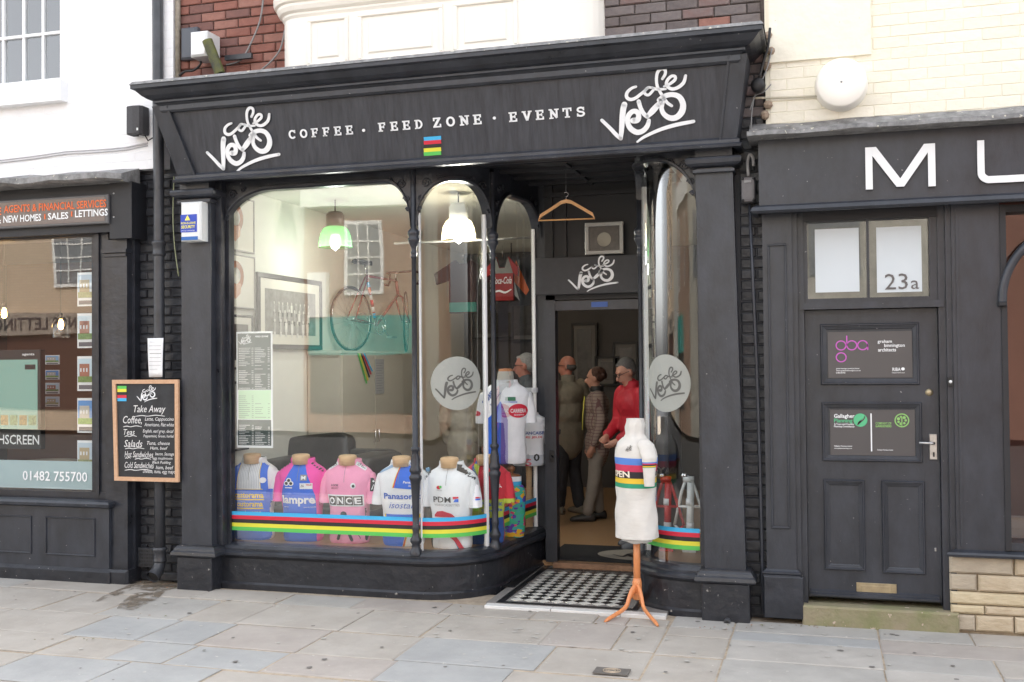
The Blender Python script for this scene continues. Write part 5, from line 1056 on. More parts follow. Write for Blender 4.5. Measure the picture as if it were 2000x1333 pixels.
lg = norm(LOGO, .52, .34); m = MB(); m.add([(x - .04, y - .19, .0165) for x, y in lg[0]], lg[1]); m.build('logo', BLACK, dm)
# ================================================================== FILMS ON THE GLASS
def on_path(name, sh, path, s0, z0, m, off=.006, par=None, sub=.05):
    b = bmesh.new(); bv = [b.verts.new((x, y, 0)) for x, y in sh[0]]
    for f_ in sh[1]:
        try: b.faces.new([bv[i] for i in f_])
        except Exception: pass
    for _ in range(5):
        es = [e_ for e_ in b.edges if abs(e_.verts[0].co.x - e_.verts[1].co.x) > sub]
        if not es: break
        bmesh.ops.subdivide_edges(b, edges=es, cuts=1)
    b.verts.index_update(); V = []
    for v in b.verts:
        p_, n_ = pat(path, s0 + v.co.x); V.append((p_[0] + n_[0] * off, p_[1] + n_[1] * off, z0 + v.co.y))
    mb = MB(); mb.add(V, [[v.index for v in f_.verts] for f_ in b.faces]); b.free(); o = mb.build(name, m, None); setp(o, par or cafe); return o
zs0, zs1 = at(640, 1053 - 22 + 12, .14).z, at(640, 1009 - 4, .14).z
for k, mm in enumerate((BLUE_S, RED_S, BLK_S, YEL_S, GRN_S)):
    hz = (zs1 - zs0) / 5; z = zs1 - (k + 1) * hz
    for (q0, q1) in ((.03, sC1 - .015), (sC1 + .015, sC2 - .02), (sC2 + .035, sEnd - .05)): on_path('stripe_film', rect2(0, 0, q1 - q0, hz, 24, 1), LPATH, q0, z, mm)
    on_path('stripe_film', rect2(0, 0, sR1 - sR_a - .04, hz, 16, 1), RPATH, sR_a + .0, z, mm)
def disc_logo(path, pxc, pyc, rx, ry):
    s = s_at_px(path, pxc); p_, n_ = pat(path, s); zc = at(pxc, pyc, p_[1]).z
    on_path('logo_disc', disc2(rx, ry, rx, ry, 40), path, s - rx, zc - ry, FROST, .004); on_path('logo', norm(LOGO, rx * 1.62, ry * 1.20), path, s - rx * .84, zc - ry * .62, mat('logo_dark_fill', (.10, .10, .095), .5), .006, sub=.03)  # no holes cut: dark grey strokes paint in the dim room behind
disc_logo(LPATH, 893, 749, .205, .205); disc_logo(RPATH, 1300, 749, .19, .205)
# menu panel hanging behind the big pane
a, b = at(462, 760, .2), at(532, 760, .2); zt, zb = at(497, 648, .2).z, at(497, 875, .2).z
e = empty('window_menu', (a.x, .2, zb), 'tall white framed menu sheet hanging inside the big window at left', 'menu'); w, h = b.x - a.x, zt - zb
bx('backing', 0, w, 0, .008, 0, h, PAPER, e); MD = mat('menu_dark', (.03, .055, .055), .4, .2, 8)
bx('sheet', .012, w - .012, -.002, 0, h * .50, h * .985, MD, e); bx('sheet', .018, w - .014, -.002, 0, h * .245, h * .495, mat('menu_green_paper', (.50, .72, .48), .6), e); bx('sheet', .012, w - .012, -.002, 0, h * .02, h * .24, MD, e)
emb(norm(LOGO, w * .38, h * .09), Vector((w * .06, -.003, h * .885)), XA, ZA, NF, .001).build('logo', LETTER, e); emb(norm(text2d('FEED ZONE', .03), w * .36, h * .013), Vector((w * .54, -.003, h * .95)), XA, ZA, NF, .001).build('lettering', LETTER, e)
rn = random.Random(2)
for cx in (.07, .52):
    for band, (f0, f1, n, mm) in enumerate(((.51, .87, 24, CHALKW), (.26, .46, 12, mat('menu_ink', (.2, .3, .2), .7)), (.03, .22, 13, CHALKW))):
        m = MB()
        for k in range(n):
            if rn.random() < .2: continue
            z = h * (f0 + (f1 - f0) * k / n); m.box(w * cx, w * (cx + rn.uniform(.15, .33)), -.0035, -.002, z, z + .004); m.box(w * (cx + .36), w * (cx + .41), -.0035, -.002, z, z + .004)
        o = m.build('menu_lines', mm, e); o['kind'] = 'stuff'
# ================================================================== INSIDE THE CAFE
def lamp(px, py, Y, rad, tint, power, lab, bodym, es, shade):
    p = at(px, py, Y); e = empty('pendant_lamp', p, lab, 'pendant lamp')
    MB().lathe([(rad, -.0), (rad * .98, .05), (rad * .9, .12), (rad * .72, .175), (rad * .45, .20)], n=28).build('shade', glow_glass(shade), e)
    MB().lathe([(0, -.03), (rad * .25, .0), (rad * .35, .06), (rad * .25, .12), (0, .13)], n=16).build('bulb', mat('bulb_' + lab[:5], (1, 1, 1), .3, emit=tint, es=es), e)
    MB().lathe([(0, .195), (rad * .55, .195), (rad * .55, .30), (rad * .4, .33), (0, .34)], n=20).build('gear_housing', bodym, e); MB().tube([(0, 0, .33), (0, 0, 3.28 - p.z)], .006, 6).build('flex', BLACK, e)
    ld = bpy.data.lights.new('pendant_light', 'POINT'); ld.energy = power; ld.color = tint; ld.shadow_soft_size = .06; lo = bpy.data.objects.new('pendant_light', ld); COL.objects.link(lo); lo.parent = e; lo.location = (0, 0, -.12)
def glow_glass(tint):
    m = bpy.data.materials.new('lamp_shade'); m.use_nodes = True; t = m.node_tree; t.nodes.clear(); L = t.links
    o = t.nodes.new('ShaderNodeOutputMaterial'); mx = t.nodes.new('ShaderNodeMixShader'); mx.inputs[0].default_value = .45; tr = t.nodes.new('ShaderNodeBsdfTransparent'); df_ = t.nodes.new('ShaderNodeBsdfTranslucent'); df_.inputs[0].default_value = (*tint, 1); tr.inputs[0].default_value = tuple(.6 + .4 * v for v in tint) + (1,)
    L.new(tr.outputs[0], mx.inputs[1]); L.new(df_.outputs[0], mx.inputs[2]); L.new(mx.outputs[0], o.inputs[0]); return m
lamp(655, 484, 1.5, .155, (1, 1, .95), 2.0, 'green tinted glass pendant lamp lit behind the big window', mat('lamp_body', (.10, .09, .085), .4), .35, (.30, .85, .32))
lamp(896, 470, 1.5, .155, (1, .97, .90), 6.5, 'warm white glass pendant lamp lit behind the narrow curved window', WHITED, 3, (1, .86, .55))
for (px, py, Y) in ((1000, 640, 5.5), (1125, 500, 4.6)):
    p = at(px, py, Y); e = empty('pendant_lamp', (p.x, Y, 2.75), 'small lit ceiling lamp deep inside the cafe, ' + ('left of the door post' if px < 1050 else 'seen through the open doorway'), 'ceiling lamp', 'ceiling spots at the back of the cafe')
    MB().lathe([(0, 0), (.05, 0), (.06, .1), (.02, .14), (0, .14)], n=14).build('shade', WHITED, e); MB().tube([(0, 0, .14), (0, 0, .53)], .008, 6).build('stem', BLACK, e); MB().ell((0, 0, -.01), (.04, .04, .02)).build('bulb', BULB, e)
    ld = bpy.data.lights.new('spot_light', 'POINT'); ld.energy = .8; ld.color = (1, .9, .75); ld.shadow_soft_size = .08; lo = bpy.data.objects.new('spot_light', ld); COL.objects.link(lo); lo.parent = e; lo.location = (0, 0, -.06)
# pictures on the left wall
WX = IX0 + .012
def wallpic(y0, y1, px, pyt, pyb, fr, mt, pic, lab, mw, fw, art=None):
    yc = (y0 + y1) / 2; zt_, zb_ = atx(px, pyt, WX).z, atx(px, pyb, WX).z
    return framed('framed_picture', (WX + .02, yc, zb_), y1 - y0, zt_ - zb_, PI / 2, fr, mt, pic, lab, 'picture', mw, fw, art)
def yat(px): return atx(px, 650, WX).y
FRG = mat('grey_thin_frame', (.25, .24, .22), .5); MT = mat('cream_mount', (.62, .60, .52), .7)
def crest(e, w, h):
    MB().lathe([(0, 0), (w * .2, 0), (w * .2, .003)], (0, -.012, h * .6), 24, M=Matrix.Rotation(PI / 2, 4, 'X')).build('print', mat('rust_print', (.50, .22, .12), .6), e, fix=True)
    MB().lathe([(0, .003), (w * .11, .003), (w * .11, .005)], (0, -.012, h * .6), 24, M=Matrix.Rotation(PI / 2, 4, 'X')).build('print', MT, e, fix=True)
    mb = MB(); mb.prism([(-w * .14, h * .46), (w * .14, h * .46), (w * .12, h * .28), (0, h * .17), (-w * .12, h * .28)], -.013, -.010); mb.build('print', mat('rust_print2', (.52, .28, .18), .6), e)
wallpic(.20, yat(491), 472, 388, 494, FRG, MT, MT, 'pale framed print of a round rust coloured badge, uppermost on the left wall', .0, .014, crest)
wallpic(.20, yat(492), 472, 500, 604, FRG, MT, MT, 'pale framed print with a rust and green emblem, middle of the left wall column', .0, .014, crest)
wallpic(.20, yat(488), 470, 616, 722, BLACK, MT, PH, 'black framed print of a dark helmet shape, partly behind the menu', .06, .02)
wallpic(.20, yat(478), 465, 745, 880, BLACK, mat('grey_mount', (.4, .39, .36), .7), mat('grey_mount', (.4, .39, .36), .7), 'tall grey framed sheet low on the left wall behind the menu', .0, .02)
def team(e, w, h):
    q0_ = h / 34; r = random.Random(5); A = mat('photo_grey', (.34, .33, .31), .5, .4, 30); B = mat('photo_pale', (.62, .61, .57), .5, .2, 30); D = mat('photo_dark', (.07, .07, .07), .5)
    for row, (zz, n, s) in enumerate(((.60, 9, .9), (.50, 8, 1.0), (.36, 7, 1.1))):
        for k in range(n):
            x = (-.30 + .6 * (k + .5 + r.uniform(-.1, .1)) / n) * w; z = h * (zz + r.uniform(-.01, .01)); q = q0_ * s
            m = MB(); m.box(x - q * 1.0, x + q * 1.0, -.0135 - row * .001, -.012, z - q * 4, z - q * .2, 0); m.ell((x, -.013 - row * .001, z + q * .6), (q * .6, .002, q * .8), 1, 8, 5); m.box(x - q * .7, x - q * .1, -.013 - row * .001, -.012, z - q * 6, z - q * 4, 2 if row < 2 else 1); m.box(x + q * .1, x + q * .7, -.013 - row * .001, -.012, z - q * 6, z - q * 4, 2 if row < 2 else 1)
            m.build('photo_figure', [r.choice([A, B, A]), B, D], e)
wallpic(yat(497), yat(623), 560, 541, 683, BLACK, MT, mat('photo_ground', (.20, .195, .18), .5, .4, 12), 'large black framed black and white team photograph on the left wall', .09, .045, team)
# cupboard along the left wall, the bicycle stands on it
cyx0, cyx1 = -4.77, -4.42; cy0 = atx(665, 690, cyx1).y; cy1 = cy0 + 1.55; cz = atx(665, 690, cyx1).z
e = empty('cupboard', (-4.6, (cy0 + cy1) / 2, .055), 'tall cream cupboard with two handled doors below the bicycle', 'cupboard')
CUP = mat('cream_laminate', (.60, .57, .48), .5, .03, 3); ox, oy = -4.6, (cy0 + cy1) / 2
def eb(name, x0, x1, y0, y1, z0, z1, m): return bx(name, x0 - ox, x1 - ox, y0 - oy, y1 - oy, z0 - .055, z1 - .055, m, e)
eb('carcass', cyx0, cyx1, cy0, cy1, .055, cz, CUP); eb('worktop', cyx0, cyx1 + .02, cy0 - .02, cy1, cz, cz + .025, CUP)
for k in range(2):
    y0, y1 = cy0 + .01 + k * .77, cy0 + .775 + k * .77; eb('door', cyx1, cyx1 + .018, y0, y1 - .01, .15, cz - .01, CUP)
    hy = y1 - .05 if k == 0 else y0 + .04; MB().tube([(cyx1 + .018 - ox, hy - oy, .9), (cyx1 + .04 - ox, hy - oy, .9), (cyx1 + .04 - ox, hy - oy, 1.02), (cyx1 + .018 - ox, hy - oy, 1.02)], .006, 6).build('handle', CHROME, e)
for k, mm in enumerate((GRN_S, YEL_S, BLK_S, RED_S, BLUE_S)):
    mb = MB(); y = cy0 + .33 + k * .035; x = cyx1 + .024 + k * .0006 - ox; mb.add([(x, y - oy, cz - .055), (x, y + .035 - oy, cz - .055), (x, y + .24 - oy, cz - .36 + k * .03), (x, y + .20 - oy, cz - .36 + k * .03)], [(0, 1, 2, 3)]); mb.build('diagonal_stripe', mm, e)
e2 = empty('typed_sheet', (cyx1 + .022, cy0 + .88, cz - .42), 'grey typed sheet stuck on the cupboard door', 'notice', rz=PI / 2); bx('sheet', -.11, .11, -.004, 0, 0, .36, mat('grey_paper', (.42, .42, .42), .8), e2)
for k in range(12): bx('typed_line', -.09, .05 + .04 * (k % 2), -.005, -.004, .03 + k * .026, .035 + k * .026, GREYM, e2)
# bicycle, parallel to the wall
RF = mat('red_bike_enamel', (.22, .02, .022), .3, coat=.4); TY = mat('tyre_rubber', (.03, .03, .03), .7)
by0 = atx(700, 640, -4.58).y; bk = empty('bicycle', (-4.66, by0, cz + .026), 'red racing bicycle with drop bars standing on the cream cupboard', 'bicycle', rz=math.radians(77))
R_ = .335; WB = .98
def wheel(x, rot=0):
    M = Matrix.Translation((x, 0, R_)) @ Matrix.Rotation(rot, 4, 'Z'); w_ = MB()
    w_.tube([M @ Vector((R_ * .985 * math.cos(a), 0, R_ * .985 * math.sin(a))) for a in [2 * PI * k / 40 for k in range(41)]], .012, 8, cap=False); o = w_.build('wheel', TY, bk)
    MB().tube([M @ Vector((R_ * .935 * math.cos(a), 0, R_ * .935 * math.sin(a))) for a in [2 * PI * k / 40 for k in range(41)]], .008, 6, cap=False).build('rim', CHROME, o)
    for k in range(28):
        a = 2 * PI * k / 28; s_ = .025 * (1 if k % 2 else -1); m = MB(); m.tube([M @ Vector((0.02 * math.cos(a + .8), s_, .02 * math.sin(a + .8))), M @ Vector((R_ * .93 * math.cos(a), 0, R_ * .93 * math.sin(a)))], .0013, 3, cap=False); m.build('spoke', CHROME, o)
    MB().tube([M @ Vector((0, -.05, 0)), M @ Vector((0, .05, 0))], .016, 8).build('hub', CHROME, o)
wheel(0); wheel(WB, .55)
BB = (.43, 0, .28); ST = (.27, 0, .80); HT = (.80, 0, .78); HB = (.835, 0, .63); FA = (WB, 0, R_)
fr = MB()
for a_, b_, r_ in ((BB, ST, .0155), (ST, HT, .014), (BB, HB, .0165), (HT, HB, .018)): fr.tube([a_, b_], r_, 10)
for s_ in (-.045, .045): fr.tube([(0, s_ * 1.3, R_), (.36, s_ * .7, .29)], .009, 8); fr.tube([(0, s_ * 1.3, R_), (.265, s_ * .4, .79)], .008, 8)
fr.build('frame', RF, bk); m = MB()
for s_ in (-.045, .045): m.tube([HB, (.85, s_, .60), (.93, s_ * 1.1, .42), (WB, s_ * 1.1, R_)], [.014, .012, .011, .009], 8)
m.build('fork', RF, bk)
for k, (t0, mm) in enumerate(((.15, BLUE_S), (.28, LETTER), (.42, RED_S), (.52, LETTER), (.66, ORNG), (.78, BLUE_S))):
    a_, b_ = Vector(BB), Vector(ST); MB().tube([a_.lerp(b_, t0), a_.lerp(b_, t0 + .10)], .0165, 10).build('seat_tube_band', mm, bk)
MB().tube([ST, (.24, 0, .93)], .013, 8).build('seat_post', CHROME, bk)
m = MB(); m.grid([[Vector((x, w_ * math.cos(a), .945 + .02 * math.sin(a) - (.0 if math.sin(a) > 0 else .01))) for a in [2 * PI * k / 12 for k in range(12)]] for x, w_ in ((.08, .02), (.09, .065), (.16, .07), (.24, .035), (.32, .02), (.36, .008))], 0, True, True); m.build('saddle', BLACK, bk)
MB().tube([HT, (.79, 0, .86), (.87, 0, .88)], .012, 8).build('stem', CHROME, bk)
for s_ in (-1, 1): MB().tube([(.87, 0, .88), (.87, s_ * .14, .885), (.89, s_ * .19, .885), (.955, s_ * .2, .87), (.97, s_ * .2, .80), (.93, s_ * .2, .745), (.86, s_ * .2, .75)], .0125, 8).build('handlebar', mat('bar_tape', (.08, .03, .03), .7), bk); 
for r_, y_ in ((.10, -.05), (.075, -.062)): MB().tube([(BB[0] + r_ * math.cos(a), y_, BB[2] + r_ * math.sin(a)) for a in [2 * PI * k / 24 for k in range(25)]], .006, 6, cap=False).build('chainring', CHROME, bk)
MB().tube([(BB[0], -.07, BB[2]), (BB[0] + .10, -.09, BB[2] - .13)], .008, 6).build('crank', CHROME, bk); MB().tube([(BB[0], .07, BB[2]), (BB[0] - .10, .09, BB[2] + .13)], .008, 6).build('crank', CHROME, bk)
for q in ((BB[0] + .10, -.13, BB[2] - .13), (BB[0] - .10, .13, BB[2] + .13)): MB().box(q[0] - .04, q[0] + .04, q[1] - .04, q[1] + .04, q[2] - .01, q[2] + .01).build('pedal', METAL, bk)
MB().tube([(0, -.05, R_ + .04), (BB[0], -.05, BB[2] + .1)], .003, 4).build('chain', METAL, bk); MB().tube([(0, -.05, R_ - .04), (.03, -.05, R_ - .11), (BB[0], -.05, BB[2] - .1)], .003, 4).build('chain', METAL, bk)
# leather sofa
a, b = at(522, 900, 1.15), at(765, 900, 1.35); sx = b.x - a.x
sf = empty('leather_sofa', ((a.x + b.x) / 2, 1.35, .055), 'dark leather sofa with rounded arms behind the row of torsos', 'sofa')
zt = at(580, 852, 1.35).z - .055; za = at(720, 893, 1.35).z - .055
def soft(name, c, r, M=None):
    m = MB(); n = 20; rows = []
    for i in range(13):
        v = -PI / 2 + PI * i / 12; row = []
        for k in range(n):
            u = 2 * PI * k / n; f_ = lambda t: math.copysign(abs(t) ** .32, t)
            q = Vector((r[0] * f_(math.cos(v)) * f_(math.cos(u)), r[1] * f_(math.cos(v)) * f_(math.sin(u)), r[2] * f_(math.sin(v)))); row.append(Vector(c) + (M @ q if M else q))
        rows.append(row)
    m.grid(rows, 0, True, True); return m.build(name, LEATH, sf, fix=True)
soft('backrest', (-sx * .22, .22, zt - .25), (sx * .30, .11, .25), Matrix.Rotation(-.10, 3, 'Y') @ Matrix.Rotation(-.2, 3, 'X')); soft('seat', (0, -.1, .36), (sx * .45, .38, .12)); soft('arm', (sx * .36, -.05, za - .2), (.16, .42, .24)); soft('arm', (-sx * .42, -.05, za - .25), (.12, .42, .24)); soft('base', (0, 0, .18), (sx * .47, .42, .15))
soft('backrest', (sx * .2, .26, za - .12), (sx * .25, .1, .17))
# scarf and pennants hanging from the ceiling
p = at(560, 372, 1.9); e = empty('rainbow_scarf', (p.x, 1.9, at(558, 424, 1.9).z), 'short rainbow striped scarf hanging from the ceiling', 'scarf'); hh = at(558, 366, 1.9).z - e.location.z
for k, mm in enumerate((RED_S, BLK_S, YEL_S, BLUE_S)):
    mb = MB(); mb.grid([[Vector((x + (-.02 * z / hh), .01 * math.sin(z * 12 + k), z)) for x in (-.06 + k * .03, -.031 + k * .03)] for z in [hh * i / 8 for i in range(9)]]); o = mb.build('stripe', mm, e); so = o.modifiers.new('s', 'SOLIDIFY'); so.thickness = .002
# jerseys hung on the far rail
def flatshirt(px, py, Y, w, h, m, lab, deco=None, sleeveless=False):
    p = at(px, py, Y); e = empty('hanging_jersey', (p.x, Y, p.z - h / 2), lab, 'jersey')
    sh = .12 if not sleeveless else .02
    out = [(-w / 2 * .8, 0), (w / 2 * .8, 0), (w / 2 * .8, h * .62), (w / 2 + sh, h * .55), (w / 2 + sh * 1.2, h * .75), (w * .22, h), (w * .12, h * .93 if not sleeveless else h * .75), (-w * .12, h * .93 if not sleeveless else h * .75), (-w * .22, h), (-w / 2 - sh * 1.2, h * .75), (-w / 2 - sh, h * .55), (-w / 2 * .8, h * .62)]
    MB().prism(out, -.025, .025).build('cloth', m, e)
    if deco: deco(e, w, h)
    MB().tube([(0, 0, h), (0, 0, h + .12)], .004, 6).build('hanger_hook', CHROME, e)
    return e
REDJ = mat('red_cotton', (.30, .02, .02), .8, .1, 20); GRJ = mat('grey_cotton', (.22, .22, .20), .8, .2, 10); DKJ = mat('dark_cotton', (.04, .04, .045), .8, .2, 10)
def coke(e, w, h):
    emb(norm(text2d('Coca-Cola', .01, .4), w * .7, h * .16), Vector((-w * .35, -.026, h * .38)), XA, ZA, NF, .004).build('lettering', LETTER, e); emb(norm(stroke([(0, 0, .3), (2, .5, .5), (4, 0, .5), (6, .8, .3)]), w * .7, h * .1), Vector((-w * .35, -.026, h * .16)), XA, ZA, NF, .004).build('wave', LETTER, e)
    MB().prism([(-w * .4, h * .62), (w * .4, h * .62), (w * .22, h * .99), (w * .1, h * .74), (-w * .1, h * .74), (-w * .22, h * .99)], -.028, -.0255).build('yoke', GRJ, e)
flatshirt(982, 545, 3.2, .30, .46, REDJ, 'red sleeveless vest with white script, hanging deep in the cafe', coke, True)
flatshirt(1022, 548, 3.6, .36, .55, DKJ, 'dark jersey with orange and red flashes hanging beside the red vest', lambda e, w, h: (MB().prism([(-w * .3, h * .5), (w * .1, h * .2), (w * .2, h * .3), (-w * .2, h * .9)], -.028, -.026).build('flash', ORNG, e), MB().prism([(-w * .38, h * .3), (-w * .1, h * .1), (-w * .3, h * .6)], -.03, -.028).build('flash', PAPER, e)))
flatshirt(905, 560, 4.2, .42, .62, mat('maroon_cotton', (.05, .018, .022), .8, .2), 'maroon and blue jersey framed behind the lamp', lambda e, w, h: MB().box(-w * .4, w * .4, -.028, -.026, h * .02, h * .2).build('hem_band', TEAL, e))
for (px, py, Y, w, h, lab) in ((1142, 700, IY1 - .05, .36, .95, 'tall narrow black framed picture, leftmost on the dark back wall'), (1186, 725, IY1 - .05, .34, .4, 'low black framed picture behind the woman on the back wall'), (1222, 712, IY1 - .05, .34, .6, 'black framed picture with a mount, rightmost on the back wall'), (963, 600, IY1 - .05, .6, .9, 'dark framed jersey on the back wall left of the door post'), (1010, 600, IY1 - .05, .7, .95, 'dark framed picture on the back wall behind the hanging jerseys')):
    p = at(px, py, Y); framed('framed_picture', (p.x, Y, p.z - h / 2), w, h, 0, BLACK, mat('dark_mount', (.16, .155, .15), .8), PH, lab, mw=.05)
# ------------------------------------------------------------------ bicycle forks/frames standing in the right bay
def upframe(px, m, lab):
    p = at(px, 1080, .62); e = empty('upended_bike_frame', (p.x, .62, .327), lab, 'bicycle frame')
    h = at(px, 932, .62).z - .327
    f_ = MB(); f_.tube([(0, 0, .02), (.015, 0, h * .93)], .028, 12); f_.build('main_tube', m, e)
    f_ = MB()
    for s_ in (-1, 1): f_.tube([(s_ * .02, 0, h * .97), (s_ * .055, 0, h * .8), (s_ * .12 + .01, 0, h * .35)], .012, 8)
    f_.build('stay', m, e)
    MB().tube([(-.08, 0, h * .6), (.085, 0, h * .6)], .011, 8).build('bridge', m, e); MB().tube([(-.04, 0, h * .97), (.04, 0, h * .97)], .024, 10).build('bottom_bracket', m, e)
    for s_ in (-1, 1): MB().tube([(s_ * .12 + .01, 0, h * .35), (0, 0, .09)], .010, 8).build('stay', m, e)
    MB().box(-.05, .05, -.04, .04, 0, .02).build('foot', m, e); MB().ell((-.03, 0, h + .01), (.03, .02, .02)).build('cap', CHROME, e)
    for z in (.3, .62): MB().tube([(.005, 0, h * z), (.007, 0, h * z + .05)], .0295, 12).build('decal_band', LETTER, e)
upframe(1303, mat('red_enamel', (.55, .02, .02), .25, coat=.4), 'upright red bicycle frame standing in the right curved window'); upframe(1347, mat('white_enamel', (.66, .68, .68), .25, coat=.4), 'upright white bicycle frame standing next to the red one')
p = at(836, 925, .8); e = empty('water_bottle', (p.x, .8, .327), 'clear water bottle behind the fifth torso in the window', 'bottle'); hb = at(836, 914, .8).z - .327
MB().lathe([(0, 0), (.035, .0), (.036, hb * .75), (.02, hb * .9), (.016, hb * .97)], n=14).build('body', mat('pale_bottle', (.35, .42, .45), .2), e); MB().lathe([(.018, hb * .95), (.018, hb), (0, hb)], n=12).build('cap', mat('blue_cap', (.2, .4, .6), .4), e)
# ================================================================== JERSEY TORSOS
def torso_rows(H=.70, w=1.0, d=1.0, n=40):
    sec = [(0, .135, .095, 0), (.04, .145, .102, 0), (.16, .140, .100, 0), (.28, .142, .102, -.004), (.40, .160, .112, -.01), (.50, .166, .116, -.012), (.56, .172, .110, -.008), (.595, .168, .102, -.002), (.62, .148, .092, .002), (.64, .122, .082, .004), (.655, .102, .076, .004), (.672, .090, .073, .002), (.695, .086, .072, 0)]
    rows = []
    for z, a, b, yo in sec:
        r = []
        for k in range(n):
            t = 2 * PI * k / n; c, s_ = math.cos(t), math.sin(t); f_ = lambda v: math.copysign(abs(v) ** .82, v)
            r.append(Vector((a * w * f_(c), b * d * f_(s_) + yo, z * H / .70)))
        rows.append(r)
    return rows
def dens(rows, m=3):
    out = []
    for i in range(len(rows) - 1):
        a0, a1, a2, a3 = rows[max(i - 1, 0)], rows[i], rows[i + 1], rows[min(i + 2, len(rows) - 1)]
        for q in range(m):
            t = q / m; out.append([.5 * ((2 * p1) + (p2 - p0) * t + (2 * p0 - 5 * p1 + 4 * p2 - p3) * t * t + (3 * p1 - p0 - 3 * p2 + p3) * t ** 3) for p0, p1, p2, p3 in zip(a0, a1, a2, a3)])
    out.append(rows[-1]); return out
def wrinkle(rows, amp, seed):
    r = random.Random(seed); ph = [r.uniform(0, 6) for _ in range(4)]
    for i, row in enumerate(rows):
        n = len(row); c = sum(row, Vector()) / n
        for k, p in enumerate(row):
            t = 2 * PI * k / n; v = amp * (math.sin(5 * t + p.z * 14 + ph[0]) + .7 * math.sin(-4 * t + p.z * 30 + ph[1]) + .6 * math.sin(9 * t - p.z * 22 + ph[2]))
            d = (p - c); d.z = 0
            if d.length > .03: p += d.normalized() * v
    return rows
def sleeve_rows(sd, H=.70, length=.23, r0=.064, r1=.062, out=.028, n=20, w=1.0, fwd_=-.01):
    a = Vector((sd * .135 * w, 0, .585 * H / .70)); b = Vector((sd * (.155 * w + out * .75), fwd_, .50 * H / .70)); c = Vector((sd * (.155 * w + out), fwd_ * 2, (.585 - length) * H / .70))
    rows = []
    for i in range(10):
        t = i / 9; p = a * (1 - t) ** 2 + b * 2 * t * (1 - t) + c * t * t; dv = (b - a) * (1 - t) + (c - b) * t; dv.normalize(); u = Vector((0, 1, 0)); v = dv.cross(u).normalized(); r = (r0 * .72 if i == 0 else r0 + (r1 - r0) * t)
        rows.append([p + (u * math.cos(2 * PI * k / n) * .9 + v * math.sin(2 * PI * k / n) * (.80 if i else .6)) * r for k in range(n)])
    return rows
def bvh_of(mb): return BVHTree.FromPolygons([Vector(v) for v in mb.v], mb.f)
DSC = [1.19, 1.045]
def decal(name, sh, bvh, m, par, off=.0035, sub=.011, drot=0.0, origin=Vector((0, 0, 0))):
    b = bmesh.new(); bv = [b.verts.new((x * DSC[0], y * DSC[1], 0)) for x, y in sh[0]]
    for f_ in sh[1]:
        try: b.faces.new([bv[i] for i in f_])
        except Exception: pass
    bmesh.ops.triangulate(b, faces=b.faces[:])
    for _ in range(6):
        es = [e_ for e_ in b.edges if e_.calc_length() > sub]
        if not es: break
        bmesh.ops.subdivide_edges(b, edges=es, cuts=1); bmesh.ops.triangulate(b, faces=b.faces[:])
    b.verts.index_update(); V = []; bad = set(); c, s_ = math.cos(drot), math.sin(drot); D_ = Vector((-s_, c, 0)); X_ = Vector((c, s_, 0))
    for v in b.verts:
        o_ = X_ * v.co.x + Vector((0, 0, v.co.y)) - D_ * 1.0; h, nn, idx, dd = bvh.ray_cast(o_, D_)
        if h is None: bad.add(v.index); V.append(Vector((0, 0, 0)))
        else: V.append(h - D_ * (off + .001))
    F_ = [[v.index for v in f_.verts] for f_ in b.faces if not any(v.index in bad for v in f_.verts)]
    F_ = [f_ for f_ in F_ if max((V[a] - V[b_]).length for a in f_ for b_ in f_) < .09]
    b.free(); mb = MB(); mb.add(V, F_, 0, True); 
    return mb.build(name, m, par)
def cloth(name, c, var=.05): return mat(name, c, .8, var, 6, .010, 9, sheen=.1)
JW, JB, JP, JPD, JR, JY = cloth('white_jersey', (.80, .82, .85)), cloth('blue_jersey', (.03, .15, .72)), cloth('pink_jersey', (.90, .36, .55)), cloth('hot_pink_jersey', (.88, .08, .42)), cloth('red_jersey', (.62, .04, .06)), cloth('lime_jersey', (.50, .60, .08))
JNAVY = cloth('deep_blue_jersey', (.03, .09, .32)); JGREY = cloth('grey_stripe_jersey', (.50, .53, .57)); YEL = mat('yellow_lettering', (.88, .62, .02), .6); BLKP = mat('black_print', (.03, .03, .03), .6)
TH = .665
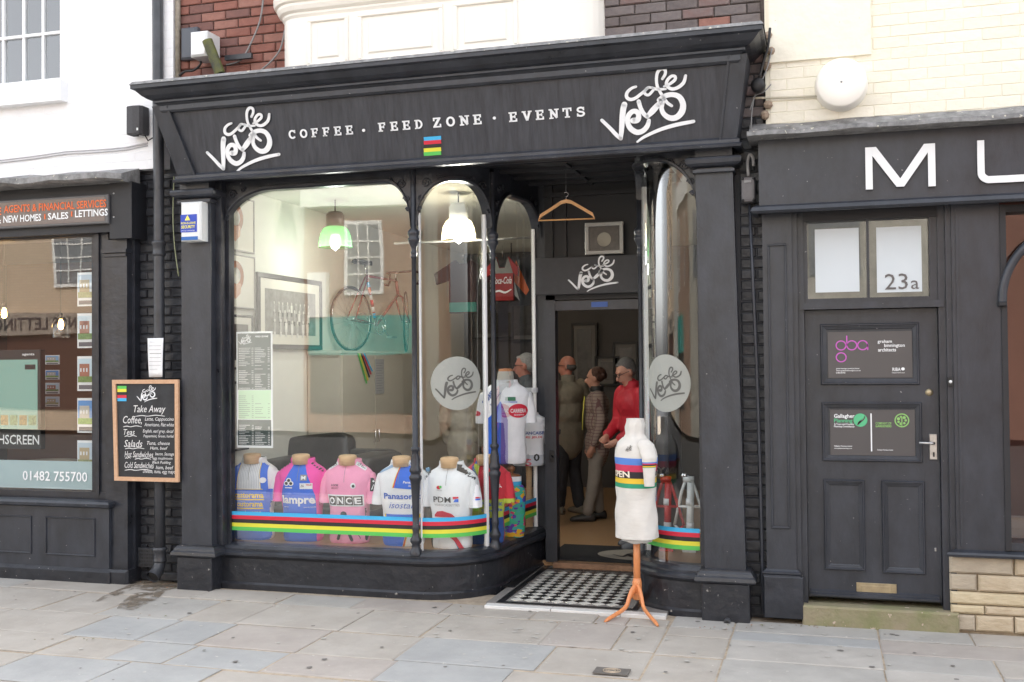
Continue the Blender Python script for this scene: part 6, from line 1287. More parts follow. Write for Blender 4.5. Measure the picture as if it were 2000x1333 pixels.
def jersey_torso(loc, yaw, H, w, base, sleevem, lab, group='jersey torsos in the shop window', neck=True, sleeves=(1, 1), seed=1, base2=None, amp=.0024, slen=.25, collar=None):
    w *= 1.15
    e = empty('jersey_torso', loc, lab, 'mannequin', group, rz=yaw)
    body = wrinkle(dens(torso_rows(H, w)), amp, seed); mb = MB(); mb.grid(body, 0, True, True, mif=(lambda i, j: base2(i / (len(body) - 1), j / 40)) if base2 else None)
    ms = [base, sleevem] + ([collar] if collar else [BLKP])
    full = MB(); full.grid(body, 0, True, True)
    for q, sd in enumerate((-1, 1)):
        if not sleeves[q]: continue
        r = wrinkle(dens(sleeve_rows(sd, H, slen, w=w), 2), amp, seed + 3 + q); mb.grid(r, 1, True, True); full.grid(r, 0, True, True)
        last = r[-1]; c_ = sum(last, Vector()) / len(last); mb.grid([last, [c_ + (p - c_) * .86 + Vector((0, 0, .02)) for p in last]], 1, True, True)
    o = mb.build('jersey', ms, e); o.modifiers.new('w', 'WEIGHTED_NORMAL')
    if neck:
        z = .70 * H / .70 - .01; z -= .03; MB().lathe([(.0, z), (.070, z), (.074, z + .062), (.071, z + .073), (.064, z + .077), (.045, z + .073), (.040, z + .076), (0, z + .075)], (0, -.004, 0), 26, sy=.88, M=Matrix.Rotation(.06, 4, 'X')).build('neck_block', WOOD, e)
    MB().lathe([(.0865 * w, TH - .035), (.0885 * w, TH - .012), (.086 * w, TH + .006), (.081 * w, TH + .006)], (0, 0, 0), 30, sy=.86).build('collar', collar or sleevem, e)
    if neck: decal('zip', rect2(-.0012, .47, .0012, .615), bvh_of(full), GREYM, o, .0045)
    bx('under_form', -.11 * w, .11 * w, -.06, .07, -.0, .03, mat('form_beige', (.4, .33, .25), .8), e)
    return e, o, bvh_of(full)
def T(t, w, h=None, bold=.012, shear=0, cx=0, z=0):
    s_ = norm(text2d(t, bold, shear), w, h); return move(s_, cx - w / 2, z)
SILLZ = .326
def tloc(px, Y): p = at(px, 910, Y); return Vector((p.x, Y, SILLZ))
# 1: blue dungarees on pinstripe
e, o, bv = jersey_torso(tloc(497, .42), .12, TH, 1.0, JW, JW, 'pinstriped white jersey with blue dungaree print, leftmost torso in the window', seed=1)
decal('print', rect2(-.16, 0, .16, .40, 8, 10), bv, JB, o); 
for sd in (-1, 1): decal('print', poly2([(sd * .09, .38), (sd * .135, .38), (sd * .12, .60), (sd * .075, .60)]), bv, JB, o); decal('print', poly2([(sd * .086, .38), (sd * .09, .38), (sd * .075, .60), (sd * .071, .60)]), bv, YEL, o, .003)
for k in range(13): decal('pinstripe', rect2(-.072 + k * .012, .405, -.0712 + k * .012 + .0012, .61), bv, mat('pin_grey', (.30, .34, .42), .7), o, .002)
for k, z in enumerate((.325, .255, .185)): decal('lettering', T('castorama', .21 - .02 * k, .040, .03, 0, .0, z + .006), bv, YEL, o, .005); decal('underline', rect2(-.105 + .01 * k, z - .012, .105 - .01 * k, z - .001), bv, YEL, o, .005)
decal('trim', rect2(-.10, .397, .10, .402), bv, YEL, o, .004); decal('badge', disc2(.10, .47, .022), bv, LETTER, o, .007); decal('zip', rect2(-.001, .47, .002, .63), bv, GREYM, o, .003)
# 2: pink and blue
e, o, bv = jersey_torso(tloc(592, .44), .10, TH, 1.0, JPD, JPD, 'hot pink and blue jersey with big white lettering, second torso from the left', seed=2)
decal('print', poly2([(-.125, 0), (.118, 0), (.118, .36), (.09, .46), (.035, .61), (0, .635), (-.035, .61), (-.10, .46), (-.125, .36)]), bv, JB, o, .002, .012)
decal('lettering', T('lampre', .235, .085, .035, 0, .0, .275), bv, LETTER, o, .005); decal('lettering', T('piumini', .04, .010, .01, 0, -.09, .262), bv, LETTER, o, .005); decal('lettering', T('pavimenti', .075, .010, .01, 0, .08, .262), bv, LETTER, o, .005)
for dx, dz in ((-.062, .475), (-.079, .452), (-.045, .452)): decal('emblem', disc2(dx, dz, .019, n=12), bv, LETTER, o, .004); decal('emblem', disc2(dx, dz, .012, n=10), bv, BLKP, o, .006)
decal('emblem', rect2(-.09, .415, -.035, .423), bv, LETTER, o, .005); decal('patch', rect2(.02, .475, .068, .52), bv, GREYM, o, .004); decal('lettering', T('M', .03, .03, .02, 0, .044, .482), bv, LETTER, o, .006); decal('patch', rect2(.018, .41, .105, .455), bv, LETTER, o, .004); decal('lettering', T('TELE', .04, .013, .02, 0, .08, .436), bv, RED_S, o, .006); decal('lettering', T('ZG', .025, .018, .01, .3, .036, .425), bv, BLKP, o, .006)
for sd, a_ in ((-1, .55), (1, -.6)):
    for k in range(5): decal('lettering', move(rect2(0, 0, .012, .012), sd * (.075 + k * .018), .60 - k * .014, rot=a_), bv, BLKP, o, .006)
for k in range(5): decal('lettering', rect2(.135, .30 - k * .022, .147, .312 - k * .022), bv, BLKP, o, .005)
decal('zip', rect2(-.002, .60, .001, .66), bv, GREYM, o, .006)
# 3: pink ONCE
e, o, bv = jersey_torso(tloc(683, .44), .08, TH, .98, JP, JP, 'pale pink jersey with black and white block letters, third torso from the left', seed=3, amp=.003)
decal('panel', rect2(-.128, .285, .125, .375), bv, LETTER, o, .003)
for k, ch in enumerate('ONCE'):
    x = -.118 + k * .060; decal('block', rect2(x, .295, x + .056, .365), bv, BLKP, o, .005); decal('lettering', T(ch, .042, .052, .03, 0, x + .028, .304), bv, LETTER, o, .0075)
decal('lettering', T('LOOK', .055, .016, .02, .2, -.068, .44), bv, BLKP, o, .005); decal('lettering', T('MAVIC', .055, .014, .02, .2, -.068, .418), bv, mat('faded_red', (.4, .12, .15), .7), o, .005)
decal('emblem', disc2(.062, .445, .018, .022), bv, LETTER, o, .004); decal('emblem', disc2(.064, .443, .010, .012, 8), bv, BLKP, o, .006)
for sd in (-1, 1):
    decal('panel', poly2([(sd * .06, .60), (sd * .13, .555), (sd * .135, .575), (sd * .07, .625)]), bv, LETTER, o, .005); decal('lettering', move(T('ONCE', .06, .014, .02), sd * .098, .583, rot=-sd * .5), bv, BLKP, o, .007)
decal('emblem', disc2(-.012, .225, .022), bv, BLKP, o, .004); decal('emblem', stroke([(-.055, .035, .020), (-.02, .15, .020)], sub=1), bv, BLKP, o, .004); decal('emblem', stroke([(.045, .03, .022), (.005, .13, .022), (-.01, .16, .01)], sub=1), bv, BLKP, o, .004); decal('emblem', stroke([(.10, .04, .003), (.06, .12, .006)], sub=1), bv, BLKP, o, .004)
decal('panel', rect2(.165, .40, .205, .50), bv, BLKP, o, .004); decal('emblem', stroke([(.178, .415, .006), (.186, .45, .008), (.195, .415, .006)], sub=1), bv, LETTER, o, .006); decal('emblem', disc2(.186, .475, .008, n=10), bv, LETTER, o, .006)
decal('panel', rect2(.125, .02, .16, .27), bv, BLKP, o, .004)
# 4: Panasonic
e, o, bv = jersey_torso(tloc(788, .43), .05, TH, 1.0, JW, JW, 'white and blue jersey with blue lettering, fourth torso from the left', seed=4)
decal('print', poly2([(-.03, .44), (.16, .425), (.13, .56), (.05, .61), (.008, .61)]), bv, JB, o, .003, .012); decal('trim', poly2([(-.042, .44), (-.030, .44), (.008, .61), (.0, .612)]), bv, YEL, o, .004); decal('trim', poly2([(-.036, .44), (-.028, .44), (.008, .61), (.003, .612)]), bv, RED_S, o, .005)
decal('lettering', T('Panasonic', .25, .045, .03, 0, .02, .355), bv, mat('royal_print', (.05, .14, .55), .6), o, .005); decal('lettering', T('isostar', .18, .045, .0, .35, .02, .285), bv, MATS['royal_print'], o, .005)
decal('lettering', T('Panasonic', .10, .018, .02, .1, .085, .475), bv, LETTER, o, .006); decal('lettering', T('isostar', .06, .018, 0, .35, .10, .45), bv, LETTER, o, .006)
decal('print', rect2(-.10, .195, .12, .24), bv, JB, o, .003); decal('print', poly2([(-.15, 0), (.02, 0), (.07, .20), (-.10, .20), (-.15, .20)]), bv, JB, o, .003); decal('trim', poly2([(.02, 0), (.035, 0), (.085, .2), (.07, .2)]), bv, YEL, o, .004); decal('trim', poly2([(.024, 0), (.031, 0), (.081, .2), (.074, .2)]), bv, RED_S, o, .005); decal('trim', rect2(-.11, .195, -.098, .24), bv, YEL, o, .004); decal('trim', rect2(.118, .195, .13, .24), bv, YEL, o, .004)
for k in range(6): decal('pinstripe', move(rect2(0, 0, .003, .05), .07 + k * .012, .585 - k * .006, rot=.4), bv, MATS['royal_print'], o, .006)
decal('print', poly2([(-.15, .56), (-.06, .61), (-.05, .59), (-.15, .54)]), bv, mat('pale_blue_print', (.30, .45, .65), .7), o, .004)
# 5: PDM
e, o, bv = jersey_torso(tloc(882, .40), -.02, TH, .98, JW, JW, 'white jersey with black lettering and a tiny red and blue flag, fifth from left', seed=5)
decal('lettering', T('PDM', .125, .042, .004, 0, -.03, .345), bv, BLKP, o, .005); decal('emblem', rect2(.045, .348, .085, .392), bv, LETTER, o, .004); decal('emblem', poly2([(.047, .37), (.047, .39), (.083, .39), (.083, .378)]), bv, RED_S, o, .006); decal('emblem', poly2([(.05, .35), (.083, .35), (.083, .374), (.062, .372)]), bv, JB, o, .006)
decal('lettering', T('VIDEOCASSETTES', .175, .016, 0, 0, -.0, .318), bv, GREYM, o, .005); decal('emblem', disc2(-.05, .455, .014, n=10), bv, RED_S, o, .004); decal('emblem', disc2(-.036, .46, .010, n=10), bv, GRN_S, o, .006); decal('lettering', T('CONCORDE', .04, .008, 0, 0, -.045, .43), bv, GREYM, o, .005)
decal('emblem', poly2([(-.09, .25), (-.07, .275), (-.03, .282), (.03, .262), (.06, .235), (-.09, .235)]), bv, RED_S, o, .004)
for r_, mm in ((.175, JB), (.155, mat('emerald_print', (.05, .30, .12), .6)), (.135, RED_S)):
    decal('swoosh', stroke([(-.10 + (.175 - r_) * 1.2, .13, .028), (-.02, .125 , .03), (.05, .08, .03), (.085 + (.175 - r_) * .3, .0, .026)][:: 1], sub=5), bv, mm, o, .004 + (.175 - r_) * .05)
for sd in (-1, 1):
    decal('lettering', move(T('PDM', .07, .026, .02), sd * .145, .53, rot=(.9 if sd < 0 else -.6)), bv, BLKP, o, .006); decal('trim', move(rect2(-.03, 0, .03, .010), sd * .215, .375), bv, RED_S, o, .006); decal('trim', move(rect2(-.03, 0, .03, .010), sd * .215, .362), bv, JB, o, .006)
decal('panel', rect2(-.16, .0, -.115, .20), bv, BLKP, o, .004); decal('panel', poly2([(.06, .58), (.13, .55), (.12, .60), (.06, .625)]), bv, BLKP, o, .005)
# 6: red lime blue, half hidden by the second column
e, o, bv = jersey_torso(Vector((at(948, 905, .66).x, .66, SILLZ)), .30, TH, .9, JR, JR, 'red, lime and blue jersey torso half hidden by the second column', seed=6)
decal('print', rect2(-.2, .0, .2, .20), bv, JNAVY, o, .003); decal('print', rect2(-.2, .20, .2, .34), bv, JY, o, .003); decal('print', poly2([(-.10, .50), (-.055, .50), (-.03, .63), (-.07, .61)]), bv, JY, o, .004); decal('print', poly2([(-.07, .605), (.07, .605), (.05, .665), (-.05, .665)]), bv, JB, o, .005)
decal('lettering', move(T('Panasonic', .13, .026, .02), -.085, .56, rot=-1.25), bv, MATS['royal_print'], o, .007); decal('lettering', T('Panasonic', .14, .035, .02, 0, .04, .29), bv, MATS['royal_print'], o, .006); decal('lettering', T('Sportlife', .14, .03, .02, 0, .04, .24), bv, MATS['royal_print'], o, .006); decal('lettering', move(T('isostar', .11, .022, .02), .07, .47, rot=-1.1), bv, LETTER, o, .007)
# 7: dummy with braces and multicoloured shorts
p = at(998, 940, .98); e = empty('shorts_form', (p.x, .98, SILLZ), 'dress form in wildly multicoloured shorts with a white and blue waistband', 'mannequin')
HS = at(998, 930, .98).z - SILLZ
rows = wrinkle(dens([[Vector((a_ * math.cos(2 * PI * k / 24), a_ * .75 * math.sin(2 * PI * k / 24), z)) for k in range(24)] for a_, z in ((.10, 0), (.115, .1), (.12, .25), (.12, .36), (.10, .42), (.085, HS - .07), (.085, HS))], 3), .002, 4)
CAMO = mat('camouflage_cloth', (.1, .4, .4), .7); t_ = CAMO.node_tree; vo = t_.nodes.new('ShaderNodeTexVoronoi'); vo.inputs['Scale'].default_value = 26; tc_ = t_.nodes.new('ShaderNodeTexCoord'); mp_ = t_.nodes.new('ShaderNodeMapping'); mp_.inputs['Scale'].default_value = (1, 1, 1.6); rp_ = t_.nodes.new('ShaderNodeValToRGB'); rp_.color_ramp.interpolation = 'CONSTANT'
t_.links.new(tc_.outputs['Object'], mp_.inputs[0]); t_.links.new(mp_.outputs[0], vo.inputs[0]); t_.links.new(vo.outputs['Color'], rp_.inputs[0]); t_.links.new(rp_.outputs[0], t_.nodes['Principled BSDF'].inputs['Base Color'])
el = rp_.color_ramp.elements; el[0].color = (.05, .35, .30, 1); el[1].position = .35; el[1].color = (.70, .40, .02, 1)
for pos, c_ in ((.48, (.03, .38, .60, 1)), (.58, (.55, .05, .15, 1)), (.66, (.10, .05, .35, 1)), (.74, (.04, .40, .22, 1))): q = el.new(pos); q.color = c_
MB().grid(rows, 0, True, True).build('shorts', CAMO, e)
for z0_, z1_, mm in ((HS - .085, HS - .04, BLUE_S), (HS - .04, HS - .0, JW), (HS - .125, HS - .085, JW)): MB().lathe([(.088, z0_), (.089, z1_)], n=24, sy=.75).build('waistband', mm, e)
MB().lathe([(.0, HS), (.086, HS), (.07, HS + .015), (.02, HS + .02), (.02, HS + .035), (.035, HS + .05), (.035, HS + .07), (.015, HS + .085), (0, HS + .087)], n=24, sy=.8).build('wooden_cap', mat('brown_turned_wood', (.20, .08, .03), .35), e)
# 8: tall torso on a pole in the doorway side window
def stand(e, z, r=.03, m=None): MB().lathe([(r, 0), (r * .9, z * .5), (r * .7, z * .52), (r * .9, z * .54), (r, z)], n=14).build('stand_pole', m or WOOD, e)
zt_ = at(985, 722, 1.05).z; Hc = .70; e, o, bv = jersey_torso(Vector((at(988, 800, 1.05).x, 1.05, zt_ - .78)), .42, Hc, 1.0, JW, JW, 'tall white and blue jersey torso with a red oval badge in the side window', group=None, seed=8, neck=False, sleeves=(1, 1))
MB().lathe([(.075, .66), (.066, .75), (.06, .765)], n=20).build('neck', mat('linen', (.60, .58, .52), .8), e); MB().lathe([(.06, .763), (.055, .785), (0, .79)], n=20).build('neck_cap', ORWOOD, e)
decal('print', poly2([(-.19, 0), (.0, .0), (-.0, .35), (-.05, .50), (-.12, .38), (-.19, .30)]), bv, JB, o, .003, .012, -.0); decal('print', poly2([(-.05, .0), (.0, .0), (.0, .35), (-.045, .49)]), bv, mat('violet_jersey', (.16, .10, .45), .7), o, .004)
decal('badge', disc2(.075, .42, .072, .055), bv, RED_S, o, .004); decal('lettering', T('CARRERA', .115, .032, .02, 0, .075, .405), bv, LETTER, o, .007); decal('lettering', T('BLUE JEANS', .07, .014, .02, 0, .08, .38), bv, LETTER, o, .007); decal('lettering', move(T('CARRERA', .15, .032, .03), -.11, .53, rot=.95), bv, JNAVY, o, .006); decal('lettering', move(T('BLUE JEANS', .12, .016, .01), -.075, .51, rot=.95), bv, JNAVY, o, .006)
decal('emblem', rect2(.0, .50, .055, .53), bv, mat('dark_green_print', (.03, .16, .08), .6), o, .005); decal('lettering', T('TASSONI', .06, .014, .02, 0, .035, .483), bv, MATS['royal_print'], o, .005); decal('badge', disc2(-.215, .40, .03, .022), bv, RED_S, o, .005); decal('lettering', move(T('Diadora', .11, .018, .02), -.135, .19, rot=PI / 2), bv, LETTER, o, .006)
MB().lathe([(.02, -.75), (.02, 0)], n=12).build('stand_pole', WOOD, e); MB().lathe([(0, -.05), (.035, -.04), (.03, .0)], n=14).build('finial', MATS['brown_turned_wood'], e)
# 9: second white torso partly behind it
e, o, bv = jersey_torso(Vector((at(1030, 850, 1.42).x, 1.46, at(1030, 905, 1.42).z - .02)), .35, .46, .85, JW, JW, 'white jersey with small coloured numbers showing behind the red badge torso', group=None, seed=9, neck=False)
decal('lettering', T('FRANCAISE', .17, .026, .02, 0, .02, .26), bv, JNAVY, o, .005); decal('lettering', T('DES JEUX', .15, .022, .02, 0, .02, .225), bv, RED_S, o, .005); decal('print', rect2(-.2, .0, .2, .09), bv, JGREY, o, .003)
for t, x, z, mm in (('8', -.08, .02, BLKP), ('5', -.01, -.0, RED_S), ('0', .05, .04, BLKP)): decal('lettering', T(t, .045, .06, .03, 0, x, z), bv, mm, o, .006)
MB().lathe([(.03, .327 - o.parent.location.z), (.026, -.3), (.03, -.28), (.022, -.25), (.028, 0)], n=16).build('stand_pole', WOOD, e)
DSC[:] = [1, 1]
# ================================================================== THE OPEN SIGN TORSO OUTSIDE
bp_ = atz(1245, 1196, GZ); mloc = Vector((bp_.x, bp_.y, GZ))
sc_ = (at(1245, 822, mloc.y).z - GZ)
e = empty('jersey_stand', mloc, 'white knitted jersey with rainbow bands on an orange wooden tripod stand outside the door', 'mannequin')
zj0 = at(1245, 1048, mloc.y).z - GZ; zj1 = at(1245, 875, mloc.y).z - GZ; ztop = at(1240, 818, mloc.y).z - GZ
zs = [at(1240, y, mloc.y).z - GZ for y in (892, 905, 918, 931, 941, 950)]    # band edges
KN = mat('cream_knit', (.66, .64, .60), .9, .06, 5, .004, 18, sheen=.2, stretch=(1, 1, 2.5))
bandm = [KN, mat('band_blue', (.09, .22, .60), .8), mat('band_red', (.55, .04, .10), .8), mat('band_black', (.025, .02, .025), .8), mat('band_yellow', (.75, .50, .04), .8), mat('band_green', (.03, .30, .16), .8)]
def prof(z):   # half width, half depth by height from the hem
    t = (z - zj0) / (zj1 - zj0)
    pts = [(-.02, .168, .142), (.0, .172, .148), (.2, .168, .142), (.45, .156, .132), (.70, .164, .138), (.88, .172, .142), (.99, .170, .136), (1.035, .156, .126), (1.07, .132, .108), (1.10, .104, .090), (1.13, .080, .074), (1.16, .068, .064), (1.22, .070, .068), (1.34, .064, .062), (1.46, .055, .053)]
    for a_, b_ in zip(pts, pts[1:]):
        if t <= b_[0]: u = max(0, (t - a_[0]) / (b_[0] - a_[0])); u = u * u * (3 - 2 * u) * .5 + u * .5; return a_[1] + (b_[1] - a_[1]) * u, a_[2] + (b_[2] - a_[2]) * u
    return pts[-1][1], pts[-1][2]
zl = sorted(set([zj0 + (ztop - zj0) * k / 46 for k in range(47)] + zs)); zl = [z for z in zl if all(abs(z - q) > .004 or z in zs for q in zs)]
rows = []; n = 44
for z in zl:
    a_, b_ = prof(z); rows.append([Vector((a_ * math.cos(2 * PI * k / n), b_ * math.sin(2 * PI * k / n), z)) for k in range(n)])
# roll-neck folds
for row in rows:
    z = row[0].z
    if z > zj1 + .21 * (zj1 - zj0): 
        for k, p in enumerate(row): p.x *= 1 + .04 * math.sin(z * 260 + k * .2); p.y *= 1 + .04 * math.sin(z * 260 + k * .2)
rows = wrinkle(rows, .0032, 21)
def bandi(z):
    for k in range(5):
        if zs[k + 1] - 1e-5 <= z < zs[k] - 1e-5: return k + 1
    return 0
mb = MB(); mb.grid(rows, 0, True, True, mif=lambda i, j: bandi((zl[i] + zl[i + 1]) / 2)); full = MB(); full.grid(rows, 0, True, True)
top_c = Vector((0, 0, zl[-1] + .004)); o0 = len(mb.v); mb.add(rows[-1] + [top_c], [(k, (k + 1) % n, n) for k in range(n)], 0, True)
jy = math.radians(-52)
js = mb.build('jersey', bandm, e, rot=(0, 0, jy)); bvj = bvh_of(full)
# under-hem cloth
mb = MB(); mb.grid([[Vector((a_ * math.cos(2 * PI * k / 30), a_ * .72 * math.sin(2 * PI * k / 30), z + .006 * math.sin(k * .9))) for k in range(30)] for a_, z in ((.10, zj0 - .035), (.135, zj0 - .03), (.143, zj0 - .005), (.14, zj0 + .03))], 0, True, True); mb.build('under_hem', cloth('grey_knit', (.55, .55, .54)), e, rot=(0, 0, jy))
# pinched sleeve ends: two flat short sleeves
for sd in (1, -1):
    zt0 = zs[0] + .13; L = zs[4] - .012; rws = []; zz = [zt0 - (zt0 - L) * k / 18 for k in range(19)]
    for z in zz:
        t = (zt0 - z) / (zt0 - L); r_ = .068 * (1 - .45 * t) if t > .12 else .065 * (.5 + t * 4.2); x = sd * (.125 + .072 * min(1, t * 2.6)); 
        rws.append([Vector((x + r_ * .62 * math.cos(2 * PI * k / 20), r_ * math.sin(2 * PI * k / 20), z)) for k in range(20)])
    bz = [zs[0] - .02 - k * .0085 for k in range(6)]
    rws = wrinkle(rws, .0012, 5 + sd)
    def bi(z):
        for k in range(5):
            if bz[k + 1] <= z < bz[k]: return k + 1
        return 0
    zz2 = []; 
    mb = MB(); dr_ = dens(rws, 4); mb.grid(dr_, 0, True, True, mif=lambda i, j: bi(dr_[i][0].z - .002)); c_ = sum(dr_[-1], Vector()) / 20; mb.grid([dr_[-1], [c_ + (p - c_) * .5 + Vector((0, 0, .01)) for p in dr_[-1]]], 0, True, True)
    s_o = mb.build('sleeve', bandm, js)
decal('lettering', move(norm(text2d('OPEN', .03), .165, .046), -.060, zs[3] + .006), bvj, mat('cream_felt', (.80, .74, .62), .9), js, .004, .012)
for rr in (2.1, ): decal('lettering', move(norm(text2d('ALL DAY', .03), .24, .046), -.09, zs[3] + .006), bvj, MATS['cream_felt'], js, .004, .012, rr)
for x in (-.055, .055): lg = norm(LOGO, .06); decal('logo', move(lg, x - .03, zs[0] + .045), bvj, mat('brown_embroidery', (.10, .09, .08), .8), js, .004, .01, .35 if x > 0 else .0)
pole_t = zj0 + .1
MB().tube([(0, 0, .115), (0, 0, pole_t)], .0245, 18).build('pole', ORWOOD, e)
MB().lathe([(.026, .09), (.034, .095), (.034, .21), (.028, .235), (.0245, .24)], n=20).build('pole_collar', ORWOOD, e)
fts = [atz(1183, 1216, GZ), atz(1284, 1224, GZ), atz(1243, 1194, GZ)]
dirs = []
for k, ft in enumerate(fts):
    v = ft - mloc
    if k == 2: v = -((fts[0] - mloc).normalized() + (fts[1] - mloc).normalized()).normalized() * .21
    v.z = 0; R0 = v.length; v.normalize(); sd_ = Vector((-v.y, v.x, 0)); rws = []
    for r_, z, hh_, tt in ((.02, .165, .05, .016), (.06, .155, .030, .014), (.10, .115, .020, .013), (.15, .055, .018, .012), (R0 * .9, .018, .015, .012), (R0, .008, .008, .010), (R0 + .012, .006, .006, .008)):
        c_ = v * r_ + Vector((0, 0, z)); up = Vector((0, 0, 1)) if r_ < .05 else (Vector((0, 0, 1)) * .8 + v * .6).normalized()
        rws.append([c_ + sd_ * tt * math.cos(a_) + up * hh_ * math.sin(a_) for a_ in [2 * PI * q / 12 for q in range(12)]])
    rws = dens(rws, 3)
    for row in rws:
        for p_ in row: p_.z = max(p_.z, .001)
    mb = MB(); mb.grid(rws, 0, True, True); mb.f.append(tuple(len(mb.v) - 12 + q for q in range(12))); mb.mi.append(0); mb.sm.append(False); mb.build('leg', ORWOOD, e)
# ================================================================== PEOPLE
SKIN = mat('skin', (.52, .27, .19), .5, .08, 30, .001, 60); SKINR = mat('ruddy_skin', (.50, .20, .14), .5, .1, 30, .001, 60)
def capsule_chain(mb, pts, rs, mi=0):
    for a_, b_, r0, r1 in zip(pts, pts[1:], rs, rs[1:]): mb.cone(a_, b_, r0, r1, mi)
def person(loc, yaw, lab, jacket, trousers, hairm, Ht=1.72, head_yaw=0, head_pitch=0, arms=None, hair='short', glasses=False, shorts=False, skin=SKIN, lean=0.0, jl=.0, shoes=None, collar=None, legs=None, extra=None, shirt=None):
    s_ = Ht / 1.75; e = empty('person', loc, lab, 'person', rz=yaw); V = lambda x, y, z: Vector((x * s_, (y - lean * max(0, z - .9)) * s_, z * s_))
    hipz = .92; legs = legs or ((-.02, .04), (.02, -.04))
    hip = [V(-.09, 0, hipz), V(.09, 0, hipz)]; knee = [V(-.10, legs[0][0] - .02, .50), V(.10, legs[1][0] - .02, .50)]; ank = [V(-.11, legs[0][1], .09), V(.11, legs[1][1], .09)]
    sho = [V(-.185, 0, 1.44), V(.185, 0, 1.44)]
    arms = arms or (((-.235, .03, 1.15), (-.22, -.06, .90)), ((.235, .03, 1.15), (.22, -.06, .90)))
    elb = [V(*arms[0][0]), V(*arms[1][0])]; wri = [V(*arms[0][1]), V(*arms[1][1])]
    nk = V(0, .01, 1.50); hc = V(0, -.02 - .05 * max(0, head_pitch), 1.655 - .03 * max(0, head_pitch))
    HM = Matrix.Rotation(head_yaw, 3, 'Z') @ Matrix.Rotation(head_pitch, 3, 'X')
    hp = lambda x, y, z: hc + HM @ (Vector((x, y, z)) * s_)
    b = MB()
    for k in (0, 1):
        capsule_chain(b, [hip[k], knee[k], ank[k]], [.082 * s_, .052 * s_, .038 * s_]); b.cone(ank[k] + Vector((0, .03, -.035)), ank[k] + Vector((0, -.13, -.055)), .036, .028)
        capsule_chain(b, [sho[k], elb[k], wri[k]], [.052 * s_, .040 * s_, .028 * s_])
        d_ = (wri[k] - elb[k]).normalized(); u_ = d_.cross(Vector((0, 1, 0) if abs(d_.y) < .8 else (1, 0, 0))).normalized(); w_ = d_.cross(u_)
        palm = wri[k] + d_ * .05; b.cone(wri[k], palm + d_ * .03, .026, .034)
        for q, (ln, sp) in enumerate(((.062, -.030), (.070, -.010), (.066, .010), (.052, .028))):
            r0 = palm + d_ * .035 + w_ * sp; m1 = r0 + d_ * ln * .55; b.cone(r0, m1, .0105, .0095, 0, 8); b.cone(m1, m1 + (d_ * .75 + u_ * (-.5 if k else .5)).normalized() * ln * .5, .0095, .008, 0, 8)
        b.cone(wri[k] + d_ * .03 - w_ * .02, wri[k] + d_ * .075 - w_ * .055, .013, .010, 0, 8)
    b.ell(V(0, 0, .98), (.155 * s_, .11 * s_, .14 * s_)); b.ell(V(0, -.005, 1.15), (.145 * s_, .10 * s_, .17 * s_)); b.ell(V(0, 0, 1.34), (.175 * s_, .115 * s_, .17 * s_)); b.cone(V(-.12, 0, 1.43), V(.12, 0, 1.43), .06 * s_, .06 * s_)
    b.cone(nk - Vector((0, 0, .06)), hc - Vector((0, 0, .03)), .058 * s_, .052 * s_)
    b.ell(hp(0, .012, .03), (.076 * s_, .094 * s_, .095 * s_), M=HM); b.ell(hp(0, -.028, -.035), (.055 * s_, .060 * s_, .075 * s_), M=HM); b.ell(hp(0, -.045, -.085), (.032 * s_, .030 * s_, .028 * s_), M=HM)
    b.cone(hp(0, -.088, .012), hp(0, -.112, -.028), .009 * s_, .016 * s_, 0, 8); b.cone(hp(-.035, -.078, .034), hp(.035, -.078, .034), .012 * s_, .012 * s_, 0, 8); b.cone(hp(-.018, -.086, -.058), hp(.018, -.086, -.058), .009 * s_, .009 * s_, 0, 8)
    for sd in (-1, 1): b.ell(hp(sd * .078, .008, -.008), (.012 * s_, .020 * s_, .034 * s_), M=HM)
    remesh(b, 'body', skin, .0105, e, 2)
    for sd in (-1, 1): MB().ell(hp(sd * .031, -.084, .014), (.010, .007, .006), 0, 10, 6, HM).build('eye', mat('eye_dark', (.05, .04, .035), .2), e)
    m = MB(); m.cone(hp(-.02, -.093, -.058), hp(.02, -.093, -.058), .0035, .0035, 0, 6); m.build('mouth', mat('lip', (.33, .12, .10), .5), e)
    # jacket
    j = MB(); top = 1.455
    for x_, z_, rx, ry, rz_ in ((0, 1.34, .205, .145, .17), (0, 1.15, .185, .14, .20), (0, .98 - jl / 2, .195, .145, .16 + jl / 2)): j.ell(V(x_, 0, z_), (rx * s_, ry * s_, rz_ * s_), 0, 20, 12)
    j.cone(V(-.15, 0, 1.425), V(.15, 0, 1.425), .078 * s_, .078 * s_); j.cone(V(0, .01, 1.44), V(0, .0, 1.515), .088 * s_, .074 * s_)
    for k in (0, 1): capsule_chain(j, [sho[k], elb[k], elb[k].lerp(wri[k], .93)], [.082 * s_, .064 * s_, .050 * s_])
    jo = remesh(j, 'jacket', jacket, .013, e, 3)
    tx_ = bpy.data.textures.new('folds', 'CLOUDS'); tx_.noise_scale = .12; dm_ = jo.modifiers.new('folds', 'DISPLACE'); dm_.texture = tx_; dm_.strength = .028; dm_.mid_level = .5; dm_.texture_coords = 'LOCAL'
    if collar: cm = MB(); cm.lathe([(.072 * s_, -.03), (.080 * s_, .0), (.078 * s_, .055), (.070 * s_, .06), (.066 * s_, .02)], V(0, .005, 1.50), 20); cm.build('collar', collar, e)
    if shirt: sm_ = MB(); sm_.add([V(-.05, -.135, 1.46), V(.05, -.135, 1.46), V(.035, -.152, 1.1), V(0, -.155, .98), V(-.035, -.152, 1.1)], [(0, 4, 3, 2, 1)]); sm_.build('shirt_front', shirt, e)
    t = MB(); t.ell(V(0, 0, .93), (.175 * s_, .125 * s_, .13 * s_))
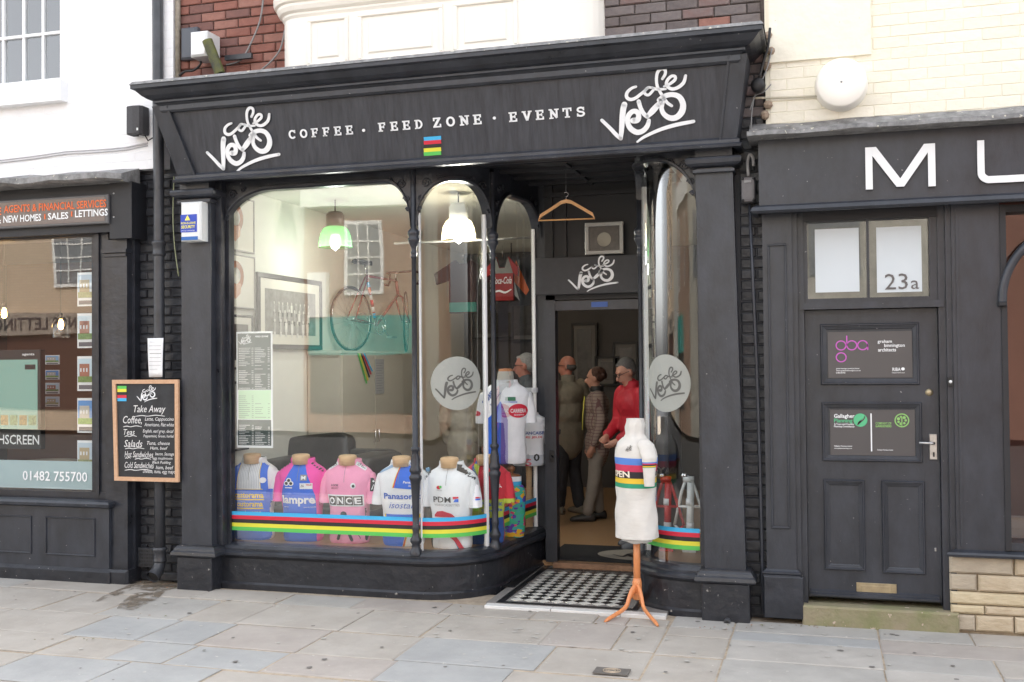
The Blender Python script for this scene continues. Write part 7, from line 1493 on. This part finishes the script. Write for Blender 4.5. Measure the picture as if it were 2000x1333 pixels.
    for k in (0, 1):
        if shorts: t.cone(hip[k], hip[k].lerp(knee[k], .95), .10 * s_, .085 * s_)
        else: capsule_chain(t, [hip[k], knee[k], ank[k] + Vector((0, 0, .03))], [.102 * s_, .078 * s_, .068 * s_])
    to_ = remesh(t, 'trousers' if not shorts else 'shorts', trousers, .013, e, 2); d2 = to_.modifiers.new('folds', 'DISPLACE'); d2.texture = tx_; d2.strength = .018; d2.texture_coords = 'LOCAL'
    for k in (0, 1):
        sh = MB(); a_ = ank[k]; sh.grid([[Vector((a_.x + rx * math.cos(q * PI / 8), a_.y + y_, max(.0, z_ + rz_ * math.sin(q * PI / 8)))) for q in range(16)] for y_, rx, rz_, z_ in ((.085, .015, .02, .035), (.075, .036, .045, .04), (.03, .042, .058, .045), (-.06, .044, .045, .038), (-.13, .048, .036, .030), (-.175, .036, .028, .024), (-.195, .012, .012, .02))], 0, True, True); sh.build('shoe', shoes or LEATH, e)
    # hair
    h = MB()
    if hair == 'short':
        h.ell(hp(0, .032, .050), (.083 * s_, .090 * s_, .088 * s_), 0, 16, 10, HM); h.ell(hp(0, .055, .01), (.078 * s_, .065 * s_, .075 * s_), 0, 16, 10, HM)
        for q in range(9): h.ell(hp(-.05 + .0125 * q, -.045 + .012 * abs(q - 4), .095 - .004 * abs(q - 4)), (.022, .03, .018), 0, 8, 5, HM)
    elif hair == 'bald': h.ell(hp(0, .058, -.005), (.080 * s_, .055 * s_, .045 * s_), 0, 16, 10, HM); h.ell(hp(-.07, .03, .0), (.016, .035, .03), 0, 8, 6, HM); h.ell(hp(.07, .03, .0), (.016, .035, .03), 0, 8, 6, HM)
    else:
        rr_ = random.Random(3); h.ell(hp(0, .04, .045), (.090 * s_, .098 * s_, .095 * s_), 0, 16, 10, HM)
        for q in range(40): a_, b_ = rr_.uniform(0, 2 * PI), rr_.uniform(-.3, 1.3); h.ell(hp(.088 * math.cos(a_) * math.cos(b_), .045 + .085 * math.sin(a_) * math.cos(b_) if math.sin(a_) > -.5 else .03, .03 + .088 * math.sin(b_)), (.024, .024, .022), 0, 7, 5)
    remesh(h, 'hair', hairm, .0075, e, 1)
    if glasses:
        g = MB()
        for sd in (-1, 1):
            g.tube([hp(sd * .033 + .024 * math.cos(a_), -.104, .012 + .017 * math.sin(a_)) for a_ in [2 * PI * q / 16 for q in range(17)]], .0028, 6, cap=False); g.tube([hp(sd * .057, -.104, .016), hp(sd * .080, -.04, .016), hp(sd * .082, .015, .008)], .0028, 5)
        g.tube([hp(-.01, -.106, .016), hp(.01, -.106, .016)], .0028, 5); g.build('glasses', BLACK, e)
    if extra: extra(e, V, wri)
    return e
def gz(px, py, z=.055): p = atz(px, py, z); return Vector((p.x, p.y, z))
JKR = mat('red_jacket', (.45, .015, .03), .6, .12, 8, .003, 30); JKB = mat('beige_jacket', (.25, .22, .17), .8, .15, 8, .003, 40); TRB = mat('stone_trousers', (.27, .24, .21), .85, .1, 8, .002, 40); TRD = mat('charcoal_trousers', (.045, .045, .05), .85, .2, 8, .002, 40)
CHK = mat('checked_coat', (.30, .22, .19), .85); t_ = CHK.node_tree; bt = t_.nodes.new('ShaderNodeTexBrick'); bt.inputs['Color1'].default_value = (.32, .25, .21, 1); bt.inputs['Color2'].default_value = (.29, .22, .19, 1); bt.inputs['Mortar'].default_value = (.16, .08, .08, 1); bt.inputs['Scale'].default_value = 1; bt.inputs['Brick Width'].default_value = .035; bt.inputs['Row Height'].default_value = .035; bt.inputs['Mortar Size'].default_value = .003; bt.offset = 0
tc_ = t_.nodes.new('ShaderNodeTexCoord'); mp_ = t_.nodes.new('ShaderNodeMapping'); mp_.inputs['Rotation'].default_value = (PI / 2, 0, 0); t_.links.new(tc_.outputs['Object'], mp_.inputs[0]); t_.links.new(mp_.outputs[0], bt.inputs[0]); t_.links.new(bt.outputs[0], t_.nodes['Principled BSDF'].inputs['Base Color'])
HG = mat('grey_hair', (.10, .095, .09), .7, .5, 60, .004, 90); HWH = mat('white_hair', (.32, .31, .30), .7, .3, 60, .004, 90); HBR = mat('brown_hair', (.07, .03, .02), .6, .5, 60, .004, 90)
def bag(e, V, wri):
    w_ = wri[1]; MB().bbox(w_.x - .17, w_.x + .15, w_.y - .07, w_.y + .07, w_.z - .46, w_.z - .13, .03).build('bag', mat('navy_bag', (.02, .025, .045), .6, .3, 10), e); MB().tube([(w_.x - .1, w_.y, w_.z - .14), (w_.x - .05, w_.y, w_.z - .06), (w_.x + .05, w_.y, w_.z - .06), (w_.x + .1, w_.y, w_.z - .14)], .008, 6).build('strap', BLACK, e)
def lanyard(e, V, wri): MB().tube([V(-.04, -.14, 1.44), V(-.02, -.165, 1.2), V(0, -.17, 1.05)], .006, 5).build('lanyard', YL, e)
f_r = gz(1246, 1070)
person(f_r + Vector((-.0, .05, 0)), math.radians(-52), 'man with grey hair and glasses in a red jacket looking down by the door', JKR, mat('jeans', (.03, .045, .08), .85, .2, 8), HG, 1.71, .0, .45, arms=(((-.235, -.05, 1.17), (-.10, -.25, 1.05)), ((.235, -.02, 1.15), (.12, -.24, 1.02))), glasses=True, lean=.10, collar=JKR, shoes=mat('grey_trainer', (.15, .16, .18), .7))
f_w = gz(1168, 1016)
person(f_w, math.radians(-75), 'woman with short brown hair in a checked coat and stone coloured trousers', CHK, TRB, HBR, 1.61, -.1, .05, hair='curly', collar=BLACK, jl=.22, shirt=BLACK, legs=((.0, .02), (-.02, -.12)), extra=lanyard)
f_b = gz(1112, 1004)
person(f_b, math.radians(-130), 'balding man in a beige anorak carrying a navy bag, left in the doorway', JKB, TRD, HG, 1.74, .7, .0, hair='bald', glasses=True, skin=SKINR, jl=.22, collar=JKB, shoes=mat('tan_shoe', (.22, .19, .15), .7), extra=bag)
f_s = gz(1032, 1038)
person(f_s, math.radians(-75), 'elderly man with glasses, grey jacket and dark shorts behind the jersey torsos', mat('slate_jacket', (.10, .11, .12), .8, .15, 8, .002, 40), TRD, HWH, 1.76, -.1, .1, hair='short', glasses=True, shorts=True, skin=SKINR)
f_c = Vector((at(905, 850, 3.1).x, 3.1, .055))
person(f_c, math.radians(170), 'person in a long beige raincoat standing behind the logo disc in the window', mat('raincoat', (.36, .33, .27), .8, .1, 8, .002, 40), TRB, HBR, 1.66, .3, .0, hair='curly', jl=.22)
